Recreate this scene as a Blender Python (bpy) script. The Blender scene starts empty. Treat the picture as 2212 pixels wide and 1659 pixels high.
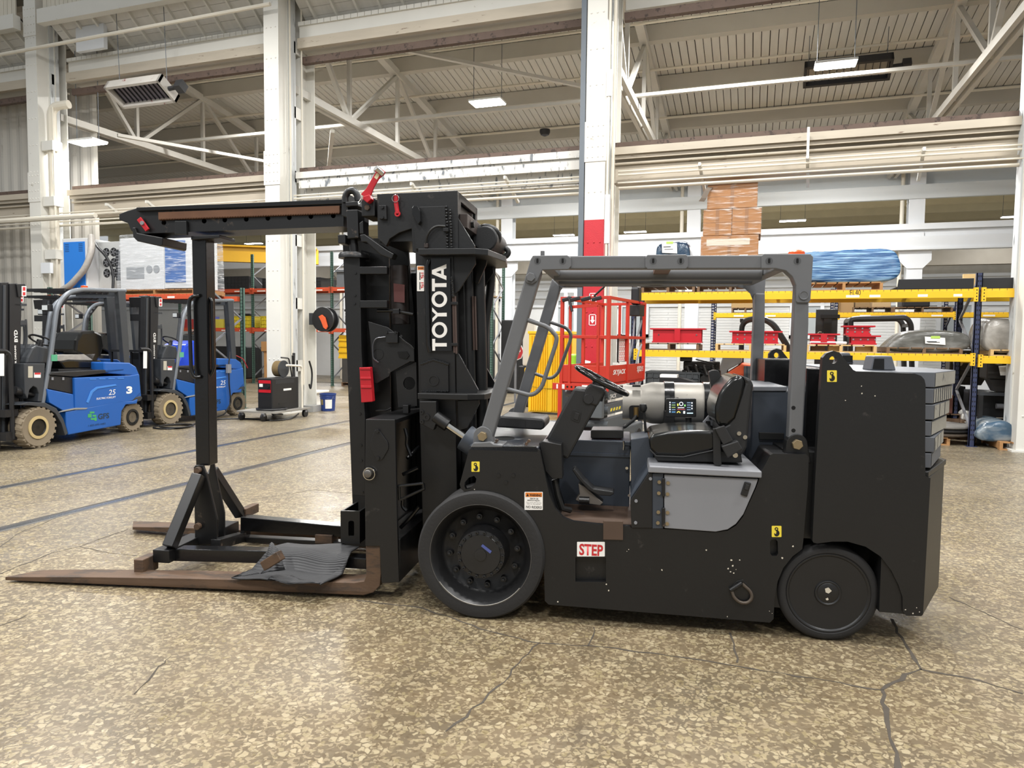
import bpy, bmesh, math, random
from mathutils import Vector, Matrix
from mathutils.geometry import tessellate_polygon
random.seed(7)
SC = bpy.context.scene
COL = SC.collection
# ---------------------------------------------------------------- camera
W, H, FPX, CH = 2212, 1659, 1534.0, 1.6
YAW, PIT, ROL = math.radians(18.7), math.radians(3.44), math.radians(0.6)
CF = Vector((-math.sin(YAW)*math.cos(PIT), math.cos(YAW)*math.cos(PIT), -math.sin(PIT)))
_r = Vector((math.cos(YAW), math.sin(YAW), 0)); _u = _r.cross(CF)
CR = _r*math.cos(ROL)+_u*math.sin(ROL); CU = -_r*math.sin(ROL)+_u*math.cos(ROL)
CP = Vector((0, 0, CH))
cd = bpy.data.cameras.new('camera'); cam = bpy.data.objects.new('camera', cd); COL.objects.link(cam)
cam.matrix_world = Matrix(((CR.x, CU.x, -CF.x, 0), (CR.y, CU.y, -CF.y, 0), (CR.z, CU.z, -CF.z, CH), (0, 0, 0, 1)))
cd.sensor_fit = 'HORIZONTAL'; cd.sensor_width = 36; cd.lens = 36*FPX/W; cd.clip_end = 300
SC.camera = cam
# ---------------------------------------------------------------- world, lights, exposure
SC.view_settings.view_transform = 'Standard'; SC.view_settings.look = 'None'
SC.view_settings.gamma = 1; SC.view_settings.use_curve_mapping = False
SC.view_settings.exposure = 0.35
wd = bpy.data.worlds.new('world'); SC.world = wd; wd.use_nodes = True
wd.node_tree.nodes['Background'].inputs[0].default_value = (0.93, 0.97, 1.0, 1)
wd.node_tree.nodes['Background'].inputs[1].default_value = 0.42
def area(name, loc, sx, sy, power, col=(1, 0.985, 0.96), tilt=0):
    l = bpy.data.lights.new(name, 'AREA'); l.shape = 'RECTANGLE'; l.size = sx; l.size_y = sy
    l.energy = power; l.color = col
    o = bpy.data.objects.new(name, l); COL.objects.link(o); o.location = loc; o.rotation_euler = (tilt, 0, 0)
    return o
# high-bay lamps of the aisle the camera stands in (rows above and behind the camera, outside the frame)
for X in (-11.5, -6.0, -0.5, 5.0):
    for Y in (-3.0, 3.4, 9.0):
        area('bay_lamp_light', (X, Y, 8.6), 1.2, 0.5, 330)
# ---------------------------------------------------------------- pixel rays on real planes
def ray(x, y): return CF*FPX+CR*(x-W/2)-CU*(y-H/2)
def ground(x, y, z=0.0):
    d = ray(x, y); return CP+d*((z-CH)/d.z)
def onY(x, y, Y):
    d = ray(x, y); return CP+d*(Y/d.y)
def onX(x, y, X):
    d = ray(x, y); return CP+d*(X/d.x)
class Fr:
    """a thing's own frame: a along its length, b away from the viewer's side, z up"""
    def __init__(s, ox, oy, deg=0.0, oz=0.0):
        s.O = Vector((ox, oy, oz)); t = math.radians(deg); s.t = t
        s.A = Vector((math.cos(t), math.sin(t), 0)); s.B = Vector((-math.sin(t), math.cos(t), 0))
    def p(s, x, y, b):
        d = ray(x, y); k = (s.O+s.B*b-CP).dot(s.B)/d.dot(s.B); q = CP+d*k-s.O
        return Vector((q.dot(s.A), b, q.z))
    def az(s, pts, b):
        r = []
        for x, y in pts:
            q = s.p(x, y, b); r.append((q.x, q.z))
        return r
    def atz(s, x, y, z):
        q = ground(x, y, z+s.O.z)-s.O; return Vector((q.dot(s.A), q.dot(s.B), z))
    def ata(s, x, y, a):
        d = ray(x, y); k = (s.O+s.A*a-CP).dot(s.A)/d.dot(s.A); q = CP+d*k-s.O
        return Vector((a, q.dot(s.B), q.z))
# ---------------------------------------------------------------- materials
def lin(h):
    if isinstance(h, str):
        h = h.lstrip('#'); h = [int(h[i:i+2], 16)/255 for i in (0, 2, 4)]
        return tuple(c/12.92 if c <= .04045 else ((c+.055)/1.055)**2.4 for c in h)
    return tuple(h)
MATS = {}
def mat(name, col, rough=.5, metal=0.0, var=.12, vs=3.0, bump=0.0, bs=40.0, wear=None, wamt=.62, ws=6.0, spec=.5, wrough=None, stretch=None):
    if name in MATS: return MATS[name]
    m = bpy.data.materials.new(name); m.use_nodes = True; nt = m.node_tree; N = nt.nodes; L = nt.links
    bs_ = N['Principled BSDF']; c = lin(col)
    bs_.inputs['Roughness'].default_value = rough; bs_.inputs['Metallic'].default_value = metal
    bs_.inputs['Specular IOR Level'].default_value = spec
    tc = N.new('ShaderNodeTexCoord'); co = tc.outputs['Object']
    if stretch:
        mp = N.new('ShaderNodeMapping'); mp.inputs['Scale'].default_value = stretch; L.new(co, mp.inputs[0]); co = mp.outputs[0]
    nz = N.new('ShaderNodeTexNoise'); nz.inputs['Scale'].default_value = vs; nz.inputs['Detail'].default_value = 5; L.new(co, nz.inputs['Vector'])
    mx = N.new('ShaderNodeMix'); mx.data_type = 'RGBA'
    mx.inputs['A'].default_value = (*[x*(1-var) for x in c], 1); mx.inputs['B'].default_value = (*[min(1, x*(1+var)) for x in c], 1)
    L.new(nz.outputs['Fac'], mx.inputs['Factor']); out = mx.outputs['Result']
    if wear is not None:
        w = N.new('ShaderNodeTexNoise'); w.inputs['Scale'].default_value = ws; w.inputs['Detail'].default_value = 8; w.inputs['Roughness'].default_value = .65
        L.new(co, w.inputs['Vector'])
        cr = N.new('ShaderNodeMapRange'); cr.inputs[1].default_value = wamt; cr.inputs[2].default_value = wamt+.07; L.new(w.outputs['Fac'], cr.inputs[0])
        m2 = N.new('ShaderNodeMix'); m2.data_type = 'RGBA'; L.new(cr.outputs[0], m2.inputs['Factor']); L.new(out, m2.inputs['A'])
        m2.inputs['B'].default_value = (*lin(wear), 1); out = m2.outputs['Result']
        if wrough is not None:
            mr = N.new('ShaderNodeMapRange'); mr.inputs[3].default_value = rough; mr.inputs[4].default_value = wrough
            L.new(cr.outputs[0], mr.inputs[0]); L.new(mr.outputs[0], bs_.inputs['Roughness'])
    L.new(out, bs_.inputs['Base Color'])
    if bump:
        b2 = N.new('ShaderNodeTexNoise'); b2.inputs['Scale'].default_value = bs; b2.inputs['Detail'].default_value = 3; L.new(co, b2.inputs['Vector'])
        bp = N.new('ShaderNodeBump'); bp.inputs['Strength'].default_value = bump; bp.inputs['Distance'].default_value = .01
        L.new(b2.outputs['Fac'], bp.inputs['Height']); L.new(bp.outputs[0], bs_.inputs['Normal'])
    MATS[name] = m; return m
def glow(name, col, s):
    if name in MATS: return MATS[name]
    m = bpy.data.materials.new(name); m.use_nodes = True; b = m.node_tree.nodes['Principled BSDF']
    b.inputs['Base Color'].default_value = (*lin(col), 1); b.inputs['Emission Color'].default_value = (*lin(col), 1); b.inputs['Emission Strength'].default_value = s
    MATS[name] = m; return m
def film(name, col, alpha=.35, rough=.12, bs=14, stretch=(1, 1, 5), strength=.9, streak=(1, 1, 1)):
    """crinkled stretch-wrap: clear plastic with white creases"""
    if name in MATS: return MATS[name]
    m = bpy.data.materials.new(name); m.use_nodes = True; nt = m.node_tree; N = nt.nodes; L = nt.links; b = N['Principled BSDF']
    tc = N.new('ShaderNodeTexCoord'); mp = N.new('ShaderNodeMapping'); mp.inputs['Scale'].default_value = stretch; L.new(tc.outputs['Object'], mp.inputs[0])
    nz = N.new('ShaderNodeTexNoise'); nz.inputs['Scale'].default_value = bs; nz.inputs['Detail'].default_value = 6; nz.inputs['Distortion'].default_value = .6; L.new(mp.outputs[0], nz.inputs['Vector'])
    r = N.new('ShaderNodeMapRange'); r.inputs[1].default_value = .5; r.inputs[2].default_value = .72; r.inputs[3].default_value = alpha; r.inputs[4].default_value = min(1, alpha+.45); L.new(nz.outputs['Fac'], r.inputs[0])
    mx = N.new('ShaderNodeMix'); mx.data_type = 'RGBA'; mx.inputs['A'].default_value = (*lin(col), 1); mx.inputs['B'].default_value = (*streak, 1)
    r2 = N.new('ShaderNodeMapRange'); r2.inputs[1].default_value = .5; r2.inputs[2].default_value = .74; L.new(nz.outputs['Fac'], r2.inputs[0]); L.new(r2.outputs[0], mx.inputs['Factor'])
    L.new(mx.outputs['Result'], b.inputs['Base Color']); L.new(r.outputs[0], b.inputs['Alpha']); b.inputs['Roughness'].default_value = rough
    bp = N.new('ShaderNodeBump'); bp.inputs['Strength'].default_value = strength; bp.inputs['Distance'].default_value = .03; L.new(nz.outputs['Fac'], bp.inputs['Height']); L.new(bp.outputs[0], b.inputs['Normal'])
    MATS[name] = m; return m
# ---------------------------------------------------------------- mesh building
def rnd(pts, r, n=4, closed=True):
    """round the corners of a polyline (2-D or 3-D)"""
    P = [Vector(p) for p in pts]; out = []; N = len(P)
    for i, p in enumerate(P):
        if not closed and i in (0, N-1): out.append(p); continue
        a, c = P[i-1], P[(i+1) % N]; u, v = a-p, c-p
        rr = min(r, u.length*.48, v.length*.48)
        if rr < 1e-5: out.append(p); continue
        s, e = p+u.normalized()*rr, p+v.normalized()*rr
        for k in range(n+1):
            t = k/n; out.append(s*(1-t)**2+p*2*t*(1-t)+e*t*t)
    return [tuple(q) for q in out]
class MB:
    def __init__(s): s.v = []; s.f = []
    def add(s, v, f):
        o = len(s.v); s.v += [tuple(q) for q in v]; s.f += [tuple(i+o for i in q) for q in f]; return s
    def box(s, a, b, z):
        (x0, x1), (y0, y1), (z0, z1) = a, b, z
        return s.add([(x0, y0, z0), (x1, y0, z0), (x1, y1, z0), (x0, y1, z0), (x0, y0, z1), (x1, y0, z1), (x1, y1, z1), (x0, y1, z1)],
                     [(0, 3, 2, 1), (4, 5, 6, 7), (0, 1, 5, 4), (1, 2, 6, 5), (2, 3, 7, 6), (3, 0, 4, 7)])
    def bar(s, p, q, w, h, up=(0, 0, 1)):
        """a bar of section w x h from p to q"""
        p, q = Vector(p), Vector(q); d = (q-p).normalized(); u = Vector(up)
        if abs(d.dot(u)) > .98: u = Vector((0, 1, 0))
        x = d.cross(u).normalized(); y = x.cross(d)
        v = []
        for c in (p, q):
            for i, j in ((-1, -1), (1, -1), (1, 1), (-1, 1)): v.append(c+x*(w/2*i)+y*(h/2*j))
        return s.add(v, [(3, 2, 1, 0), (4, 5, 6, 7), (0, 1, 5, 4), (1, 2, 6, 5), (2, 3, 7, 6), (3, 0, 4, 7)])
    def prism(s, poly, d0, d1, plane='az', holes=()):
        """extrude a 2-D outline: az along b, ab along z, bz along a"""
        def at(u, d):
            if plane == 'az': return (u[0], d, u[1])
            if plane == 'ab': return (u[0], u[1], d)
            return (d, u[0], u[1])
        loops = [list(poly)]+[list(h) for h in holes]; v = []; f = []
        for lp in loops:
            o = len(v); n = len(lp)
            v += [at(u, d0) for u in lp]+[at(u, d1) for u in lp]
            f += [(o+i, o+(i+1) % n, o+n+(i+1) % n, o+n+i) for i in range(n)]
        n = len(loops[0])
        if not holes:
            f += [tuple(range(n))[::-1], tuple(range(n, 2*n))]
        else:
            flat = []; o = 0
            for lp in loops:
                flat += [o+i for i in range(len(lp))]; o += 2*len(lp)
            nl = []
            for lp in loops: nl += [len(lp)]*len(lp)
            for t in tessellate_polygon([[Vector((u[0], u[1], 0)) for u in lp] for lp in loops]):
                f.append(tuple(flat[i] for i in t)); f.append(tuple(flat[i]+nl[i] for i in t[::-1]))
        return s.add(v, f)
    def tube(s, pts, r, n=8, cap=True):
        P = [Vector(p) for p in pts]; v = []; f = []; m = len(P)
        t0 = (P[1]-P[0]).normalized(); x = t0.orthogonal().normalized()
        for i, p in enumerate(P):
            t = (P[min(i+1, m-1)]-P[max(i-1, 0)]).normalized()
            x = (x-t*x.dot(t)).normalized(); y = t.cross(x)
            rr = r[i] if isinstance(r, (list, tuple)) else r
            for k in range(n):
                a = 2*math.pi*k/n; v.append(p+x*(rr*math.cos(a))+y*(rr*math.sin(a)))
        for i in range(m-1):
            for k in range(n):
                f.append((i*n+k, i*n+(k+1) % n, (i+1)*n+(k+1) % n, (i+1)*n+k))
        if cap: f += [tuple(range(n))[::-1], tuple(range((m-1)*n, m*n))]
        return s.add(v, f)
    def cyl(s, c, r, l, axis='b', n=20, r2=None):
        c = Vector(c); d = {'a': Vector((1, 0, 0)), 'b': Vector((0, 1, 0)), 'z': Vector((0, 0, 1))}[axis] if isinstance(axis, str) else Vector(axis).normalized()
        return s.tube([c, c+d*l], [r, r2 if r2 is not None else r], n)
    def lathe(s, c, prof, axis='b', n=40, closed=False, cap0=True):
        """profile of (radius, offset) around an axis through c"""
        c = Vector(c)
        D, X, Y = {'b': ((0, 1, 0), (1, 0, 0), (0, 0, 1)), 'a': ((1, 0, 0), (0, 1, 0), (0, 0, 1)), 'z': ((0, 0, 1), (1, 0, 0), (0, 1, 0))}[axis] if isinstance(axis, str) else axis
        D, X, Y = Vector(D), Vector(X), Vector(Y); v = []; f = []; m = len(prof)
        for r, o in prof:
            for k in range(n):
                a = 2*math.pi*k/n; v.append(c+D*o+X*(r*math.cos(a))+Y*(r*math.sin(a)))
        for i in range(m-1 if not closed else m):
            j = (i+1) % m
            for k in range(n): f.append((i*n+k, i*n+(k+1) % n, j*n+(k+1) % n, j*n+k))
        if not closed: f += ([tuple(range(n))[::-1]] if cap0 else [])+[tuple(range((m-1)*n, m*n))]
        return s.add(v, f)
    def torus(s, c, R, r, D, X, n=36, k=10):
        D, X = Vector(D).normalized(), Vector(X).normalized(); Y = D.cross(X)
        return s.lathe(c, [(R+r*math.cos(2*math.pi*i/k), r*math.sin(2*math.pi*i/k)) for i in range(k)], (D, X, Y), n, True)
    def build(s, name, m, parent=None, bevel=0, smooth=False, seg=2, loc=None):
        me = bpy.data.meshes.new(name); bm = bmesh.new(); vs = [bm.verts.new(q) for q in s.v]
        for q in s.f:
            if len(set(q)) < 3: continue
            try: bm.faces.new([vs[i] for i in q])
            except ValueError: pass
        bmesh.ops.recalc_face_normals(bm, faces=bm.faces)
        if smooth:
            for q in bm.faces: q.smooth = True
            for e in bm.edges:
                if len(e.link_faces) == 2 and e.calc_face_angle(0) > math.radians(38): e.smooth = False
        bm.to_mesh(me); bm.free()
        if m: me.materials.append(m)
        o = bpy.data.objects.new(name, me); COL.objects.link(o)
        if parent: o.parent = parent
        if loc is not None: o.location = loc
        if bevel:
            b = o.modifiers.new('bevel', 'BEVEL'); b.width = bevel; b.segments = seg; b.limit_method = 'ANGLE'; b.angle_limit = math.radians(35); b.harden_normals = False
        return o
def tag(o, label=None, cat=None, group=None, kind=None):
    if label: o['label'] = label
    if cat: o['category'] = cat
    if group: o['group'] = group
    if kind: o['kind'] = kind
    return o
def root(name, fr, label, cat, group=None):
    o = bpy.data.objects.new(name, None); COL.objects.link(o); o.location = fr.O; o.rotation_euler = (0, 0, fr.t)
    o.empty_display_size = .1
    return tag(o, label, cat, group)
def struct(o): o['kind'] = 'structure'; return o
def kids(o): return [c for c in bpy.data.objects if c.parent == o]
def copy_tree(o, loc=None, label=None, parent=None, skip=()):
    ch = {}
    for c in bpy.data.objects:
        if c.parent: ch.setdefault(c.parent, []).append(c)
    def rec(q, par):
        c = q.copy(); COL.objects.link(c)
        if par is not None: c.parent = par
        for k in ch.get(q, []):
            if k.name.split('.')[0] not in skip: rec(k, c)
        return c
    c = rec(o, parent)
    if loc is not None: c.location = loc
    if label: c['label'] = label
    return c
def text(s, m, parent, org, xd, yd, w=None, h=None, name='lettering', bold=.0, ext=.0006, align='LEFT', shear=0):
    """flat raised lettering, its lower left at org, fitted to w x h"""
    cu = bpy.data.curves.new(name, 'FONT'); cu.body = s; cu.size = 1; cu.extrude = 0; cu.offset = bold; cu.align_x = 'LEFT'; cu.resolution_u = 3; cu.shear = shear
    o = bpy.data.objects.new(name, cu); COL.objects.link(o); dg = bpy.context.evaluated_depsgraph_get()
    me = bpy.data.meshes.new_from_object(o.evaluated_get(dg)); bpy.data.objects.remove(o); bpy.data.curves.remove(cu)
    xs = [v.co.x for v in me.vertices]; ys = [v.co.y for v in me.vertices]
    x0, x1, y0, y1 = min(xs), max(xs), min(ys), max(ys)
    sx = (w/(x1-x0)) if w else None; sy = (h/(y1-y0)) if h else None
    sx = sx or sy; sy = sy or sx
    org, xd, yd = Vector(org), Vector(xd), Vector(yd); nd = xd.cross(yd)
    for v in me.vertices:
        v.co = org+xd*((v.co.x-x0)*sx)+yd*((v.co.y-y0)*sy)+nd*ext
    me.materials.clear(); me.materials.append(m); me.name = name
    o = bpy.data.objects.new(name, me); COL.objects.link(o)
    if parent: o.parent = parent
    return o
SX, SY = (1, 0, 0), (0, 0, 1)          # lettering on a thing's viewer side
def ellipse(cx, cy, rx, ry, n=20): return [(cx+rx*math.cos(2*math.pi*i/n), cy+ry*math.sin(2*math.pi*i/n)) for i in range(n)]
# ================================================================ the setting
def floor_mat():
    m = bpy.data.materials.new('worn_aggregate_concrete'); m.use_nodes = True; nt = m.node_tree; N = nt.nodes; L = nt.links; B = N['Principled BSDF']
    g = N.new('ShaderNodeNewGeometry'); P = g.outputs['Position']
    def noise(s, d=4, r=.55, dist=0):
        n = N.new('ShaderNodeTexNoise'); n.inputs['Scale'].default_value = s; n.inputs['Detail'].default_value = d; n.inputs['Roughness'].default_value = r; n.inputs['Distortion'].default_value = dist
        L.new(P, n.inputs['Vector']); return n.outputs['Fac']
    def rng(v, a, b, c=0., d=1.):
        n = N.new('ShaderNodeMapRange'); n.inputs[1].default_value = a; n.inputs[2].default_value = b; n.inputs[3].default_value = c; n.inputs[4].default_value = d; L.new(v, n.inputs[0]); return n.outputs[0]
    def mix(f, a, b):
        n = N.new('ShaderNodeMix'); n.data_type = 'RGBA'
        for s, v in (('A', a), ('B', b)):
            if isinstance(v, str): n.inputs[s].default_value = (*lin(v), 1)
            else: L.new(v, n.inputs[s])
        if isinstance(f, float): n.inputs['Factor'].default_value = f
        else: L.new(f, n.inputs['Factor'])
        return n.outputs['Result']
    def mul(a, b):
        n = N.new('ShaderNodeMath'); n.operation = 'MULTIPLY'; L.new(a, n.inputs[0])
        if isinstance(b, float): n.inputs[1].default_value = b
        else: L.new(b, n.inputs[1])
        return n.outputs[0]
    wob = N.new('ShaderNodeTexNoise'); wob.inputs['Scale'].default_value = 25; L.new(P, wob.inputs['Vector'])
    ad = N.new('ShaderNodeVectorMath'); ad.operation = 'MULTIPLY_ADD'; ad.inputs[1].default_value = (.03, .03, 0); L.new(wob.outputs['Color'], ad.inputs[0]); L.new(P, ad.inputs[2])
    def vor(s, feat='F1'):
        v = N.new('ShaderNodeTexVoronoi'); v.inputs['Scale'].default_value = s; v.feature = feat; L.new(ad.outputs[0], v.inputs['Vector']); return v
    v1 = vor(34); e1 = vor(34, 'DISTANCE_TO_EDGE'); sep = N.new('ShaderNodeSeparateColor'); L.new(v1.outputs['Color'], sep.inputs[0])
    v2 = vor(75); sp2 = N.new('ShaderNodeSeparateColor'); L.new(v2.outputs['Color'], sp2.inputs[0])
    big = noise(.55, 5, .6); med = noise(2.6, 6, .62, .5)
    base = mix(rng(med, .35, .68), '#5f5340', '#72634c')
    base = mix(mul(rng(big, .45, .6), .55), base, '#5f5645')
    # grey lane of the floor track; base colour also turns greyer further back
    sx = N.new('ShaderNodeSeparateXYZ'); L.new(P, sx.inputs[0])
    lane = mul(rng(sx.outputs[0], -8.7, -8.2), rng(sx.outputs[0], -4.95, -4.75, 1., 0.)); far = rng(sx.outputs[1], 3.6, 8.0)
    mx_ = N.new('ShaderNodeMath'); mx_.operation = 'MAXIMUM'; L.new(mul(lane, .55), mx_.inputs[0]); L.new(mul(far, .6), mx_.inputs[1])
    base = mix(mx_.outputs[0], base, '#67625a')
    # stones
    st = mul(rng(sep.outputs[0], .52, .6), rng(e1.outputs['Distance'], .05, .13))
    tone = mix(sep.outputs[1], '#857858', '#b0a386')
    base = mix(mul(st, .75), base, tone)
    sm = mul(rng(sp2.outputs[0], .68, .74), .55); base = mix(sm, base, '#9c8d70')
    dk = mul(rng(sp2.outputs[1], .84, .88), .45); base = mix(dk, base, '#55452f')
    # stains, scuffs and splashes
    s1 = mul(rng(noise(1.1, 8, .66, .8), .6, .74), .6); base = mix(s1, base, '#463b2d')
    s2 = mul(rng(noise(6.5, 5, .6, .6), .69, .75), .55); base = mix(s2, base, '#433d37')
    s3 = mul(rng(noise(3.3, 6, .7, 1.0), .70, .735), .6); base = mix(s3, base, '#b3ab9a')
    L.new(base, B.inputs['Base Color'])
    r = N.new('ShaderNodeMath'); r.operation = 'ADD'; L.new(rng(noise(1.4, 6, .6, .4), .3, .7, .27, .5), r.inputs[0]); L.new(mul(st, -.06), r.inputs[1]); L.new(r.outputs[0], B.inputs['Roughness'])
    bp = N.new('ShaderNodeBump'); bp.inputs['Strength'].default_value = .22; bp.inputs['Distance'].default_value = .006
    L.new(mix(.35, noise(60, 4), e1.outputs['Distance']), bp.inputs['Height']); L.new(bp.outputs[0], B.inputs['Normal'])
    B.inputs['Specular IOR Level'].default_value = .5
    return m
WHITE = mat('white_steel_paint', '#d6d4cc', .55, var=.06, vs=2, bump=.06, bs=90, wear='#a39c8c', wamt=.66, ws=7)
WHITE2 = mat('cool_white_paint', '#dcdfe2', .5, var=.04, vs=2)
DIRTY = mat('stained_white_paint', '#b5ab9a', .6, var=.16, vs=3, bump=.1, wear='#6b5545', wamt=.63, ws=5, stretch=(.5, 1, 2.5))
PEEL = mat('peeling_white_paint', '#d2cfc8', .6, var=.1, vs=3, wear='#6a6f74', wamt=.56, ws=9, stretch=(1, 1, .35))
RUSTB = mat('rusty_brown_steel', '#5b4a40', .7, var=.25, vs=6, wear='#3a2d26', wamt=.55, ws=9)
GREYST = mat('grey_primer_steel', '#5d646b', .45, var=.1)
PIPEW = mat('cream_pipe_paint', '#d6cfbf', .5, var=.08)
ROOFM = mat('whitewashed_plank', '#d3d1cb', .75, var=.1, vs=2.2, bump=.12, bs=25, wear='#a89e8f', wamt=.66, ws=3, stretch=(5, .6, 1))
ROOFF = mat('yellowed_plank', '#cfc6a8', .75, var=.1, vs=2)
PURL = mat('greyed_timber_paint', '#b9b5ab', .7, var=.08, vs=2)
TRUS = mat('truss_grey_white_paint', '#c4c1b9', .6, var=.1, vs=2)
# floor
b = MB(); b.box((-45, 24), (-9, 46), (-.3, 0)); FLOOR = struct(b.build('floor', floor_mat()))
DARKJ = mat('crack_dirt', '#453e35', .85, var=.3, vs=20)
def crack(px, w, seed):
    rr = random.Random(seed); P = [ground(x, y) for x, y in px]; Q = [P[0]]
    for i in range(len(P)-1):
        n = max(3, int((P[i+1]-P[i]).length/.06))
        for k in range(1, n+1):
            q = P[i].lerp(P[i+1], k/n); q += Vector((rr.uniform(-1, 1), rr.uniform(-1, 1), 0))*.010; Q.append(q)
    v = []; f = []
    for i, q in enumerate(Q):
        t = (Q[min(i+1, len(Q)-1)]-Q[max(i-1, 0)]).normalized(); nrm = Vector((-t.y, t.x, 0)); ww = w*rr.uniform(.35, 1.25)
        v += [q+nrm*ww+Vector((0, 0, .0012)), q-nrm*ww+Vector((0, 0, .0012))]
        if i: j = 2*i; f.append((j-2, j-1, j+1, j))
    m = MB(); m.add(v, f); m.build('crack', DARKJ, FLOOR)
for i, (px, w) in enumerate([([(770, 1297), (905, 1312), (1000, 1345), (1075, 1370), (1165, 1389), (1300, 1398), (1500, 1424), (1690, 1455), (1905, 1492)], .007),
        ([(1165, 1389), (1128, 1422), (1090, 1470), (1022, 1532), (968, 1580)], .006), ([(1905, 1490), (1915, 1560), (1926, 1610), (1945, 1659)], .012),
        ([(1905, 1490), (1985, 1445), (1968, 1412), (1938, 1365), (1925, 1338)], .010), ([(1985, 1445), (2080, 1462), (2212, 1498)], .008),
        ([(1270, 1396), (1286, 1355)], .004), ([(1592, 1432), (1590, 1405), (1578, 1368)], .006), ([(0, 1182), (45, 1150), (120, 1120)], .005),
        ([(0, 1240), (110, 1196), (172, 1181), (280, 1142)], .006), ([(172, 1181), (240, 1195), (300, 1200)], .005), ([(540, 1080), (680, 1058), (757, 1066)], .005),
        ([(290, 1500), (345, 1440), (370, 1420)], .004), ([(0, 1352), (60, 1330)], .005), ([(2040, 1010), (2212, 1023)], .006), ([(2050, 1290), (2140, 1330), (2212, 1362)], .005)]):
    crack(px, w, i)
# sunken track: two rails flush with the floor, a dark groove beside each
RAILM = mat('worn_rail_steel', '#85888c', .25, .85, var=.25, vs=5, stretch=(1, .15, 1)); GROOVE = mat('groove_dirt', '#3c3936', .8)
for i, X in enumerate((-7.48, -5.855)):
    b = MB(); b.box((X-.035, X+.035), (-6, 40), (-.02, .003)); o = struct(b.build('trim_%d' % (i+1), RAILM))
    b = MB(); b.box((X-.085, X-.035), (-6, 40), (-.02, .0012)); b.build('groove', GROOVE, o)
    b = MB(); b.box((X+.035, X+.07), (-6, 40), (-.02, .0016)); b.build('guard_bar', mat('dull_rail_steel', '#6d6c6a', .45, .6, var=.3, vs=6), o)
# ---------------------------------------------------------------- roof over the aisle behind the columns
def roofz(Y): return 12.3-.16*Y
b = MB(); b.box((-24, 14), (12.7, 40), (11, 11.1)); CEIL = struct(b.build('ceiling', ROOFM))
pl = None; X = -42; k = 0
while X < 12.5:
    w = .2
    if pl is None:
        b = MB(); Y0, Y1 = 12.9, 25.7
        b.add([(0, Y0, roofz(Y0)), (w-.018, Y0, roofz(Y0)), (w-.018, Y1, roofz(Y1)), (0, Y1, roofz(Y1)), (0, Y0, roofz(Y0)+.03), (w-.018, Y0, roofz(Y0)+.03), (w-.018, Y1, roofz(Y1)+.03), (0, Y1, roofz(Y1)+.03)],
              [(0, 3, 2, 1), (4, 5, 6, 7), (0, 1, 5, 4), (1, 2, 6, 5), (2, 3, 7, 6), (3, 0, 4, 7)])
        pl = b.build('plank', ROOFM, CEIL, loc=(X, 0, 0))
    else:
        o = pl.copy(); COL.objects.link(o); pl_ = o
        o.location = (X, 0, random.choice((0, 0, .004, -.004)))
    X += w*random.choice((1, 1, 1, 1.02)); k += 1
b = MB(); b.box((-44, 14), (12.7, 25.8), (0, .04))
b.v = [(x, y, roofz(y)+.05+z) for x, y, z in b.v]; b.build('roof_backing', mat('dark_roof_gap', '#3b352d', .9), CEIL)
for i in range(6):
    Y = 13.35+i*2.4; b = MB(); b.box((-44, 14), (Y-.12, Y+.12), (roofz(Y)-.4, roofz(Y)-.01)); b.build('purlin', PURL, CEIL)
for i, (Y, z) in enumerate([(16.9, 8.95), (16.4, 7.12), (19.0, 8.65), (21.2, 7.12), (21.6, 8.2), (24.0, 7.12)]):
    b = MB(); b.box((-30, 14), (Y-.05, Y+.05), (z, z+.07)) if i % 2 else b.tube([(-30, Y, z), (14, Y, z)], .035)
    tag(b.build('overhead_pipe', TRUS if i % 2 else PIPEW), ['slim painted pipe high under the plank roof, nearest the columns', 'flat steel tie running under the plank roof, second from the columns', 'slim painted pipe under the middle of the plank roof', 'flat steel tie under the middle of the plank roof', 'slim painted pipe low under the plank roof toward the rear', 'flat steel tie low along the rear edge of the plank roof'][i], 'pipe' if i % 2 == 0 else 'tie')
# trusses across the aisle, one on every column line
def truss(X, label):
    r = root('roof_truss', Fr(X, 13.2), label, 'truss', 'trusses under the plank roof')
    zb = 6.95; n = 5; ys = [0, 2.4, 4.9, 7.4, 9.9, 12.2]
    def top(y): return roofz(13.2+y)-.45
    b = MB(); b.bar((-.09, 0, zb), (-.09, 12.3, zb), .09, .16); b.bar((.09, 0, zb), (.09, 12.3, zb), .09, .16); b.build('bottom_chord', TRUS, r)
    b = MB(); b.bar((0, 0, top(0)), (0, 12.3, top(12.3)), .2, .18); b.build('top_chord', TRUS, r)
    for i in range(len(ys)):
        b = MB(); b.bar((0, ys[i], zb), (0, ys[i], top(ys[i])), .09, .09); b.build('post', TRUS, r)
        if i: b = MB(); b.bar((0, ys[i-1], top(ys[i-1]) if i % 2 else zb), (0, ys[i], zb if i % 2 else top(ys[i])), .10, .09); b.build('diagonal', TRUS, r)
for X, s in ((-16.3, 'leftmost grey truss under the plank roof, above the blue forklifts'), (-9.58, 'grey truss under the plank roof left of the hanging middle lamp'), (-2.75, 'grey truss just right of the red-based column'), (4.0, 'rightmost grey truss at the upper right corner')): truss(X, s)
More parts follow.
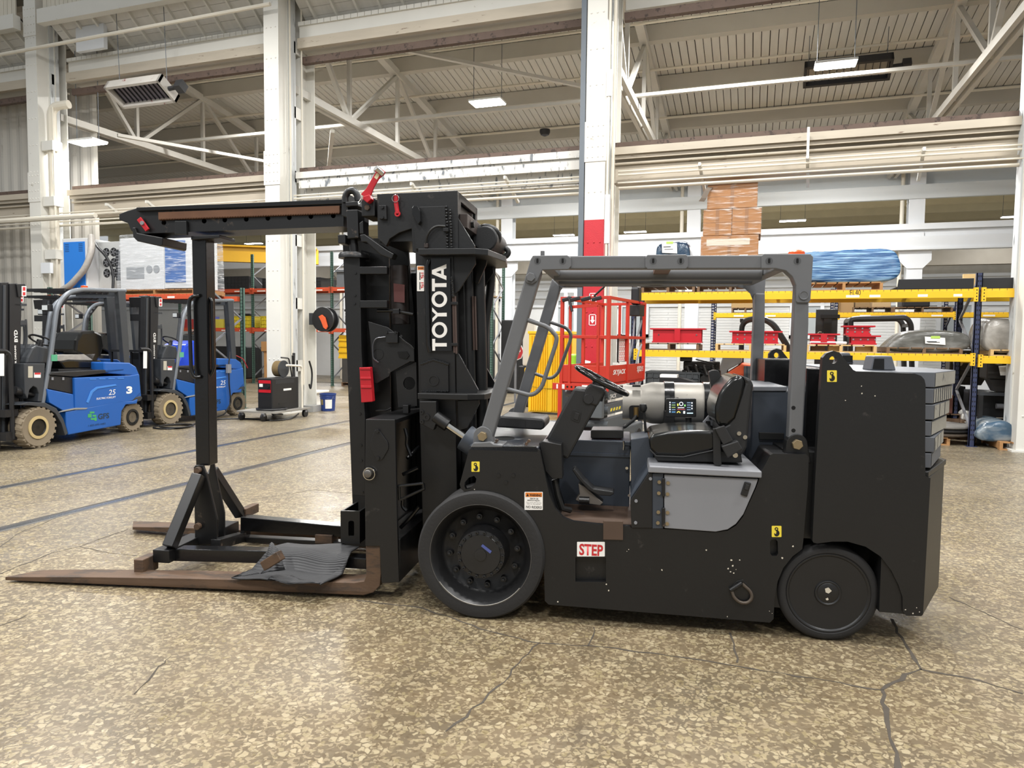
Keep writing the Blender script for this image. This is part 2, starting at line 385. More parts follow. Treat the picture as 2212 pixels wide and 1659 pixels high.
# sway braces lying flat between trusses
for i, (p, q) in enumerate([((-15.8, 14.5, 6.84), (-10.0, 24.5, 6.84)), ((-10.0, 15.5, 6.74), (-15.5, 23.5, 6.74)), ((-9.0, 15.0, 8.6), (-3.4, 19.0, 8.1))]):
    b = MB(); b.bar(p, q, .1, .08); tag(b.build('sway_brace', TRUS), ['flat steel brace crossing under the left roof bay, falling to the right', 'flat steel brace crossing under the left roof bay, the second of the cross', 'flat steel brace in the middle roof bay behind the hanging lamp'][i], 'brace')
# ---------------------------------------------------------------- column line
RIVET = None
def rivets(par, pts, m, r=.016):
    b = MB()
    for x, y, z in pts: b.lathe((x, y, z), [(r, 0), (r*.75, -.01), (.002, -.014)], 'b', 6)
    tag(b.build('rivets', m, par, smooth=True), kind='stuff')
REDP = mat('red_column_paint', '#b3202b', .4, var=.12, vs=8, bump=.25, bs=60)
def column(X, label, red=0, zt=10.4, rear=(.75, 1.22)):
    fr = Fr(X, 12.6); r = root('steel_column', fr, label, 'column'); hw = .18
    def wrow(z): return [(-.11, -.001, z), (0, -.001, z), (.11, -.001, z)]
    z0 = red
    b = MB(); b.box((-hw, hw), (0, .02), (z0, zt)); b.build('front_flange', WHITE, r)
    b = MB(); b.box((-.165, -.15), (.02, .3), (z0, zt)); b.box((.15, .165), (.02, .3), (z0, zt)); b.box((-hw, hw), (.3, .32), (z0, zt)); b.build('box_web', WHITE, r)
    if red:
        b = MB(); b.box((-hw, hw), (0, .02), (0, red)); b.box((-.165, -.15), (.02, .3), (0, red)); b.box((.15, .165), (.02, .3), (0, red)); b.box((-hw, hw), (.3, .32), (0, red)); b.build('painted_base', REDP, r)
        rivets(r, [q for z in [.9+i*.62 for i in range(5)] for q in wrow(z) if z < red-.1], REDP)
    zz = [z for i in range(18) for z in (.55+i*.62,) if z > red+.05 and z < zt]
    rivets(r, [q for z in zz for q in wrow(z)], WHITE)
    for zc in (5.15, 9.0):
        b = MB(); b.box((-.2, .2), (-.014, 0), (zc-.35, zc+.35)); b.build('splice_plate', WHITE, r)
        rivets(r, [(x, -.014, zc-.27+j*.18) for j in range(4) for x in (-.14, -.05, .05, .14)], WHITE)
    # rear leg of the laced column
    if rear: q0, q1 = rear; b = MB(); b.box((-.22, .22), (q0, q0+.03), (0, zt)); b.box((-.22, .22), (q1-.03, q1), (0, zt)); b.box((-.012, .012), (q0+.03, q1-.03), (0, zt)); b.build('rear_leg', WHITE, r)
    b = MB(); b.box((-.2, -.17), (.32, .55), (0, zt)); b.box((.17, .2), (.32, .55), (0, zt)); b.build('side_channel', mat('scuffed_white_steel', '#c3c6c6', .45, var=.12, wear='#5d6163', wamt=.58, ws=3, stretch=(2, 2, .4)), r)
    z = .9
    while rear and z < zt:
        b = MB(); b.box((.17, .2), (.36 if q0 < .6 else .5, q0+.02), (z, z+.24)); b.build('batten', WHITE, r); z += 1.35
    b = MB(); b.box((-.24, .24), (-.03, (rear[1] if rear else .32)+.03), (0, .03)); b.build('base_plate', WHITE, r)
    return r
CA = column(-16.33, 'white riveted steel column at the left edge, beside the corrugated wall', rear=(.42, .74))
CB = column(-9.58, 'white riveted steel column behind the black boom and the welding cart')
CC = column(-2.75, 'white riveted steel column with a red painted base', 3.78)
CD = column(4.0, 'white steel column at the right edge, in front of the yellow racking', rear=None)
b = MB(); b.box((-.285, -.195), (-.02, .09), (0, 10.4)); b.build('downpipe', GREYST, CC)
for px, s in (((-.3, 'a'),)): pass
b = MB()
for z, up in ((2.42, -1), (1.98, 1)):
    pass
DECW = mat('decal_white', '#ece9e4', .5, var=.03)
def frame_sign(par, x, z, w, h, t=.012):
    b = MB(); y = (-.003, 0)
    b.box((x-w/2, x+w/2), y, (z, z+t)); b.box((x-w/2, x+w/2), y, (z+h-t, z+h)); b.box((x-w/2, x-w/2+t), y, (z, z+h)); b.box((x+w/2-t, x+w/2), y, (z, z+h))
    return b
for z in (2.28, 2.0-.1):
    b = frame_sign(CC, 0, z, .13, .2); cx = 0
    b.prism([(0, z+.035), (.045, z+.095), (.02, z+.095), (.02, z+.165), (-.02, z+.165), (-.02, z+.095), (-.045, z+.095)], -.003, 0); b.build('arrow_sign', DECW, CC)
# conduits and pipes on the columns
b = MB(); b.tube([(.23, -.02, 0.9), (.23, -.02, 10)], .022); b.tube([(.3, .1, 1.2), (.3, .1, 10)], .03); b.build('conduit', PIPEW, CC)
b = MB(); b.box((.2, .28), (-.05, .03), (3.35, 4.2)); b.build('junction_box', WHITE2, CC)
b = MB(); b.box((.19, .27), (-.05, .02), (5.9, 6.35)); b.build('junction_box', WHITE2, CC)
b = MB(); b.tube([(.24, .3, .3), (.24, .3, 10)], .02); b.tube([(.3, .62, .6), (.3, .62, 10)], .018); b.build('conduit', PIPEW, CB)
b = MB(); b.tube(rnd([(.36, .2, 0.2), (.36, .2, 7.05), (.8, .3, 7.1)], .25, 5, False), .1, 12); b.tube([(.52, .1, 0.2), (.52, .1, 7)], .025); b.build('conduit', PIPEW, CA)
b = MB(); b.box((.2, .5), (-.06, .02), (3.1, 3.35)); b.build('switch_box', WHITE2, CA)
for z in (3.45, 4.7, 6.0): b = MB(); b.box((.2, .55), (.05, .3), (z, z+.22)); b.build('bracket', WHITE, CA)
# lower crane girders, one per bay, their dark rail on top
def girder(x0, x1, label, m, conduits=True):
    fr = Fr(0, 13.2); r = root('crane_girder', fr, label, 'beam')
    b = MB(); b.box((x0, x1), (-.17, .17), (5.06, 5.13)); b.box((x0, x1), (-.19, -.17), (5.0, 5.13)); b.build('top_flange', m, r)
    b = MB(); b.box((x0, x1), (-.13, -.1), (4.93, 5.05)); b.build('angle', m, r)
    b = MB(); b.box((x0, x1), (-.012, .012), (4.55, 5.06)); b.build('web', m, r)
    b = MB(); b.box((x0, x1), (-.16, .16), (4.5, 4.55)); b.build('bottom_flange', m, r)
    b = MB(); b.box((x0, x1), (-.05, .05), (5.13, 5.25)); b.build('rail', RUSTB, r)
    b = MB(); b.tube([(x0, -.06, 4.86), (x1, -.06, 4.86)], .025); b.build('bead', m, r)
    return r
girder(-15.8, -9.8, 'stained crane girder with dark rail above the blue forklifts, lower tier', DIRTY)
girder(-9.3, -3.0, 'peeling crane girder with dark rail behind the black mast, lower tier', PEEL)
girder(-2.5, 3.85, 'cream crane girder with dark rail above the cardboard boxes, lower tier', DIRTY)
girder(-24, -16.6, 'short stub of stained crane girder at the left edge', DIRTY)
girder(4.2, 14, 'cream crane girder running out at the right edge', DIRTY)
for i, (z, y, r_, s) in enumerate([(4.68, 12.95, .016, 'cream conduit along the face of the lower crane girders, upper line'), (4.615, 12.95, .02, 'cream conduit along the face of the lower crane girders, lower line'), (4.47, 12.93, .016, 'thin white conduit below the lower crane girders'), (4.4, 13.05, .03, 'thick grey pipe below the lower crane girders')]):
    b = MB(); b.tube([(-2.4, y, z), (14, y, z)], r_); b.tube([(-9.3, y, z-.05), (-3.05, y, z-.05)], r_); b.tube([(-22, y, z-.1), (-9.9, y, z-.1)], r_); tag(b.build('conduit', PIPEW), s, 'pipe')
for i, X in enumerate((-14.4, -13.2, -6.5, -4.54, -.97, .76, 2.46)):
    b = MB(); b.bar((X, 12.86, 4.72 if i != 5 else 5.17), (X, 12.86, 4.66), .05, .04, (1, 0, 0)); b.bar((X, 12.88, 4.7), (X+.06, 13.5, 4.34), .05, .05); struct
    tag(b.build('pipe_hanger', WHITE), ['first', 'second', 'third', 'fourth', 'fifth', 'sixth', 'seventh'][i]+' pipe hanger from the left under the lower crane girders', 'bracket', 'pipe hangers under the crane girders')
b = MB(); b.box((-9.2, -3.05), (12.98, 13.03), (4.78, 4.94)); tag(b.build('tie_beam', PEEL), 'white beam with flaking paint right behind the red lever', 'beam')
# upper girders with the lean-to soffit above
def upper(x0, x1, s1, s2):
    fr = Fr(0, 13.2); r = root('crane_girder', fr, s1, 'beam')
    b = MB(); b.box((x0, x1), (-.02, .0), (7.95, 8.2)); b.box((x0, x1), (-.05, .3), (8.2, 8.23)); b.build('web', WHITE, r)
    b = MB(); b.box((x0, x1), (-.1, .02), (7.72, 7.93)); b.build('bottom_flange', DIRTY, r)
    b = MB(); b.box((x0, x1), (.02, .62), (7.72, 7.76)); b.build('soffit', PURL, r)
    b = MB(); b.box((x0, x1), (.05, .17), (7.46, 7.6)); b.build('rail', RUSTB, r)
    n = int((x1-x0)/.16); b = MB()
    for i in range(n): b.box((x0+i*.16, x0+i*.16+.148), (-.07, -.05), (8.2, 8.28))
    tag(b.build('notched_strip', WHITE, r), kind='stuff')
    s = root('soffit_roof', Fr(0, 13.2), s2, 'roof')
    b = MB(); b.prism([(.45, 8.25), (-.62, 9.05), (-.62, 9.1), (.45, 8.3)], x0, x1, 'bz'); b.build('backing', mat('dark_roof_gap', '#3b352d', .9), s)
    d = Vector((0, -.95, .6)).normalized(); u = Vector((0, -.53, -.85)).normalized()
    for k in range(7):
        y0 = .45-1.07*k/7; z0 = 8.25+.8*k/7; b = MB(); b.prism([(y0, z0-.005), (y0-.145, z0+.104), (y0-.148, z0+.092), (y0-.003, z0-.017)], x0, x1, 'bz'); b.build('plank', ROOFM, s)
    X = x0+.3
    while X < x1:
        b = MB(); b.bar((X, .45, 8.2), (X, -.62, 9.0), .05, .1, (0, .5, 1)); b.build('rafter', WHITE, s); X += .52
    b = MB(); b.box((x0, x1), (-.8, -.62), (8.8, 9.12)); b.build('header', WHITE, s)
    b = MB(); n = int((x1-x0)/.13)
    for i in range(n): b.box((x0+i*.13, x0+i*.13+.12), (-.64, -.62+.012*(i % 2)), (9.12, 11))
    tag(b.build('siding', mat('tan_stained_siding', '#cfc8b8', .7, var=.18, vs=3, stretch=(3, 3, .3)), s), kind='stuff')
upper(-15.85, -9.85, 'upper tier crane girder with rust-stained lower flange, left bay', 'white plank soffit with rafters above the left bay')
upper(-9.3, -3.0, 'upper tier crane girder with rust-stained lower flange, middle bay', 'white plank soffit with rafters above the middle bay')
upper(-24, -16.6, 'upper tier crane girder stub at the upper left corner', 'white plank soffit with rafters at the upper left corner')
b = MB(); b.box((-2.4, 14), (13.25, 13.37), (7.46, 7.6)); tag(b.build('crane_rail', RUSTB), 'rusty brown crane rail across the top of the right bay', 'beam')
b = MB(); b.box((-2.4, 14), (13.4, 13.9), (7.7, 8.3)); tag(b.build('roof_beam', PURL), 'deep grey painted beam above the right bay', 'beam')
b = MB(); b.box((-15.2, -14.35), (12.85, 12.95), (8.25, 8.8)); tag(b.build('access_hatch', WHITE2), 'small white boarded hatch in the soffit, upper left', 'hatch')
b = MB(); b.tube([(-24, 12.35, 8.1), (-9.4, 12.35, 8.32)], .04); tag(b.build('sprinkler_main', PIPEW), 'cream pipe crossing the soffit at the upper left', 'pipe')
b = MB(); b.tube([(-22, 12.3, 4.33), (-14.1, 12.3, 4.33)], .06); tag(b.build('pipe_stub', PIPEW), 'cream pipe with open end over the blue forklifts', 'pipe')
# ---------------------------------------------------------------- corrugated wall at the left
CORR = mat('white_corrugated_steel', '#c3bfb6', .55, var=.1, vs=2, wear='#9d968a', wamt=.62, ws=2, stretch=(1, 1, .3))
b = MB(); v = []; n = 120; x0 = -27.0
for i in range(n+1):
    x = x0+i*.09; y = 14.2+(.045 if i % 4 in (0, 1) else -.0); v += [(x, y, 0), (x, y, 8.06)]
b.add(v, [(2*i, 2*i+2, 2*i+3, 2*i+1) for i in range(n)]); struct(b.build('wall_left', CORR))
b = MB(); b.tube(rnd([(-17.5, 14.13, 2.2), (-17.55, 14.13, 3.0), (-17.2, 14.13, 3.6), (-17.2, 14.13, 4.3)], .3, 5, False), .075, 10); tag(b.build('flexible_duct', mat('grey_fabric_duct', '#a29c92', .8, bump=.4, bs=30)), 'curved grey flexible duct against the corrugated wall', 'duct')
TIMB = mat('white_painted_timber', '#cdd1d2', .6, var=.06, vs=2, wear='#8d8f90', wamt=.68, ws=5, stretch=(.3, 1, 3))
# ---------------------------------------------------------------- back row and partition wall
def back_column(X, label):
    r = root('steel_column', Fr(X, 25.4), label, 'column')
    b = MB(); b.box((-.22, .22), (-.2, -.17), (0, 10)); b.box((-.22, .22), (.17, .2), (0, 10)); b.box((-.03, .03), (-.17, .17), (0, 10)); b.build('shaft', WHITE2, r)
    b = MB(); b.prism([(-.22, 4.0), (-.45, 4.25), (-.45, 4.6), (.45, 4.6), (.45, 4.25), (.22, 4.0)], -.24, -.2); b.build('bracket', WHITE2, r)
    b = MB(); b.box((-.2, .2), (-.32, -.3), (4.75, 5.1)); b.build('splice_plate', WHITE2, r)
    b = MB(); b.tube([(-.4, -.1, 0), (-.4, -.1, 9)], .06); b.build('pipe', PIPEW, r)
for X, s in ((-15.55, 'far white column of the rear row, behind the orange racking'), (-8.8, 'far white column of the rear row, seen left of the overhead guard'), (-2.05, 'far white column of the rear row, behind the cardboard boxes'), (4.7, 'far white column of the rear row, right of the blue wrapped load')): back_column(X, s)
b = MB(); b.box((-26, 16), (25.05, 25.1), (4.62, 4.98)); b.box((-26, 16), (25.0, 25.3), (4.56, 4.62)); b.box((-26, 16), (24.98, 25.3), (5.18, 5.36)); b.box((-26, 16), (25.12, 25.3), (4.98, 5.18)); tag(b.build('box_beam', WHITE2), 'bright white box beam across the rear column row', 'beam')
b = MB(); b.box((-26, 16), (25.15, 25.3), (6.15, 6.58)); tag(b.build('rear_beam', TIMB), 'white painted timber beam high on the rear column row', 'beam')
b = MB(); b.box((-26, 16), (25.62, 25.7), (6.6, 8.1)); tag(b.build('rear_fascia', TIMB), 'weathered white fascia above the rear timber beam', 'beam')
b = MB(); b.box((-40, 24), (25.6, 45), (8.15, 8.2)); struct(b.build('ceiling_rear', ROOFF))
for i in range(7):
    b = MB(); b.box((-40, 24), (26.6+i*2.3, 26.85+i*2.3), (7.8, 8.15)); b.build('purlin', ROOFF, bpy.data.objects['ceiling_rear'])
b = MB(); b.box((-40, 24), (37.4, 37.8), (5.3, 6.3)); b.box((-40, 24), (37.2, 38.0), (6.3, 6.38)); tag(b.build('far_girder', mat('girder_grey_paint', '#8d877c', .6)), 'grey crane girder far behind the rear column row', 'beam')  # the far girder's own grey paint
b = MB(); b.box((-50, 24), (44, 44.3), (0, 9)); struct(b.build('wall_back', mat('far_white_wall', '#cfcdc8', .7)))
# partition: white brick below, panels and bands above
BRW = mat('white_painted_brick', '#d3d4d3', .6, var=.05, vs=3, bump=.1)
b = MB(); b.box((-48, 18), (27.3, 27.6), (0, 4.0)); WP = struct(b.build('wall_partition', BRW))
bk = None
for row in range(30):
    z = .05+row*.1
    for k in range(10):
        X = -4.2+k*1.15+(.5 if row % 2 else 0)
        if bk is None: b = MB(); b.box((0, 1.13), (0, .02), (0, .09)); bk = b.build('brick', BRW, WP, loc=(X, 27.285, z))
        else: o = bk.copy(); COL.objects.link(o); o.location = (X, 27.285-.006*random.random(), z)
for z in (2.95, 3.3, 3.62, 3.9): b = MB(); b.box((-48, 18), (27.2, 27.3), (z, z+.1)); b.build('band', WHITE2, WP)
for i, X in enumerate((-12.5, -10.8, -7.6, -6.3, -4.9, 1.2, 5.8)):
    b = MB(); b.box((X, X+.12), (27.18, 27.3), (1.8, 3.3)); b.box((X+1.0, X+1.12), (27.18, 27.3), (1.8, 3.3)); b.box((X, X+1.12), (27.18, 27.3), (1.8, 1.92)); b.box((X, X+1.12), (27.18, 27.3), (3.2, 3.32)); o = struct(b.build('window_%d' % (i+1), WHITE2))
    b = MB(); b.box((X+.12, X+1.0), (27.26, 27.29), (1.92, 3.2)); b.build('pane', mat('window_glass_grey', '#a9b0b3', .15), o)
# ---------------------------------------------------------------- lamps and heaters
LENS = glow('led_lens', '#fbfdff', 22)
HOUS = mat('lamp_housing', '#c9c9c6', .4)
def lamp(px, py, z, L, W_, label, pw, rods=True, group=None):
    p = ground(px, py, z); r = root('high_bay_lamp', Fr(p.x, p.y, 0, z), label, 'lamp', group)
    b = MB(); b.box((-L/2, L/2), (-W_/2, W_/2), (.0, .05)); b.build('housing', HOUS, r, .01)
    b = MB(); b.box((-L/2+.02, L/2-.02), (-W_/2+.02, W_/2-.02), (-.02, 0)); b.build('lens', LENS, r)
    hl = (roofz(p.y) if rods else 8.15)-z
    for x in (-L/2+.05, L/2-.05): b = MB(); b.tube([(x, 0, .05), (x, 0, hl)], .008, 5); b.build('hanger', GREYST, r)
    if pw: area('lamp_light', (p.x, p.y, z-.04), L, W_, pw)
lamp(1053, 222, 7.6, .85, .5, 'bright rectangular lamp hanging in the middle roof bay', 300)
lamp(1805, 140, 7.3, .8, .4, 'bright rectangular lamp hanging in front of the black heater, upper right', 300)
lamp(190, 308, 6.3, .8, .45, 'bright lamp low in the left roof bay, under a strut', 70)
for x, y, s in ((548, 526, 'far lamp seen above the white box beam, left of the middle column'), (1372, 501, 'far lamp seen right of the red column'), (1712, 477, 'far lamp seen right of the cardboard boxes'), (2196, 468, 'far lamp at the right edge'), (1218, 508, 'far lamp seen left of the red column')):
    lamp(x, y, 7.0, 1.1, .3, s, 160, False)
for X in (-20, -11, -4, 4): area('far_aisle_fill', (X, 31, 7.2), 1.2, .5, 500)  # fill lights without fixtures, added to lighten the far bay
for X in (-14, -6, 2): area('aisle_fill_light', (X, 21.5, 7.0), 1.2, .5, 420)  # area lights with no fixture, added to brighten the aisle behind the columns
for X in (-12, -1): area('aisle_fill_light', (X, 16, 8.2), 1.2, .5, 380)  # more added fill under the plank roof, no lamp hangs here
BLK = mat('heater_black', '#262628', .5)
def heater(px, py, z, L, label, inner, body):
    p = ground(px, py, z); r = root('radiant_heater', Fr(p.x, p.y, 0, z), label, 'heater')
    b = MB(); b.box((-L/2, L/2), (-.3, -.24), (0, .22)); b.box((-L/2, L/2), (.24, .3), (0, .22)); b.box((-L/2, -L/2+.06), (-.3, .3), (0, .22)); b.box((L/2-.06, L/2), (-.3, .3), (0, .22)); b.build('frame', body, r)
    b = MB(); b.box((-L/2+.06, L/2-.06), (-.24, .24), (.14, .17)); b.build('reflector', inner, r)
    r.rotation_euler.x = -.55; hl = roofz(p.y)-z-.3
    for x in (-L/2+.1, L/2-.1): b = MB(); b.tube([(x, 0, .2), (x, -.523*hl, .853*hl)], .008, 5); b.build('hanger', GREYST, r)
    for i in range(12): b = MB(); x = -L/2+.1+i*(L-.2)/11; b.box((x, x+.012), (-.23, .23), (.1, .14)); b.build('tile_bar', BLK, r)
    b = MB(); b.tube([(L/2, 0, .1), (L/2+.25, 0, .12)], .05); b.box((L/2+.22, L/2+.4), (-.1, .1), (.02, .22)); b.build('burner', BLK, r)
heater(1830, 160, 8.0, 1.9, 'black framed radiant heater behind the upper right lamp', mat('heater_reflector', '#8d8a84', .4, .5), BLK)
heater(302, 206, 7.0, 1.55, 'white radiant heater with rusty red rim in the left bay', mat('heater_tiles', '#76707a', .6), mat('heater_frame_pale', '#b5b0a8', .6, var=.15, wear='#7d3b35', wamt=.6, ws=5))
b = MB(); b.lathe((0, 0, 0), [(.02, .1), (.16, .08), (.16, 0), (.12, -.08), (.03, -.12)], 'z', 16)
p = ground(1177, 286, 8.0); o = tag(b.build('camera_dome', BLK, smooth=True), 'small dark dome under the plank roof left of the red-based column', 'camera'); o.location = p
# yellow crane girder seen between the forklift load and the left column
YEL = mat('crane_yellow', '#d9a514', .45, var=.08)
b = MB(); b.bar((-21.5, 20.5, 4.75), (-16.0, 23.8, 4.75), .3, .55); b.bar((-21.5, 20.4, 5.05), (-16.0, 23.7, 5.05), .5, .06); tag(b.build('overhead_crane_bridge', YEL), 'yellow crane bridge behind the blue and white machine', 'crane')
# ================================================================ the large black forklift
HF = Fr(-1.493, 3.723, 9.725)
HR = root('forklift', HF, 'large black forklift with grey overhead guard, tall mast and boom, in the foreground', 'forklift')
BK = mat('hero_black_paint', '#111112', .42, var=.18, vs=4, bump=.05, bs=50, wear='#35312e', wamt=.64, ws=7, wrough=.6)
BKG = mat('gloss_black_paint', '#111112', .22, var=.2, vs=5, bump=.08, bs=35)
BKW = mat('worn_black_steel', '#121213', .38, var=.25, vs=6, wear='#4e4238', wamt=.62, ws=9, wrough=.55)
GREY = mat('guard_grey_paint', '#5f6062', .45, var=.06, vs=5, bump=.03, wear='#76685a', wamt=.69, ws=5)
LGREY = mat('light_grey_panel', '#7d7e82', .48, var=.06, vs=4, wear='#6b6762', wamt=.67, ws=6)
BLUG = mat('blue_grey_paint', '#353b44', .45, var=.12, vs=4, wear='#4b4843', wamt=.66, ws=5)
BAL = mat('ballast_grey', '#55585e', .5, var=.12, vs=5)
BALR = mat('ballast_face', '#8f8c83', .65, var=.18, vs=5, bump=.2, wear='#5d5c5a', wamt=.6, ws=8)
RUB = mat('tyre_rubber', '#201f1f', .75, var=.15, vs=5, bump=.12, bs=60)
CHIP = mat('chipped_rim_steel', '#8c8983', .45, .4, var=.3, vs=20)
RIMB = mat('rim_black', '#1a1a1b', .4, var=.2, vs=8, bump=.05, wear='#5a5650', wamt=.7, ws=14)
RED = mat('red_paint', '#b01824', .38, var=.08)
CHR = mat('chrome_rod', '#c9c7c2', .12, 1.0, var=.03)
BRASS = mat('zinc_bolt', '#8f7f63', .42, .6, var=.2, vs=30)
RUSTF = mat('rusty_fork_steel', '#5a4636', .62, .25, var=.3, vs=5, bump=.08, wear='#473a30', wamt=.5, ws=4, stretch=(1, 3, 3))
VINYL = mat('black_vinyl', '#121211', .2, var=.12, vs=5, bump=.05, bs=12)
PLAS = mat('dark_plastic', '#1c1c1d', .5, var=.06, bump=.05, bs=150)
RUSTP = mat('rust_worn_plate', '#4b3a2e', .6, var=.3, vs=4, wear='#2c3037', wamt=.55, ws=3)
YELD = mat('decal_yellow', '#e3cc3e', .45, var=.05); BLKD = mat('decal_black', '#141414', .5); REDD = mat('decal_red', '#c02c30', .5); ORD = mat('decal_orange', '#d77a2b', .5); WHD = mat('decal_white', '#ece9e4', .5)
BLANK = mat('dark_hole', '#050505', .9)
def hz(name, px, b0, b1, m=None, bev=.004, holes=(), par=None, fr=None, rn=0, sm=False):
    fr = fr or HF; P = fr.az(px, b0)
    if rn: P = [(q[0], q[1]) for q in rnd(P, rn)]
    b = MB(); b.prism(P, b0, b1, 'az', [fr.az(h, b0) for h in holes])
    return b.build(name, m or BK, par or HR, 0 if holes else bev, sm)
def hrect(x0, y0, x1, y1): return [(x0, y0), (x1, y0), (x1, y1), (x0, y1)]
def htube(name, px, r, m=None, n=8, rn=0, par=None, fr=None):
    fr = fr or HF; P = [tuple(fr.p(*q)) for q in px]
    if rn: P = rnd(P, rn, 5, False)
    b = MB(); b.tube(P, r, n); return b.build(name, m or BK, par or HR, 0, True)
def hbolt(px, py, b, r, m=None, par=None, l=.018, name='bolt', fr=None, n=6):
    fr = fr or HF; q = fr.p(px, py, b); bb = MB(); bb.cyl((q.x, b-l, q.z), r, l, 'b', n); return bb.build(name, m or BKW, par or HR)
# --- frame side plates
PLATE = [(1022, 964), (1157, 965), (1166, 974), (1176, 1020), (1187, 1070), (1199, 1098), (1216, 1118), (1238, 1127), (1301, 1134), (1361, 1137), (1364, 1141), (1408, 1141), (1480, 1145), (1545, 1150), (1572, 1146), (1590, 1135), (1605, 1116), (1634, 1052), (1646, 1017), (1664, 983), (1670, 980), (1743, 982), (1747, 988), (1745, 1050), (1740, 1110), (1735, 1170), (1733, 1186),
    (1712, 1202), (1692, 1227), (1679, 1258), (1673, 1295), (1671, 1337), (1663, 1345), (1185, 1306), (1177, 1298), (1175, 1226), (1172, 1188), (1164, 1154), (1151, 1127), (1132, 1103), (1108, 1085), (1080, 1072), (1050, 1064), (1026, 1061), (1003, 1062), (996, 1056), (993, 1046), (996, 1035), (1013, 972)]
SLOT = [(1663, 1170), (1667, 1165), (1676, 1165), (1680, 1170), (1681, 1196), (1677, 1201), (1668, 1201), (1664, 1196)]
NOSE = [(1004, 1042), (1012, 1032), (1024, 1028), (1029, 1034), (1027, 1044), (1016, 1055), (1006, 1057), (1003, 1050)]
STEPH = hrect(1243, 1204, 1309, 1257)
hz('frame_side_plate', PLATE, .03, .065, BK, 0, [SLOT, NOSE, STEPH])
P0 = HF.az(PLATE, .03)
b = MB(); b.prism(P0, 1.375, 1.41); b.build('frame_side_plate', BK, HR)
b = MB(); q = HF.p(1276, 1204, .03); q2 = HF.p(1276, 1257, .03); x0 = HF.p(1243, 1230, .03).x; x1 = HF.p(1309, 1230, .03).x
b.box((x0, x1), (.065, .2), (q2.z-.01, q2.z)); b.box((x0, x1), (.2, .21), (q2.z-.01, q.z+.01)); b.box((x0, x1), (.065, .2), (q.z, q.z+.01)); b.build('step_pocket', BKW, HR)
for px in ((1077, 1027), (1109, 1027), (1093, 1042)): hbolt(*px, .03, .011, BKW, n=10, l=.006)
# --- inner body
A = lambda x, y, b=.03: HF.p(x, y, b).x
Z = lambda x, y, b=.03: HF.p(x, y, b).z
zd = Z(1090, 964); zf = Z(1300, 1133)
b = MB(); b.box((A(1014, 964), A(1163, 966)), (.03, 1.41), (zd-.03, zd)); b.build('front_deck', mat('worn_deck_paint', '#2b2f36', .3, var=.2, vs=5, wear='#9b9c9d', wamt=.6, ws=4), HR, .004)
b = MB(); b.box((.42, 1.75), (.07, 1.37), (.16, zf-.04)); b.build('chassis', BK, HR)
b = MB(); b.box((-.02, .3), (.36, 1.05), (.3, zd-.03)); b.build('drive_axle_housing', BK, HR)
b = MB(); b.box((.43, 1.0), (.065, .56), (zf-.03, zf)); b.build('operator_floor', RUSTP, HR)
b = MB(); b.prism([(.30, zd-.03), (A(1160, 975), zd-.03), (A(1205, 1105), zf), (.40, zf)], .07, 1.37); b.build('dash_bulkhead', BK, HR)
bw = .5
b = MB(); b.box((.45, A(1361, 1000, bw)), (bw, bw+.5), (zf-.1, Z(1300, 952, bw))); b.build('tunnel_cover', BLUG, HR, .006)
b = MB(); b.box((A(1215, 985, bw-.004), A(1361, 985, bw-.004)), (bw-.012, bw), (Z(1300, 985, bw), Z(1300, 979, bw))); b.build('cover_ledge', BLUG, HR)
hz('vent_box', rnd(hrect(1276, 929, 1347, 947), 4), bw+.05, bw+.25, PLAS)
htube('pull_handle', [(1347, 953, bw-.05), (1348, 962, bw-.05), (1347, 972, bw-.05)], .007, CHR); htube('handle_rod', [(1347, 962, bw-.05), (1364, 963, bw)], .005, CHR)
for x, y in ((1373, 983), (1386, 983), (1377, 1008), (1354, 1011), (1359, 1070)): hbolt(x, y, bw-.02, .009, CHR, n=10, l=.006)
# pedal
hz('pedal', [(1235, 1015), (1241, 1012), (1262, 1038), (1282, 1056), (1325, 1062), (1327, 1067), (1318, 1072), (1292, 1070), (1270, 1058), (1248, 1034)], .27, .38, PLAS, .005)
hz('pedal_base', [(1249, 1045), (1262, 1050), (1290, 1075), (1303, 1086), (1296, 1092), (1255, 1086), (1243, 1080), (1252, 1068)], .3, .4, mat('pedal_metal', '#77716a', .5, .5, var=.2), .004)
b = MB(); q = HF.p(1262, 1081, .29); b.cyl((q.x-.03, .3, q.z), .022, .06, 'a', 12); b.build('pedal_pivot', BKW, HR)
# step lip
hz('step_lip', [(1303, 1125), (1346, 1126), (1346, 1167), (1303, 1166)], .018, .032, RUSTP, .003)
# --- seat box with door
bb = .02
hz('bevel_panel', [(1362, 1080), (1401, 1022), (1409, 1022), (1409, 1141), (1364, 1141)], bb, .06, BK)
for x, y in ((1405, 1034), (1374, 1082), (1373, 1129)): hbolt(x, y, bb, .009, LGREY, n=10, l=.006)
b = MB(); p1, p2 = HF.p(1362, 1080, .04), HF.p(1401, 1022, .04)
b.add([(p1.x, .06, p1.z), (p2.x, .06, p2.z), (p2.x, .55, p2.z+.06), (p1.x, .55, p1.z)], [(0, 1, 2, 3)]); b.prism([(p1.x, p1.z-.25), (p1.x+.03, p1.z), (p2.x, p2.z), (p2.x+.05, p2.z-.4)], .06, .52)
b.build('slant_panel', BLUG, HR)
hz('hinge_strip', hrect(1409, 1023, 1433, 1142), bb+.004, .06, BLUG)
for x, y in ((1424, 1041), (1423, 1065), (1422, 1106), (1421, 1129), (1443, 1043), (1442, 1067), (1442, 1107), (1441, 1131)): hbolt(x, y, bb, .010, BRASS, n=12, l=.008)
for y0, y1 in ((1033, 1073), (1097, 1138)): hz('hinge', hrect(1430, y0, 1437, y1), bb-.01, bb+.005, BKW)
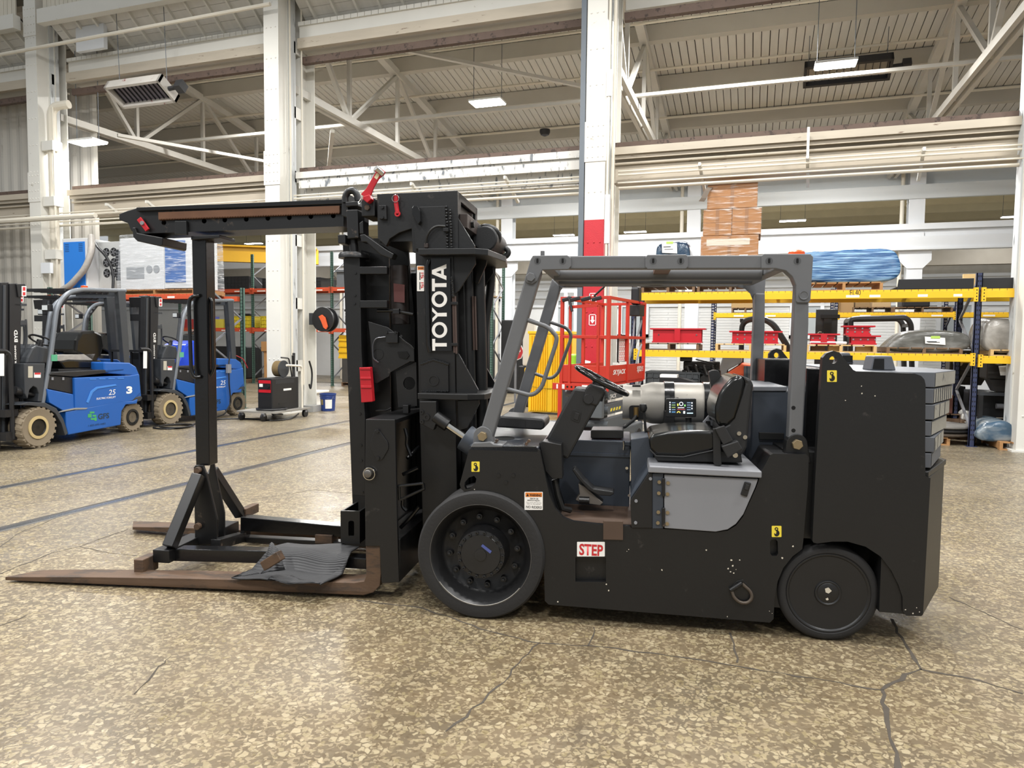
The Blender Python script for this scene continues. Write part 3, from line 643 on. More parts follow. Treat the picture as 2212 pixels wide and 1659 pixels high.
DOOR = hz('box_door', [(1435, 1025), (1638, 1035), (1632, 1052), (1606, 1111), (1590, 1132), (1572, 1144), (1546, 1149), (1435, 1141)], bb, .05, LGREY)
hz('door_handle', [(1609, 1041), (1623, 1044), (1614, 1074), (1600, 1069)], bb-.012, bb+.002, BLKD, .004, par=DOOR)
hz('door_latch', [(1611, 1046), (1619, 1048), (1616, 1059), (1608, 1057)], bb-.018, bb-.01, PLAS, .002, par=DOOR)
zt = Z(1500, 1012, .0)
b = MB(); b.prism([(A(1400, 1008, .0), Z(1400, 1021, .0)), (A(1646, 1019, .0), Z(1646, 1033, .0)), (A(1646, 1019, .0), Z(1646, 1018.5, .0)), (A(1403, 1008, .0), Z(1403, 1007, .0))], .0, .62); b.build('seat_deck', LGREY, HR, .006)
b = MB(); b.box((1.02, 1.62), (.06, 1.37), (zf-.1, zt-.05)); b.build('engine_box', BK, HR)
b = MB(); b.box((1.0, 1.6), (.62, 1.37), (zt-.06, zt+.1)); b.build('engine_hood', BLUG, HR, .01)
for i in range(6): b = MB(); b.box((.78, .98), (.55+i*.03, .565+i*.03), (zt+.04, zt+.055)); b.build('grille_bar', BKW, HR)
hz('side_cover', [(1363, 949), (1412, 941), (1412, 1022), (1401, 1024), (1364, 1078)], .3, .58, BLUG, .004)
# rear shoulder block carrying the guard leg
hz('shoulder_block', [(1646, 1017), (1664, 983), (1670, 980), (1743, 982), (1747, 988), (1745, 1050), (1735, 1170), (1606, 1116)], .066, .42, BK, .005)
hz('shoulder_block', [(1646, 1017), (1664, 983), (1670, 980), (1743, 982), (1747, 988), (1745, 1050), (1735, 1170), (1606, 1116)], 1.02, 1.374, BK, .005)
# --- overhead guard
def guard(b0, tk, lug):
    fr = HF; o = b0-HGB
    def g(name, px, db0, db1, bev=.006, rn=0):
        P = fr.az(px, HGB+db0)
        if rn: P = [(q[0], q[1]) for q in rnd(P, rn)]
        b = MB(); b.prism(P, b0+db0*(1 if lug > 0 else 1), b0+db1); return b.build(name, GREY, HR, bev)
    s = lug
    g('guard_leg', [(1030, 957), (1146, 560), (1169, 584), (1168, 592), (1060, 957)], 0, tk, .008)
    g('guard_beam', [(1180, 553), (1672, 551), (1672, 580), (1180, 581)], .0, tk, .006)
    g('guard_leg', [(1719.6, 600), (1748, 600), (1747, 700), (1734, 958), (1703, 958)], 0, tk, .008)
    return s
HGB = .08
guard(.08, .075, 1); guard(1.285, .075, -1)
FRC = [(1146, 560), (1151, 552), (1225, 551), (1233, 556), (1234, 575), (1228, 582), (1172, 583), (1168, 590), (1160, 607), (1150, 614), (1138, 611), (1133, 605)]
RRC = [(1645, 552), (1650, 548), (1751, 548.5), (1757, 554.5), (1751, 648.5), (1747, 654), (1723, 654), (1719.6, 651), (1719.6, 617), (1712, 598), (1698, 585), (1676, 580), (1645, 580)]
MIDP = [(1394, 555), (1399, 550), (1482, 549.5), (1487, 554), (1487, 576), (1482, 581), (1399, 582), (1394, 577)]
for px in (FRC, RRC, MIDP):
    hz('gusset_plate', px, .068, .08, GREY, .004)
    b = MB(); b.prism(HF.az(px, .068), 1.36, 1.372); b.build('gusset_plate', GREY, HR)
# the rear gusset's curved thickness and the front one carry on behind the face
hz('gusset_web', [(1719.6, 617), (1712, 598), (1698, 585), (1676, 580), (1720, 575), (1735, 600)], .08, .155, GREY, 0)
for x in (1161, 1215.5, 1411, 1470.5, 1661.5, 1722.5):
    q = HF.p(x, 563.5, .068); r = .0185
    b = MB(); b.lathe((q.x, .0665, q.z), [(r, 0), (r, .001), (r*.93, .0012), (r*.9, .0005)], 'b', 24); o = b.build('hole_rim', mat('guard_grey_dark', '#47484a', .5), HR)
    b = MB(); w, h = .0062, .013; b.prism(rnd([(q.x-w, q.z-h), (q.x+w, q.z-h), (q.x+w, q.z+h), (q.x-w, q.z+h)], .006), .066, .0672); b.build('slot', BLANK, o)
for x, y, m in ((1147, 599, GREY), (1043, 942, BRASS), (1805*0+1721.5, 959.5, BRASS)):
    q = HF.p(x, y, .07); b = MB(); b.cyl((q.x, .045 if m is BRASS else .05, q.z), .028 if y > 700 else .026, .03, 'b', 6); b.build('guard_bolt', m, HR, .002)
q = HF.p(1736, 638, .068); b = MB(); b.lathe((q.x, .06, q.z), [(.024, .01), (.024, 0), (.02, 0), (.018, .003)], 'b', 20); b.build('plug', GREY, HR)
for x, y in ((1043, 942), (1721.5, 959.5)):
    q = HF.p(x, y, .075)
    for b0, b1 in ((.072, .15), (1.29, 1.37)):
        P = [(q.x+.055*math.cos(t*math.pi/10), q.z+.055*math.sin(t*math.pi/10)) for t in range(11)]+[(q.x-.06, q.z-.1), (q.x+.075, q.z-.1)]
        bb_ = MB(); bb_.prism(P, b0, b1); bb_.build('leg_lug', GREY if x < 1200 else BK, HR, .003)
for y in (881, 930):
    q = HF.p(1714, y, .08); b = MB(); b.cyl((q.x, .0795, q.z), .011, .001, 'b', 14); b.build('leg_hole', BLANK, HR)
zb0, zb1 = Z(1400, 580, .08), Z(1400, 553, .08)
b = MB(); b.cyl((A(1175, 565), .62, (zb0+zb1)/2-.01), .045, A(1690, 565)-A(1175, 565), 'a', 20); b.build('roof_bar', GREY, HR, 0, True)
b = MB(); b.cyl((A(1175, 565), .95, (zb0+zb1)/2-.01), .045, A(1690, 565)-A(1175, 565), 'a', 20); b.build('roof_bar', GREY, HR, 0, True)
for x, m in ((1163, GREY), (1692, GREY)): b = MB(); b.box((A(x, 565), A(x, 565)+.07), (.1, 1.34), (zb0+.005, zb1-.005)); b.build('cross_member', GREY, HR, .008)
b = MB(); b.box((A(1420, 565), A(1420, 565)+.09), (.12, 1.3), (zb0+.015, zb0+.04)); b.build('cross_member', mat('rust_primer_bar', '#6b4b3e', .6, var=.15), HR)
for bq in (.25, .45, .8, 1.12): b = MB(); b.box((A(1175, 565), A(1690, 565)), (bq, bq+.03), (zb1-.03, zb1-.01)); b.build('roof_slat', GREY, HR)
q = HF.p(1713, 549, .5); b = MB(); b.lathe((q.x+.03, .55, zb1), [(.06, 0), (.06, .02), (.05, .02), (.047, .07), (.03, .082), (.004, .085)], 'z', 18); b.build('beacon', mat('amber_beacon', '#d2521c', .25), HR, 0, True)
b = MB(); q = HF.p(1172, 552, .1); b.cyl((q.x, .1, q.z), .012, .025, 'z', 10); b.build('bolt', GREY, HR)
# grab handles
htube('grab_handle', [(1136, 690, .1), (1185, 706.6, .1), (1203, 727, .1), (1201, 742, .1), (1170, 838, .1), (1150, 855, .1), (1094, 840, .1)], .0125, GREY, 10, .05)
F2 = 1.30
htube('grab_handle', [(1186, 695, F2), (1224, 708, F2), (1234, 722, F2), (1232, 735, F2), (1206, 806, F2), (1189.5, 819, F2), (1155, 807, F2)], .0125, GREY, 10, .06)
# --- steering column, wheel, display
hz('steering_column', [(1240, 838), (1303, 846), (1301, 856), (1226, 993), (1186, 972), (1182, 945)], .2, .42, PLAS, .014)
hz('column_boss', [(1265, 838), (1274, 830), (1304, 838), (1307, 848), (1290, 878), (1258, 868)], .19, .3, PLAS, .01)
q = HF.p(1271, 862, .19); b = MB(); b.lathe((q.x, .186, q.z), [(.03, .004), (.028, 0), (.004, 0)], 'b', 20); b.build('horn_button', PLAS, HR)
hz('switch_recess', rnd([(1238, 884), (1256, 890), (1251, 914), (1232, 907)], 5), .196, .2, BLKD, .001)
hz('rocker_switch', [(1243, 891), (1252, 894), (1248, 909), (1239, 905)], .192, .197, PLAS, .002)
hz('kick_plate', [(1164, 957), (1172, 953), (1213, 960), (1215, 1034), (1192, 1034), (1178, 1018)], .1, .2, BK, .004)
htube('hydraulic_hose', [(1198, 1036, .15), (1205, 1070, .16), (1214, 1098, .16), (1232, 1102, .2)], .018, BLKD)
c = HF.p(1300, 822, .31); d = Vector((math.sin(math.radians(27.5)), 0, math.cos(math.radians(27.5)))); xx = Vector((d.z, 0, -d.x))
b = MB(); b.torus(c, .168, .0145, d, xx, 48, 10); SW = b.build('steering_wheel', VINYL, HR, 0, True)
b = MB()
for a in (90, 210, 330):
    t = math.radians(a); e = xx*math.cos(t)+d.cross(xx)*math.sin(t); b.bar(c-d*.03, c+e*.165, .03, .012, d)
b.lathe(c-d*.045, [(.02, 0), (.045, .005), (.045, .03), (.02, .045)], (d, xx, d.cross(xx)), 16); b.build('wheel_spokes', VINYL, SW, 0, True)
e0 = c-d*.05; e1 = HF.p(1284, 862, .31); b = MB(); b.tube([e0, e0.lerp(e1, .35), e0.lerp(e1, .36), e1], [.055, .075, .05, .05], 16); b.build('column_neck', PLAS, HR, 0, True)
# lever
htube('control_lever', [(1395, 935, .5), (1391, 885, .5)], .008, BLKD); b = MB(); q = HF.p(1389, 881, .5); b.lathe(q, [(.004, -.03), (.02, -.02), (.026, 0), (.02, .022), (.004, .028)], 'z', 12); b.build('lever_knob', BLKD, HR, 0, True)
# seat
CUS = [(1402, 950), (1404, 942), (1413, 938), (1443, 932), (1490, 930), (1548, 931), (1552, 970), (1545, 972), (1476, 986), (1418, 984), (1404, 970)]
hz('seat_cushion', CUS, .12, .56, VINYL, .035, sm=True); bpy.data.objects['seat_cushion'].modifiers['bevel'].segments = 4
hz('seat_base', [(1412, 984), (1476, 987), (1545, 973), (1600, 975), (1604, 1000), (1420, 997)], .15, .53, BLKD, .006)
htube('seat_piping', [(1404, 972, .115), (1418, 985, .115), (1476, 987, .115), (1545, 972, .115)], .004, PLAS)
BKR = [(1545, 880), (1553, 852), (1564, 834), (1580, 817), (1591, 812), (1603, 812), (1611, 826), (1607, 850), (1590, 905), (1572, 921), (1552, 922), (1545, 905)]
hz('backrest', BKR, .13, .55, VINYL, .02, sm=True)
hz('backrest_shell', [(1603, 811), (1622, 819), (1628, 832), (1621, 885), (1614, 968), (1606, 981), (1578, 990), (1560, 960), (1556, 925), (1574, 915), (1592, 880), (1610, 828)], .14, .54, PLAS, .014)
for x, y in ((1596, 936), (1609, 944)): hbolt(x, y, .14, .012, CHR, l=.01, n=10)
hz('belt_strap', [(1540, 926), (1549, 926), (1556, 930), (1558, 980), (1559, 1005), (1548, 1009), (1541, 1000)], .1, .112, BLKD, .003)
hz('belt_reel', [(1558, 964), (1594, 952), (1605, 970), (1572, 990)], .07, .13, PLAS, .006)
hz('belt_stalk', [(1544, 926), (1565, 919), (1584, 952), (1563, 962)], .08, .1, PLAS, .004)
b = MB(); q = HF.p(1588, 983, .1); b.cyl((q.x, .09, q.z), .014, .02, 'b', 10); b.build('belt_anchor', CHR, HR)
hz('hip_restraint', rnd([(1531, 803), (1540, 799), (1552, 800), (1564, 832), (1556, 872), (1543, 880)], 4), .58, .64, PLAS, .012)
for i in range(3):
    for j in range(2):
        q = HF.p(1525+i*8+j*9, 912-i*12+j*10, .57)
        b = MB(); b.box((q.x-.002, q.x+.022), (.565, .575), (q.z-.016, q.z+.008)); b.build('mesh_hole', BLANK, HR)
hz('step_mesh', [(1518, 912), (1542, 884), (1560, 915), (1535, 930)], .572, .59, LGREY, .002)
# display
DSP = hz('display', rnd(hrect(1439, 861, 1504, 901), 3), .62, .66, BLKD, .004)
hz('screen', hrect(1445, 867, 1498, 895), .6185, .6205, glow('screen_dark', '#10161c', .6), 0, par=DSP)
for x0, y0, x1, y1, c_ in [(1446, 868, 1448.5, 871, '#cfd6dd'), (1446, 873, 1448.5, 876, '#cfd6dd'), (1446, 878, 1448.5, 881, '#cfd6dd'), (1446, 883, 1448.5, 886, '#cfd6dd'), (1446, 888, 1448.5, 891, '#9fb0c0'), (1451, 869, 1459, 871, '#5e7184'), (1451, 874, 1459, 876, '#6d8a5e'), (1451, 879, 1459, 881, '#7d8a4a'), (1451, 884, 1459, 886, '#5e7184'), (1451, 889, 1459, 891, '#4f7fa8'), (1463, 872, 1465.5, 877, '#e3e052'), (1478, 874, 1481, 878, '#7fc46a'), (1464, 880, 1478, 881.5, '#d8d8d8'), (1463, 884, 1480, 885, '#b84a4a'), (1476, 888, 1480, 893.5, '#cdd6d0'), (1484, 869, 1492, 871, '#5e7184'), (1484, 874, 1492, 876, '#5e7184'), (1484, 879, 1492, 881, '#5e7184'), (1484, 884, 1492, 886, '#5e7184'), (1493.5, 869, 1496, 872, '#cfd6dd'), (1493.5, 875, 1496, 878, '#cfd6dd'), (1493.5, 881, 1496, 884, '#cfd6dd'), (1484, 891.5, 1497, 893.5, '#b5d5de')]:
    hz('readout', hrect(x0, y0, x1, y1), .6175, .6186, glow('scr'+c_[1:], c_, 1.0), 0, par=DSP)
q = HF.p(1471.5, 872.5, .618); b = MB(); b.lathe((q.x, .6172, q.z), [(.0125, 0), (.0125, .001), (.009, .001), (.009, 0)], 'b', 20, True); b.build('dial', glow('scr_dial', '#e6ecf2', 1.0), DSP)
q = HF.p(1466, 892, .618); b = MB(); b.prism([(q.x+.011*math.cos(t*math.pi/8), q.z+.011*math.sin(t*math.pi/8)) for t in range(9)]+[(q.x+.006*math.cos(t*math.pi/8), q.z+.006*math.sin(t*math.pi/8)) for t in range(8, -1, -1)], .617, .6186); b.build('dial', glow('scr_gauge', '#e2c85a', 1.0), DSP)
htube('display_post', [(1487, 902, .66), (1488, 925, .66)], .02, BLKD, 10)
# LPG cylinder with straps
TK = mat('scuffed_cylinder_steel', '#a9a49b', .45, .3, var=.12, vs=6, bump=.06, wear='#5a5148', wamt=.655, ws=18)
bt = 1.0; x0, x1 = A(1345, 870, bt), A(1540, 870, bt); zc = HF.p(1440, 871, bt).z; rt = .142
TANK = MB(); TANK.lathe((x0, bt, zc), [(rt*.8, 0), (rt*.84, .0), (rt*.84, .12), (rt*.86, .13), (rt*.99, .19), (rt, .22), (rt, .55), (rt*.96, .59), (rt*.75, .63), (.01, .645)], 'a', 36)
TANK = TANK.build('gas_cylinder', TK, HR, 0, True)
for x in (1433, 1517): b = MB(); a0 = A(x, 870, bt); b.lathe((a0, bt, zc), [(rt+.001, 0), (rt+.008, 0), (rt+.008, .065), (rt+.001, .065)], 'a', 36, True); b.build('tank_strap', BKG, HR, 0, True)
for x in (1435, 1530): a0 = A(x, 870, bt); b = MB(); b.box((a0-.01, a0+.06), (bt-rt-.02, bt+rt), (zc-rt-.25, zc-rt*.25)); b.build('tank_cradle', BLKD, HR, .004)
hz('collar_opening', rnd(hrect(1359, 876, 1393, 907), 7), bt-rt*.9, bt-rt*.84, BLANK, 0, par=TANK)
htube('valve', [(1374, 880, bt-rt*.95), (1374, 900, bt-rt*.95)], .016, mat('brass_valve', '#9a7d4e', .3, .8), 10, par=TANK)
htube('gas_hose', [(1374, 898, bt-rt), (1368, 908, bt-rt-.05), (1350, 922, .75), (1330, 926, .72)], .011, BLKD)
hz('cylinder_label', hrect(1366, 832, 1384, 836), bt-rt*.84-.003, bt-rt*.6, BLKD, 0, par=TANK)
text('Super', BLKD, TANK, HF.p(1447, 856, bt-rt-.002), SX, SY, h=.012, bold=.01); text('Torklift', BLKD, TANK, HF.p(1447, 862, bt-rt-.002), SX, SY, h=.014, bold=.02)
# cover box on the front deck
hz('deck_module', [(1073, 907), (1081, 899), (1172, 905), (1177, 912), (1176, 925), (1168, 929), (1072, 923)], .42, .72, PLAS, .01)
hz('module_seam', hrect(1134, 908, 1135.2, 926), .418, .42, BLKD, 0)
for x, y in ((1074, 951), (1071, 957), (1143, 952), (1138, 958)): hbolt(x, y, .1, .01, RUSTF, l=.02, n=6)
b = MB(); b.prism(ellipse(A(1084, 943, .3), .36, .07, .09), zd, zd+.0015, 'ab'); b.build('deck_opening', BLANK, HR)
hz('deck_plate', [(1016, 966), (1022, 957), (1058, 955), (1066, 960), (1085, 962), (1085, 966)], .028, .2, GREY, .003)
# tilt cylinder
def cylv(name, p, q, r, m, n=20): b = MB(); b.tube([p, q], r, n); return b.build(name, m, HR, .003, True)
t0, t1, t2 = HF.p(966, 918, .3), HF.p(1004, 944, .3), HF.p(1045, 972, .3)
cylv('tilt_cylinder_rod', t0, t1, .022, CHR); cylv('tilt_cylinder', t1, t2, .082, BLUG, 28); cylv('rod_clevis', t0+(t0-t1)*.7, t0+(t1-t0)*.05, .04, BK)
t0, t1, t2 = [v+Vector((0, .84, 0)) for v in (t0, t1, t2)]; cylv('tilt_cylinder_rod', t0, t1, .022, CHR); cylv('tilt_cylinder', t1, t2+(t2-t1)*.3, .082, BLUG, 28)
# --- engine hood and boxes behind the seat
b = MB(); b.box((A(1624, 900, .45), 1.93), (.45, 1.2), (zt-.05, Z(1640, 843, .45))); b.build('rear_hood', BLUG, HR, .008)
hz('hood_cap', [(1628, 835), (1700, 835), (1700, 845), (1627, 845)], .44, 1.1, mat('hood_grey', '#63656a', .4, var=.05), .004)
hz('hood_bracket', [(1640, 934), (1694, 936), (1693, 950), (1640, 949)], .43, .45, BLKD, .002)
b = MB(); a0 = A(1742, 820, .3); b.box((a0, 1.95), (.3, .72), (.95, Z(1760, 795, .3))); b.build('radiator_box', BKG, HR, .006)
b = MB(); a1 = A(1652, 800, .95); b.box((a1, 1.96), (.95, 1.3), (.95, Z(1690, 776, .95))); b.build('radiator_box', BKG, HR, .006)
b = MB(); b.box((1.72, 1.96), (.08, 1.37), (.55, 1.02)); b.build('rear_bulkhead', BK, HR)
# --- counterweight
EAR = [(1770, 880), (1775, 800), (1777, 773), (1786, 763), (1800, 758), (1813, 761), (1824, 775), (1843, 799), (1849, 802), (1976, 807), (1990, 812), (1997, 820), (1999.5, 831), (1998.5, 960), (1999, 1028), (2010, 1033), (1994, 1327), (1990, 1331), (1958, 1330), (1950, 1320), (1949.5, 1290), (1941, 1264), (1925, 1232), (1902, 1202), (1870, 1181), (1831, 1170), (1798, 1170), (1765, 1174), (1757, 1172), (1755, 1168), (1760.6, 1043)]
hz('counterweight_side', EAR, 0, .045, BK, 0, [ellipse(1800, 777.5, 8.5, 8, 20)])
Pe = HF.az(EAR, 0); hole = HF.az(ellipse(1800, 777.5, 8.5, 8, 20), 0)
b = MB(); b.prism(Pe, 1.395, 1.44, 'az', [hole]); b.build('counterweight_side', BK, HR)
zl = Z(2009, 1033, 0); aE = A(2009, 1033, 0)
b = MB(); b.prism([(2.2, .02), (aE-.004, .004), (2.68, .49), (2.68, .95), (aE-.004, 1.436), (2.2, 1.42)], .19, zl, 'ab'); b.build('counterweight_base', BK, HR, .004)
b = MB(); b.box((1.93, 2.33), (.05, 1.39), (.56, Z(1900, 806, .05)-.02)); b.build('counterweight_body', BK, HR)
ztop = [803+0, ]
ys = [(805, 837), (840, 872), (875, 907), (911, 942), (945, 977), (980, 1011)]
a_side = A(1998, 900, .05); nx = [2019, 2016, 2017, 2011, 2018, 2011]
for i, (y0, y1) in enumerate(ys):
    an = A(nx[i], (y0+y1)/2, .07); z1 = Z(nx[i], y0-.5, .07); z0 = Z(nx[i], y1, .07); f_ = 2.72-.012*i
    b = MB(); b.prism([(2.05, .075), (an, .07), (f_, .5), (f_, .94), (an, 1.37), (2.05, 1.37)], z0, z1, 'ab'); S = b.build('ballast_slab', BAL, HR, .003)
    # weathered chamfer face, some of them ribbed
    d0 = Vector((an, .07, 0)); d1 = Vector((f_, .5, 0)); nrm = Vector((d1.y-d0.y, -(d1.x-d0.x), 0)).normalized()*.002
    b = MB(); k = 9 if i == 1 else (3 if i in (2, 4) else 1)
    for j in range(k):
        s, e = d0.lerp(d1, j/k+.02), d0.lerp(d1, (j+1)/k-.02)
        b.add([s+nrm+Vector((0, 0, z0+.004)), e+nrm+Vector((0, 0, z0+.004)), e+nrm+Vector((0, 0, z1-.004)), s+nrm+Vector((0, 0, z1-.004))], [(0, 1, 2, 3)])
    b.build('slab_face', BALR if i < 5 else BAL, S)
b = MB(); zq = Z(2012, 1018, .06); b.prism([(2.3, .06), (aE, .02), (2.685, .48), (2.685, .96), (aE, 1.4), (2.3, 1.4)], zl, zl+.03, 'ab'); b.build('weld_lip', BKW, HR, .004)
for x0_, x1_, y0_, y1_, bq in ((1880, 1936, 769, 800, .25), (1812, 1845, 762, 785, .85)):
    hz('lifting_lug', [(x0_, y1_), (x0_+8, y0_), (x1_-9, y0_), (x1_, y1_)], bq, bq+.14, BAL, .006)
    hz('lug_opening', [(x0_+5, y1_-3), (x0_+9, y0_+6), (x0_+30, y0_+6), (x0_+30, y1_-2)], bq-.002, bq, BLANK, 0)
text('C', WHD, HR, Vector((2.66, .46, .56)), (.45, .89, 0), SY, h=.12)
# --- wheels
FWX, FWZ = .047, .372
def wheel_front(bo, s):
    """s=1: outer face toward -b"""
    def o(v): return bo+s*v
    b = MB(); b.lathe((FWX, 0, FWZ), [(.365, o(.32)), (.372, o(.31)), (.372, o(.02)), (.36, o(.004)), (.335, o(0)), (.300, o(.004)), (.292, o(.012)), (.288, o(.16)), (.28, o(.3))], 'b', 72, False, True); Wt = b.build('tyre', RUB, HR, 0, True)
    b = MB(); b.torus((FWX, o(.006), FWZ), .296, .003, (0, 1, 0), (1, 0, 0), 72, 6); b.build('rim_edge', mat('worn_rim_edge', '#4b4947', .5, .3, var=.5, vs=30), Wt, 0, True)
    b = MB(); b.lathe((FWX, 0, FWZ), [(.299, o(.006)), (.285, o(.02)), (.252, o(.105)), (.238, o(.12)), (.15, o(.14)), (.145, o(.14))], 'b', 64, False, False); b.build('rim', RIMB, Wt, 0, True)
    b = MB(); b.lathe((FWX, 0, FWZ), [(.152, o(.14)), (.150, o(.08)), (.143, o(.055)), (.139, o(.03)), (.118, o(.026)), (.115, o(.022)), (.035, o(.02)), (.034, o(.014)), (.006, o(.013))], 'b', 48, False, False); b.build('hub', RIMB, Wt, 0, True)
    for i in range(12):
        t = 2*math.pi*i/12+.12; x, z = FWX+.203*math.cos(t), FWZ+.203*math.sin(t)
        b = MB(); b.lathe((x, 0, z), [(.0215, o(.139)), (.02, o(.13)), (.0175, o(.126)), (.0175, o(.1)), (.01, o(.099)), (.01, o(.078)), (.004, o(.076))], 'b', 10); b.build('wheel_nut', RIMB, Wt)
    for i in range(18):
        t = 2*math.pi*i/18; x, z = FWX+.129*math.cos(t), FWZ+.129*math.sin(t)
        b = MB(); b.lathe((x, 0, z), [(.0095, o(.03)), (.0095, o(.016)), (.005, o(.015)), (.005, o(.02))], 'b', 8); b.build('hub_bolt', RIMB, Wt)
    return Wt
WF = wheel_front(0, 1); wheel_front(1.44, -1)
b = MB(); q = HF.p(1050, 1187, .019); b.prism([(q.x-.03, q.z+.018), (q.x-.02, q.z+.03), (q.x+.033, q.z-.008), (q.x+.024, q.z-.022)], .017, .0195); b.build('hub_sticker', mat('blue_sticker', '#4a5590', .3), WF)
RWX, RWZ = 1.952, .262
def wheel_rear(bo, s):
    def o(v): return bo+s*v
    b = MB(); b.lathe((RWX, 0, RWZ), [(.255, o(.22)), (.262, o(.21)), (.262, o(.02)), (.25, o(.004)), (.236, o(0)), (.222, o(.0)), (.214, o(.008)), (.2, o(.02))], 'b', 64); Wt = b.build('tyre', RUB, HR, 0, True)
    b = MB(); b.lathe((RWX, 0, RWZ), [(.222, o(.012)), (.214, o(.002)), (.21, o(.0015)), (.205, o(.004)), (.2, o(.01)), (.07, o(.012)), (.067, o(.005)), (.062, o(.003)), (.055, o(.007)), (.05, o(.004)), (.005, o(.004))], 'b', 56, False, False); b.build('rim', RIMB, Wt, 0, True)
    return Wt
WR = wheel_rear(.05, 1); wheel_rear(1.39, -1)
CHIPW = mat('bare_chip', '#cbc3b2', .6)
def chips(px, b, r=.004, par=None):
    m = MB(); rr = random.Random(len(px))
    for x, y in px:
        q = HF.p(x, y, b); n = 5; s = r*rr.uniform(.5, 1.3); m.prism([(q.x+s*rr.uniform(.5, 1.2)*math.cos(i*1.256), q.z+s*rr.uniform(.5, 1.2)*math.sin(i*1.256)) for i in range(n)], b-.0006, b)
    tag(m.build('paint_chips', CHIPW, par or HR), kind='stuff')
chips([(1788, 1276), (1787, 1295)], .052, .014, WR)
chips([(1580, 1210), (1583, 1222), (1578, 1235), (1590, 1230), (1573, 1228), (1598, 1210), (1585, 1238), (1662, 1320), (1668, 1325), (1571, 1332), (1713, 1180), (1690, 1205), (1526, 1188), (1310, 1262), (1315, 1276), (1354, 1191), (1358, 1187), (1430, 1231), (1205, 1300), (1025, 1057)], .03, .005)
chips([(1826, 865), (1861, 834), (1890, 855), (1862, 850), (1956, 1317), (1980, 1313), (1986, 1322), (1972, 1325)], 0, .005)
# tie-down ring
hz('ring_recess', [(1578, 1272), (1590, 1256), (1605, 1252), (1621, 1268), (1630, 1282), (1627, 1300), (1610, 1307), (1590, 1300)], .026, .0305, BKW, .002)
htube('tie_down_ring', [(1581, 1276, .02), (1585, 1290, .012), (1598, 1302, .01), (1615, 1303, .01), (1625, 1292, .012), (1622, 1278, .016), (1603, 1261, .02)], .009, mat('worn_ring', '#4d443b', .5, .4, var=.4, vs=20), 10, .03)
htube('ring_bar', [(1578, 1275, .02), (1603, 1259, .02)], .013, BKW, 10)
b = MB(); b.tube([(FWX+.29*math.cos(t), .004, FWZ+.29*math.sin(t)) for t in [math.radians(215+i*4) for i in range(28)]], .003, 6); b.build('scuffed_edge', CHIP, WF, 0, True)
# --- decals and lettering
def decal(px0, px1, b, m, name='decal', par=None, rn=.004):
    P = HF.az(hrect(*px0, *px1), b); P = [(q[0], q[1]) for q in rnd(P, rn)]
    k = MB(); k.prism(P, b-.0012, b); return k.build(name, m, par or HR)
def hook(x0, y0, x1, y1, b):
    D = decal((x0, y0), (x1, y1), b, YELD, 'hook_decal'); w, h = x1-x0, y1-y0
    pts = [(.5, .36), (.58, .46), (.64, .58), (.64, .7), (.55, .82), (.42, .84), (.32, .76), (.29, .66)]
    P = [HF.p(x0+u*w, y0+v*h, b-.0022) for u, v in pts]; P = rnd(P, .02, 4, False); n = len(P)
    L_, R2 = [], []
    for i, p in enumerate(P):
        t = Vector(P[min(i+1, n-1)])-Vector(P[max(i-1, 0)]); t.normalize(); u = i/(n-1)
        ww = .004+.0045*math.sin(math.pi*min(1, u*1.15)) if u < .93 else .002
        L_.append((p[0]-t.z*ww, p[2]+t.x*ww)); R2.append((p[0]+t.z*ww, p[2]-t.x*ww))
    k = MB()
    for i in range(n-1): k.prism([L_[i], L_[i+1], R2[i+1], R2[i]], b-.0022, b-.001)
    c = HF.p(x0+.48*w, y0+.27*h, b); k.lathe((c.x, b-.0022, c.z), [(.0095, 0), (.0095, .001), (.0045, .001), (.0045, 0)], 'b', 16, True); k.build('hook_symbol', BLKD, D)
hook(1018.5, 997, 1036, 1019, .03); hook(1667, 1136, 1688, 1160, .03); hook(1786.5, 800, 1807.5, 825, 0)
D = decal((1133, 1062.5), (1172.5, 1101.5), .03, WHD, 'warning_decal'); bq = .0285
hz('decal_band', hrect(1135, 1064, 1171, 1073.5), bq, .0295, ORD, 0, par=D)
def htext(s, m, par, x, y, x1, h, b, bold=.02, **k): p0 = HF.p(x, y, b); return text(s, m, par, p0, SX, SY, w=HF.p(x1, y, b).x-p0.x if x1 else None, h=h, bold=bold, **k)
htext('WARNING', BLKD, D, 1144, 1072, 1169, .015, .0283, .03)
q = HF.az([(1137, 1072), (1142.5, 1072), (1139.7, 1065.5)], .0283); k = MB(); k.prism(q, .0281, .0284); k.build('decal_triangle', BLKD, D)
htext('DEATH OR', BLKD, D, 1145, 1078.5, 1163, .0085, bq); htext('SERIOUS INJURY.', BLKD, D, 1139, 1082.5, 1167, .0085, bq); htext('Never permit riders operating', BLKD, D, 1137, 1086, 1169, .0055, bq, 0); htext('riders on the machine.', BLKD, D, 1138, 1089, 1168, .0055, bq, 0); htext('NO RIDERS!', BLKD, D, 1136.5, 1097.5, 1170.5, .0145, bq, .01)
D = decal((1246.5, 1170.5), (1306.5, 1202), .03, WHD, 'step_decal'); htext('STEP', REDD, D, 1251, 1199, 1302.5, .066, .0285, .03)
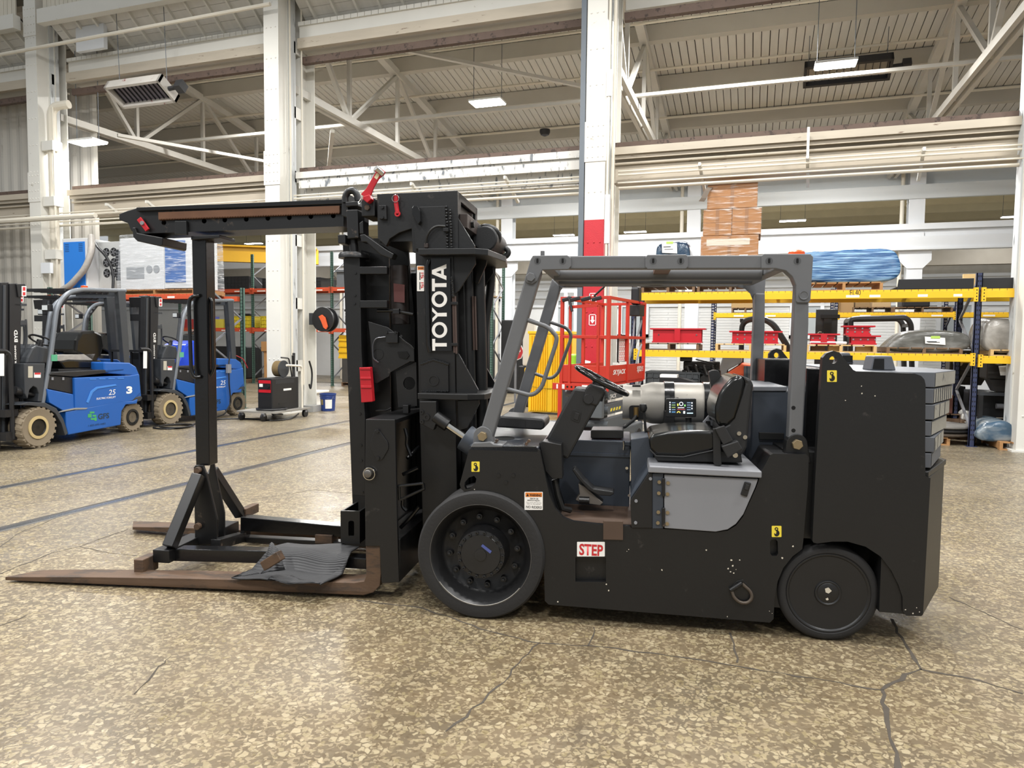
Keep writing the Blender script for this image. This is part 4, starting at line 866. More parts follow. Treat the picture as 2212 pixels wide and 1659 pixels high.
# ================================================================ mast, carriage, boom and forks of the large forklift
def mirror(o, c=1.44):
    """the same part on the far side (copy of the mesh mirrored about the machine's centre plane)"""
    me = o.data.copy()
    for v in me.vertices: v.co.y = c-v.co.y
    me.flip_normals(); q = o.copy(); q.data = me; COL.objects.link(q); q.parent = o.parent; return q
RB = .40
R1 = hz('mast_rail', [(897, 540), (979, 540), (984, 850), (990, 1190), (914, 1190), (905, 850)], RB, .52, BK, .004); mirror(R1)
hz('inner_rail', [(900, 540), (1000, 540), (1010, 850), (1016, 1190), (914, 1190), (905, 850)], .56, .60, BK); hz('inner_rail', [(900, 540), (1000, 540), (1010, 850), (1016, 1190), (914, 1190), (905, 850)], .84, .88, BK)
for x, bq, r in ((1008, .63, .04), (1030, .72, .05), (1035, .8, .035)): htube('lift_cylinder', [(x, 560, bq), (x+8, 860, bq), (x+14, 1150, bq)], r, BK, 14)
hz('rail_plate', [(890, 447), (961, 445), (966, 538), (897, 538)], .382, .40, BK, .003)
HEAD = [(814, 419), (988, 411.5), (990, 545), (891, 545), (889, 494), (862, 503), (842, 516), (834, 532), (816, 516)]
hz('head_cross_box', HEAD, RB, .44, BK, .004); hz('head_cross_box', HEAD, 1.0, 1.04, BK, .004)
P = HF.az(HEAD, RB)
b = MB(); zt1 = P[1][1]; b.box((P[0][0], P[1][0]), (.44, 1.0), (zt1-.03, zt1-.002)); b.box((P[0][0], P[1][0]-.03), (.44, 1.0), (zt1-.3, zt1-.03)); b.build('head_core', BK, HR)
ax = P[1][0]
for z0, z1 in ((zt1-.22, zt1-.13),): b = MB(); b.box((ax, ax+.05), (.46, .95), (z0, z1)); b.build('wear_pad', mat('brown_pad', '#332823', .5), HR, .004)
for bq in (.58, .8): b = MB(); b.cyl((ax+.05, bq, zt1-.175), .025, .02, 'a', 6); b.build('bolt', BKW, HR)
b = MB(); b.box((ax-.02, ax), (.44, .5), (zt1-.32, zt1)); b.box((ax-.02, ax), (.94, 1.0), (zt1-.32, zt1)); b.box((ax-.02, ax), (.44, 1.0), (zt1-.05, zt1)); b.build('end_frame', BK, HR, .003)
def flange(name, px, bq, y0, y1, tail):
    q = [HF.p(x, y, bq) for x, y in px]; z1, z0 = HF.p(980, y0, bq).z, HF.p(980, y1, bq).z
    pl = [(q[0].x, bq), (q[1].x, bq), (q[2].x, bq+.06), (q[2].x+tail, .72), (q[2].x, 1.44-bq-.06), (q[1].x, 1.44-bq), (q[0].x, 1.44-bq)]
    b = MB(); b.prism(pl, z0, z1, 'ab'); return b.build(name, BK, HR, .004)
flange('trunnion_plate', [(903, 540), (1026, 540), (1050, 545)], .30, 536, 550, .05)
flange('trunnion_plate', [(902, 857), (1010, 857), (1042, 857)], .30, 851, 864, .05)
def gus(px, bq=.41):
    o = hz('gusset', px, bq, bq+.02, BK, .002); mirror(o)
gus([(972, 453), (978, 452), (1026, 531), (1025, 536), (974, 536)]); gus([(985, 762), (990, 763), (1033, 842), (1031, 850), (986, 850)]); gus([(976, 551), (1026, 551), (1027, 570), (991, 628), (977, 640)]); gus([(988, 866), (1034, 864), (1035, 872), (1010, 925), (990, 930)])
hz('bracket', [(1033, 558), (1052, 558), (1050, 572), (1033, 612), (1026, 612)], .62, .64, BK, .002)
for x, y0, y1 in ((978.5, 640, 762), (983, 640, 764)): htube('brown_hose', [(x, y0, .395), (x+3, y1, .395)], .007, mat('brown_hose', '#4a3a34', .55), 8)
for y in (655, 744): hz('hose_clamp', hrect(974, y-3, 988, y+3), .38, .395, BKW, .001)
for x in (1021, 1026): htube('brown_hose', [(x, 640, .6), (x+3, 756, .6)], .007, mat('brown_hose', '#4a3a34', .55), 8)
htube('rail_tube', [(927, 562, .385), (922, 575, .38), (925, 745, .38), (929, 760, .385)], .014, BKG, 10)
hz('boss_plate', [(908, 788), (935, 778), (968, 788), (969, 846), (910, 848)], .38, .40, BK, .003)
q = HF.p(937, 822, .38); b = MB(); b.lathe((q.x, .374, q.z), [(.034, .008), (.034, 0), (.027, 0), (.027, .005), (.002, .005)], 'b', 28); b.build('boss', BK, HR, 0, True)
def weld(px, bq, n=14):
    P = [HF.p(*px[0], bq), HF.p(*px[1], bq)]; b = MB(); rr = random.Random(3)
    for i in range(n): c = P[0].lerp(P[1], i/(n-1)); b.lathe((c.x+rr.uniform(-.002, .002), bq+.003, c.z+rr.uniform(-.002, .002)), [(.009, 0), (.007, -.005), (.001, -.007)], 'b', 7)
    tag(b.build('weld_bead', BKG, HR, 0, True), kind='stuff')
for s in ([(964, 447), (966, 534)], [(972, 455), (975, 534)], [(910, 787), (934, 778)], [(937, 778), (967, 787)], [(911, 846), (966, 845)], [(976, 600), (978, 640)]): weld(s, .38)
hz('trunnion_block', [(906, 867), (942, 867), (943, 912), (936, 930), (906, 914)], .27, .33, BK, .004)
for x, y, r in ((922, 901, .02), (912, 890, .012), (912, 911, .012)): q = HF.p(x, y, .27); b = MB(); b.lathe((q.x, .26, q.z), [(r, .01), (r, 0), (r*.45, 0), (r*.45, .006)], 'b', 16); b.build('pin', BKW, HR, 0, True)
htube('small_hose', [(919, 533, .37), (921, 512, .36), (930, 496, .35), (943, 488, .36), (962, 489, .37)], .008, BLKD, 8, .05)
hz('hose_fitting', hrect(957, 492, 968, 500), .36, .38, BKW, .002); hz('hose_fitting', hrect(916, 525, 924, 535), .36, .38, mat('brown_pad', '#332823', .5), .002)
htube('hose_loop', [(1035, 495, .85), (1052, 488, .8), (1072, 498, .8), (1078, 515, .85), (1066, 540, .9), (1048, 545, .9)], .022, BLKD, 10, .08)
htube('hose_loop', [(1048, 512, .95), (1066, 497, .9), (1078, 504, .9), (1078, 520, .95), (1064, 535, 1.0), (1040, 548, 1.0)], .018, BLKD, 10, .08)
htube('hose_loop', [(1068, 552, 1.1), (1092, 556, 1.1), (1100, 545, 1.1), (1092, 535, 1.1), (1078, 541, 1.1), (1062, 548, 1.1)], .02, BLKD, 10, .08)
b = MB(); q = HF.p(1056, 522, .9); b.cyl((q.x+.0, .75, q.z), .085, .4, 'b', 24); b.build('hose_reel', PLAS, HR, .01, True)
htube('supply_hose', [(1062, 575, 1.05), (1058, 640, 1.05), (1047, 700, 1.05), (1046, 760, 1.05), (1050, 830, 1.05)], .03, BLKD, 10, .1)
# eye lug, red wrench
hz('lifting_eye', [(890, 449), (893, 444), (903, 445), (907, 455), (908, 478), (903, 485), (898, 478), (890, 462)], .34, .4, BKG, .003, )
htube('red_wrench', [(854.5, 421, .385), (855.5, 440, .385), (859, 462, .385)], .014, RED, 8)
q = HF.p(859, 462, .38); b = MB(); b.lathe((q.x, .372, q.z), [(.018, 0), (.018, .012), (.009, .012), (.009, 0)], 'b', 18, True); b.build('wrench_ring', RED, HR)
q = HF.p(854.5, 429, .37); b = MB(); b.torus((q.x, .368, q.z), .022, .0025, (0, 1, 0), (1, 0, 0), 24, 6); b.build('wire_ring', CHR, HR, 0, True)
# boom with rack and holes
BB = .60
hz('boom', [(294, 451), (742, 433), (742, 489), (296, 505)], BB, .84, BKW, 0, [ellipse(x, y, 5.2, 5.4, 14) for x, y in ((354, 481), (441, 477.5), (485.5, 475), (532, 473.5), (578.5, 471.5), (625, 470), (671.6, 467.5), (720, 466))])
hz('boom_core', [(298, 456), (742, 438), (742, 486), (300, 501)], BB+.05, .80, BLANK, 0)
hz('boom_top_rail', [(294, 448), (742, 430), (742, 440), (294, 456)], BB-.03, .87, BKG, .003)
q0, q1 = HF.p(346, 466, BB), HF.p(736, 452, BB); n = 110; pts = []
for i in range(n):
    u = i/n; c = q0.lerp(q1, u); c2 = q0.lerp(q1, u+.5/n); pts += [(c.x, c.z-.022), (c2.x, c2.z-.034)]
b = MB(); b.prism([(q0.x, q0.z+.02), (q1.x, q1.z+.02), (q1.x, q1.z-.022)]+pts[::-1], BB-.02, BB); b.build('rack_teeth', mat('rusty_rack', '#6b4a35', .6, .3, var=.3, vs=8), HR)
hz('boom_nose', [(257, 462), (275, 455), (296, 449), (299, 505), (283, 499), (276, 482), (257, 475)], .66, .8, BKW, .005)
hz('boom_tip_hook', [(285.5, 491), (292, 491), (296, 503), (351, 513), (350, 530), (345, 532), (296, 521), (287, 512)], .58, .86, BKW, .006)
hz('boom_saddle', [(377, 477), (402, 477), (403, 507), (377, 506)], .575, .6, BKW, .004)
hz('red_lever', [(295, 475), (303, 468.5), (321, 494), (314, 500)], .57, .585, RED, .003); hbolt(308, 482, .57, .014, LGREY, l=.01, n=10)
hz('boom_foot', [(412, 510), (474, 507), (474, 514), (412, 518)], .62, .82, BKW, .004)
# clamp at the boom's root: shackle, screw, blocks, red lever
hz('clevis_plate', [(738, 424), (744, 418), (752, 418), (752, 470), (738, 466)], .52, .9, BK, .004)
htube('shackle', [(747, 438, .5), (746, 424, .5), (752, 413, .5), (762, 411, .5), (771, 418, .5), (774, 434, .5)], .022, BKW, 12, .06)
hz('shackle_block', [(746, 436), (772, 434), (773, 445), (746, 446)], .46, .6, BKW, .005)
hz('screw_block', [(747, 453), (772.5, 452), (775, 514), (750, 516)], .44, .56, BKW, .006)
htube('jack_screw', [(763, 514, .5), (766, 548, .5)], .028, BKW, 14); q = HF.p(765, 552, .5); b = MB(); b.lathe((q.x, .5, q.z-.02), [(.02, .04), (.09, .035), (.1, .02), (.1, 0), (.02, 0)], 'z', 24); b.build('jack_foot', BKW, HR, 0, True)
hz('clamp_block', rnd([(780, 430), (809, 427), (810, 467), (781, 468)], 3), .42, .62, BKW, .008); hbolt(794, 449, .42, .018, RUSTF, l=.015, n=6)
hz('clamp_block', [(729, 507), (745, 506), (746, 526), (730, 526)], .44, .6, BKW, .005); hz('guide_block', [(776, 482), (784, 476), (785, 505), (777, 505)], .42, .52, BK, .004)
hz('bolted_plate', [(818, 443), (834, 443), (835, 474), (819, 473)], .375, .40, BK, .003)
for y in (448, 470): hbolt(826, y, .375, .011, BKW, l=.012)
hz('brace_arm', [(777, 507), (787, 505), (832, 537), (851, 548), (846, 560), (822, 551), (791, 523), (780, 523)], .42, .5, BK, .006)
RL = hz('red_lever', [(779, 419), (790, 408), (797, 396), (806, 380), (816, 364), (821, 362), (832, 371), (828, 378), (818, 386), (807, 405), (800, 424), (786, 426)], .39, .405, RED, .003)
hz('lever_block', [(784, 424), (798, 420), (802, 430), (793, 438), (783, 430)], .37, .43, RED, .004)
b = MB(); b.tube([HF.p(811, 363, .36), HF.p(826, 376, .40)], .02, 14); b.build('lever_pin', CHR, HR, .002, True)
hz('lever_tag', [(808, 383), (815, 372), (821, 376), (814, 388)], .388, .39, mat('paper_tag', '#d8c9a6', .7), 0, par=RL)
htube('hair_pin', [(785, 423, .36), (778, 432, .36), (773, 439, .36), (777, 442, .36), (781, 436, .36), (782, 428, .36)], .003, CHR, 6, .02)
# carriage verticals left of the mast
CCOL = [(743, 556), (777, 555), (781, 760), (789, 906), (789, 1072), (760.5, 1070), (752, 850)]
o = hz('carriage_column', CCOL, .45, .56, BK, .004); mirror(o)
for x, y in ((767, 638), (766, 656), (768, 590), (778, 894), (780, 962), (781, 995), (783, 1063)): hbolt(x, y, .45, .008, BKW, l=.006, n=8)
for y0, y1 in ((576, 592), (649, 665)): hz('carriage_rung', hrect(776, y0, 836, y1), .45, .5, BK, .003)
hz('carriage_dark_backing', [(780, 540), (840, 556), (846, 1180), (792, 1180)], .62, .64, BK, 0)  # black backing added to fill the carriage interior dark and stop see-through
hz('carriage_dark_backing', [(740, 515), (880, 515), (896, 700), (898, 1180), (765, 1180)], .95, .97, BK, 0)
hz('carriage_dark_backing', [(872, 590), (912, 590), (916, 1180), (880, 1180)], .98, 1.0, BK, 0)  # added backing that closes the bright gap beside the mast rail
hz('link_plate', [(795, 694), (838, 707), (881, 740), (894.5, 754), (895, 781), (886, 781), (843, 805), (841, 813), (814, 828), (807.6, 828), (800, 735)], .47, .49, BK, .003)
hz('link_plate', [(855, 803), (899, 782), (901, 877), (860, 880)], .50, .52, BK, 0, [ellipse(884, 828, 13, 14, 20)])
q = HF.p(817, 765, .47); b = MB(); b.lathe((q.x, .465, q.z), [(.036, .006), (.036, .002), (.033, .002), (.033, .006)], 'b', 24, True); b.build('pivot_ring', BK, HR)
hz('pocket_plate', [(858, 760), (878, 759), (884, 768), (878, 776), (862, 772)], .462, .47, BLANK, .001)
hz('valve_block', hrect(833, 717, 859, 741), .44, .48, BKW, .004)
for x, y in ((836, 718), (855, 718), (868, 726)): hbolt(x, y, .44, .009, BKW, l=.012)
htube('steel_line', [(833, 728, .45), (812, 730, .45), (805, 745, .45), (806, 775, .45), (818, 783, .45)], .005, mat('grey_steel_line', '#55565a', .3, .8), 8, .05); htube('steel_line', [(868, 733, .45), (888, 746, .45), (894, 753, .45)], .004, BKW, 8, .05)
htube('side_cylinder', [(862, 575, .62), (866, 700, .62)], .062, mat('dark_brown_cylinder', '#2b2422', .4), 18); hz('cylinder_sticker', [(850, 612), (874, 615), (874, 654), (851, 652)], .553, .556, mat('faded_red_label', '#5a2f2c', .5), 0)
htube('link_pin', [(815, 671, .5), (850, 671, .5), (893, 679, .5)], .012, BKW, 10); hz('pin_bracket', hrect(848, 667, 862, 678), .47, .5, BKW, .003)
RBX = hz('red_stop_block', [(776, 794), (799, 793), (805, 868), (780, 870)], .40, .45, RED, .005)
for y in (796, 817, 836): hz('block_rib', hrect(776+(y-794)*.06, y-2.5, 800+(y-794)*.06, y+2.5), .393, .4, RED, .002, par=RBX)
SPL = [(789.6, 905.5), (853, 906), (858, 1130), (862, 1258), (824, 1260), (820, 1180), (789, 1180), (788, 1060)]
o = hz('carriage_side_plate', SPL, .168, .19, BK, .004); mirror(o)
zq = HF.p(820, 906, .17).z; a0, a1 = HF.p(790, 906, .17).x, HF.p(853, 906, .17).x
b = MB(); b.box((a0, a1), (.19, 1.25), (zq-.025, zq)); b.build('carriage_top_plate', BK, HR, .003)
za, zc_ = HF.p(840, 1165, .17).z, HF.p(840, 1258, .17).z; a2 = HF.p(862, 1258, .17).x
b = MB(); b.box((a0+.06, a2), (.19, 1.25), (zc_, za)); b.build('carriage_lower_bar', BK, HR, .004)
b = MB(); b.box((a0+.02, a0+.05), (.19, 1.25), (za, zq-.03)); b.build('carriage_web', BK, HR)
LZ = [(809, 929), (817, 927), (838, 956), (839, 970), (825, 994), (815, 996), (800, 970), (799, 956)]
hz('cover_plate', rnd(LZ, 5), .160, .168, BK, .002)
for x, y in ((816, 931), (817, 990)): hbolt(x, y, .16, .012, BKW, l=.01)
q = HF.p(797, 1022, .16); b = MB(); b.lathe((q.x, .13, q.z), [(.024, .04), (.024, .004), (.018, 0), (.002, 0)], 'b', 20); b.build('fork_pin', mat('worn_pin', '#6d6a66', .35, .7, var=.3), HR, 0, True); b = MB(); b.torus((q.x+.005, .15, q.z-.003), .036, .004, (0, 1, 0), (1, 0, 0), 28, 6); b.build('pin_ring', CHR, HR, 0, True)
for pth in ([(859, 1050, .2), (915, 1044, .2)], [(915, 1044, .2), (917, 1056, .2), (863, 1080, .2)], [(862, 1050, .2), (863, 1080, .2)]): htube('bracket_bar', pth, .009, BKG, 8)
for pth in ([(875, 925, .35), (880, 945, .35), (878, 960, .35), (888, 985, .35)], [(870, 1075, .3), (869, 1095, .3), (878, 1103, .3)], [(905, 1095, .4), (885, 1120, .4), (865, 1140, .4)], [(903, 1010, .4), (870, 1025, .4)], [(880, 990, .4), (905, 965, .5)]): htube('hydraulic_hose', pth, .012, BKG, 8, .05)
hz('top_lug', hrect(870, 875, 882, 893), .45, .5, BK, .003); htube('top_handle', [(845, 881, .5), (835, 886, .5), (812, 887, .5)], .006, BK)
# forks
FKS = HF.az([(791, 1243), (788, 1064), (818, 1064), (823, 1240), (820, 1266), (806, 1280), (785, 1286)], .18)
FKM = [(-3.11, .012), (-3.11, .036), (-2.6, .058), (-1.9, .08), (-.78, .103), (-.715, .115)]+FKS
def forks(sgn, dz, da):
    v = MB(); P = [(a+(da if a < -.74 else 0), z+(dz if a < -.74 else 0)) for a, z in FKM]; v.prism(P, .18, .34)
    q = []
    for a, y, z in v.v:
        if a < -2.9 and y > .3: a += .12
        if a < -.74: y -= .135*(-.74-a)/2.37
        q.append((a, y if sgn > 0 else 1.44-y, z))
    v.v = q; return v.build('fork', RUSTF, HR, .004)
forks(1, 0, 0); forks(-1, .022, -.1)
# --- lettering and decals on the mast
WL = mat('letter_white', '#e9e6e1', .5, var=.02)
def let(px, holes=(), b0=.3785): hz('lettering', px, b0, .38, WL, 0, holes)
b = MB(); b.prism(HF.az([(931, 558), (972, 558), (976, 758), (933, 758)], .38), .3802, .40); b.build('name_panel', BKG, HR)
let([(933.6, 732), (940, 732), (940, 741), (965, 741), (965, 748.5), (940, 748.5), (940, 757.5), (934, 757.5)])
def ring(cx, cy, rx, ry, ix, iy): let(ellipse(cx, cy, rx, ry, 36), [ellipse(cx, cy, ix, iy, 36)])
ring(949.4, 712.8, 16.6, 17.2, 10, 11); ring(949, 646.5, 16.8, 17.2, 10, 10.5)
let([(933.5, 664), (945, 676), (965, 675.5), (965, 683.5), (945.5, 683.5), (934, 696), (934, 687.5), (941.5, 679.8), (933.5, 672.5)])
let([(933, 602), (939.3, 602), (939.3, 612), (964.5, 611.5), (964.5, 620), (939.4, 620), (939.5, 629), (933.2, 629)])
let([(933, 583.5), (964.2, 570.5), (964.2, 579.5), (958.5, 581.6), (958.6, 593.8), (964.3, 596), (964.3, 605), (933, 592)], [[(953, 584), (941.5, 588), (953, 592)]])
D = decal((900.8, 574), (916.3, 629), .395, WHD, 'warning_decal')
hz('decal_band', hrect(902, 575.5, 915.5, 583), .3935, .3945, ORD, 0, par=D)
htext('WARNING', BLKD, D, 903.5, 581.2, 914.5, .008, .393, .02)
for y in (588, 609):
    hz('pictogram', [(906, y), (908, y), (908, y+17), (906, y+17)], .3935, .3945, BLKD, 0, par=D); q = HF.p(912, y+9, .393)
    b = MB(); b.lathe((q.x, .3932, q.z), [(.011, 0), (.011, .001), (.008, .001), (.008, 0)], 'b', 18, True); b.build('pictogram', REDD, D); hz('pictogram', [(909, y+13), (914, y+4), (915, y+6), (910, y+15)], .3933, .394, REDD, 0, par=D); hz('pictogram', hrect(909, y+1, 915, y+3), .3933, .394, REDD, 0, par=D)
# ================================================================ support frame resting on the forks
SR = root('boom_support_stand', HF, 'black welded A-frame with upright post resting on the forks, under the boom', 'frame')
def sz(name, px, b0, b1, m=None, bev=.004, holes=()): return hz(name, px, b0, b1, m or BKW, bev, holes, SR)
sz('post', [(414, 516), (444, 514), (452, 1006), (423, 1006)], .66, .77, BKG, .006)
htube('grab_handle', [(430, 638, .65), (411, 641, .62), (408, 660, .62), (413, 800, .62), (419, 816, .62), (432, 814, .65)], .013, BKG, 10, .05, SR); htube('grab_handle', [(448, 640, .7), (457, 648, .7), (461, 800, .7), (453, 813, .7)], .011, BKG, 10, .05, SR)
sz('bracket_plate', [(418, 1010), (422, 1005), (438, 1005), (445, 1022), (469, 1123), (469, 1160), (458, 1177), (421, 1176)], .62, .64); sz('bracket_plate', [(454, 1000), (461, 1000), (484, 1108), (484, 1160), (469, 1166), (430, 1166)], .80, .82)
for x, y in ((430, 1015), (430, 1136)): q = HF.p(x, y, .62); b = MB(); b.cyl((q.x, .59, q.z), .024, .03, 'b', 12); b.build('bolt', RUSTF, SR, .003)
b = MB(); b.bar(HF.p(366, 1182, .34), HF.p(430, 1026, .6), .075, .075, (0, 1, 0)); b.build('brace', BKW, SR, .006)
b = MB(); b.bar(HF.p(520, 1112, 1.1), HF.p(458, 1016, .84), .07, .07, (0, 1, 0)); b.build('brace', BKW, SR, .006)
qa = HF.p(298.5, 1226, .2); zt_, zb_ = HF.p(298, 1209, .2).z, HF.p(298, 1244, .2).z; hw = (HF.p(308.5, 1226, .2).x-HF.p(288.5, 1226, .2).x)/2
b = MB(); b.box((qa.x-hw, qa.x+hw), (.2, .36), (zb_, zt_)); b.build('cross_tube', RUSTF, SR, .006)
ac = HF.p(345, 1190, .36).x+.05
b = MB(); b.box((ac-.06, ac+.06), (.3, .72), (zb_+.06, zt_+.04)); b.box((ac-.02, ac+.1), (.72, 1.1), (zb_+.05, zt_+.04)); b.build('cross_tube', BKW, SR, .006)
sz('long_beam', [(362, 1186), (560, 1190), (791, 1207), (791, 1230), (560, 1217), (362, 1212)], .36, .46, BKG, .005)
sz('long_beam', [(519, 1117), (736, 1137), (790, 1142), (790, 1165), (736, 1160), (519, 1147)], 1.0, 1.1, BKG, .005); sz('long_beam', [(519, 1160), (736, 1171), (790, 1175), (790, 1182), (736, 1179), (519, 1172)], 1.0, 1.08)
sz('spacer_block', [(519, 1147), (527, 1147), (527, 1162), (519, 1162)], 1.0, 1.1); sz('spacer_block', [(680, 1155), (717, 1157), (717, 1176), (680, 1174)], .98, 1.1, RUSTF)
b = MB(); b.bar(HF.p(465, 1176, .6), HF.p(522, 1160, 1.0), .07, .07); b.build('cross_tube', BKW, SR, .004)
q = HF.p(545, 1098, 1.25); b = MB(); b.box((q.x-.03, q.x+.03), (1.1, 1.3), (q.z-.04, q.z+.03)); b.build('stub_tube', RUSTF, SR, .004)
sz('slotted_bracket', [(735.5, 1103.5), (777, 1105), (777, 1175), (736, 1173.5)], .5, .52, BKW, 0, [rnd(hrect(752.5, 1125, 765, 1159), 5)]); sz('bracket_side', [(735.5, 1103.5), (741, 1103.5), (741, 1173.5), (736, 1173.5)], .52, .8); sz('bracket_side', [(772, 1105), (777, 1105), (777, 1175), (772, 1175)], .52, .8)
b = MB(); q1, q2 = HF.atz(571, 1222, .19), HF.atz(607, 1199, .27); b.bar(q1, q2, .05, .06); b.build('stub_tube', RUSTF, SR, .004)
# ================================================================ ribbed rubber mat over fork and frame
MO = [(500, 1249), (578, 1253), (594.5, 1246), (631, 1247), (691.5, 1264), (749.4, 1231), (776, 1182), (739, 1175), (671, 1178), (621, 1174), (593, 1181), (538, 1205), (562, 1210), (587, 1195), (616, 1206), (584, 1237), (548, 1234)]
MZ = [.125, .12, .125, .135, .075, .15, .24, .24, .225, .26, .25, .2, .19, .23, .19, .125, .125]
def matz(a, b):
    t = max(0, min(1, (b-.24)/.1)); t = t*t*(3-2*t)
    return .112+.125*t+.014*math.sin(a*9+b*4)*t+.008*math.sin(a*17-b*11)
mp = []
for x, y in MO:
    z = .15
    for _ in range(12): q = HF.atz(x, y, z); z = z*.5+matz(q.x, q.y)*.5
    mp.append(q)
bm = bmesh.new(); bm.faces.new([bm.verts.new((p.x, p.y, 0)) for p in mp]); bmesh.ops.triangulate(bm, faces=bm.faces[:])
for ax_, lo, hi, st in ((0, -1.5, -.6, .05), (1, .0, .9, .05)):
    v = lo
    while v < hi:
        pt = [0, 0, 0]; pt[ax_] = v; nn = [0, 0, 0]; nn[ax_] = 1
        bmesh.ops.bisect_plane(bm, geom=bm.verts[:]+bm.edges[:]+bm.faces[:], plane_co=pt, plane_no=nn); v += st
for v in bm.verts:
    v.co.z = matz(v.co.x, v.co.y)+.006
for f in bm.faces: f.smooth = True
me = bpy.data.meshes.new('rubber_mat'); bm.to_mesh(me); bm.free()
mm = mat('ribbed_rubber', '#232325', .6, var=.08); nt = mm.node_tree
wv = nt.nodes.new('ShaderNodeTexWave'); wv.inputs['Scale'].default_value = 34; wv.bands_direction = 'Y'; wv.inputs['Distortion'].default_value = .4; tc = nt.nodes.new('ShaderNodeTexCoord'); nt.links.new(tc.outputs['Object'], wv.inputs['Vector'])
bp = nt.nodes.new('ShaderNodeBump'); bp.inputs['Strength'].default_value = .4; bp.inputs['Distance'].default_value = .006; nt.links.new(wv.outputs['Fac'], bp.inputs['Height']); nt.links.new(bp.outputs[0], nt.nodes['Principled BSDF'].inputs['Normal'])
me.materials.append(mm); RM = bpy.data.objects.new('rubber_mat', me); COL.objects.link(RM); RM.location = HF.O; RM.rotation_euler = (0, 0, HF.t)
so = RM.modifiers.new('thick', 'SOLIDIFY'); so.thickness = .008
tag(RM, 'black ribbed rubber mat draped over the near fork beside the carriage', 'mat')
# ================================================================ blue electric forklifts at the left
BF = Fr(-9.66, 7.46, 96)
BLU = mat('forklift_blue', '#1b57a3', .38, var=.06, vs=3, wear='#2c4f78', wamt=.68, ws=5)
FBK = mat('forklift_black', '#161618', .45, var=.12, vs=4)
FGR = mat('forklift_charcoal', '#34373b', .42, var=.06)
TYR = mat('dusty_tyre', '#7b6f5c', .85, var=.16, vs=6, bump=.2, bs=40)
TYR2 = mat('cream_tyre_ring', '#b5a173', .7, var=.1)
HUBB = mat('wheel_black', '#151515', .4)
BR = root('forklift', BF, 'blue electric forklift with a white number 3, nearest of the blue row', 'forklift', 'blue electric forklifts')
def bz(name, px, b0, b1, m, bev=.006, par=None, holes=()): return hz(name, px, b0, b1, m, bev, holes, par or BR, BF)
def bwheel(px, py, b0, r, w, ring):
    q = BF.p(px, py, b0); c = (q.x, 0, r+.003)
    b = MB(); b.lathe(c, [(r*.55, b0+.02), (r*.9, b0), (r, b0+.04), (r, b0+w-.04), (r*.9, b0+w), (r*.5, b0+w)], 'b', 40); t = b.build('tyre', TYR, BR, 0, True)
    b = MB(); n = 20
    for i in range(n):
        a = 2*math.pi*i/n; u = Vector((math.cos(a), 0, math.sin(a))); cc = Vector((c[0], b0+.05, c[2]))+u*(r+.004); b.bar(cc-Vector((0, .045, 0))-u*.02, cc+Vector((math.sin(a)*.03, w*.4, -math.cos(a)*.03)), .045, .03, u)
    tag(b.build('tread_lug', TYR, t), kind='stuff')
    b = MB(); b.lathe(c, [(r*.56, b0+.03), (r*.56, b0+.005), (r*.42, b0+.003), (r*.40, b0+.03)], 'b', 32); b.build('tyre_ring', TYR2 if ring else HUBB, t, 0, True)
    b = MB(); b.lathe(c, [(r*.41, b0+.02), (r*.4, b0+.002), (r*.36, b0+.03), (r*.3, b0+.06), (r*.12, b0+.06), (r*.1, b0+.02), (.005, b0+.02)], 'b', 28); b.build('rim', HUBB, t, 0, True)
    for i in range(5): a = i*1.2566; b = MB(); b.cyl((c[0]+r*.24*math.cos(a), b0+.03, c[2]+r*.24*math.sin(a)), .014, .03, 'b', 6); b.build('wheel_nut', LGREY, t)
    return t
bwheel(85, 925, 0, .295, .26, True); bwheel(288, 902, .08, .245, .2, False)
# far side wheels
for x, r, w in ((BF.p(85, 925, 0).x, .295, .26), (BF.p(288, 902, .08).x, .245, .2)):
    b = MB(); b.lathe((x, 0, r+.003), [(r*.5, .85), (r, .87), (r, .85+w), (r*.5, .87+w)], 'b', 28); b.build('tyre', TYR, BR, 0, True)
b1 = 1.05
bz('chassis', [(142, 890), (262, 866), (287, 866), (298, 862), (296, 872), (272, 874), (263, 888), (261, 918), (148, 939.5), (143, 920)], .03, b1, BLU, .012)
bz('battery_hood', [(161, 816), (283, 811), (301, 808), (304, 848), (286, 866), (163, 886)], .03, b1, BLU, .012)
bz('hood_relief', [(187, 869), (196, 845), (208, 836), (250, 830), (253, 833), (211, 840), (201, 848), (191, 871)], .022, .03, mat('forklift_blue_light', '#3f7fcb', .4), .003)
for x in (201, 221, 241, 261): bz('hood_slot', hrect(x-7, 818-(x-200)*.03, x+7, 820-(x-200)*.03), .024, .03, mat('forklift_blue_light', '#3f7fcb', .4), .001)
bz('counterweight', [(225, 782), (280, 783), (294, 792), (302, 811), (306, 858), (300, 864), (286, 866), (284, 811), (226, 806)], .05, b1-.02, BLU, .02)
bz('bumper', [(283, 862), (304, 855), (308, 859), (304, 866), (288, 870)], .04, b1, FGR, .008)
bz('battery_cover', [(111, 804.6), (267, 796.5), (268, 801), (163, 814), (107, 810)], .05, b1-.02, FBK, .008)
bz('side_step', [(101, 840), (159.5, 852), (161, 886), (142, 890), (107, 870)], .05, b1, BLU, .008)
bz('step_tread', [(128, 891), (160, 885), (186, 884), (190, 881), (165, 881), (140, 886)], .02, .06, mat('step_tread_plate', '#9b9a94', .5, .4, bump=.5, bs=80), .002)
bz('battery_side', [(107, 811), (161, 816), (159.5, 851), (103, 839)], .07, b1-.04, FBK, .006)
for x, y in ((114, 818), (137, 818)): bz('latch', hrect(x-2, y-3, x+2, y+3), .06, .07, LGREY, .001)
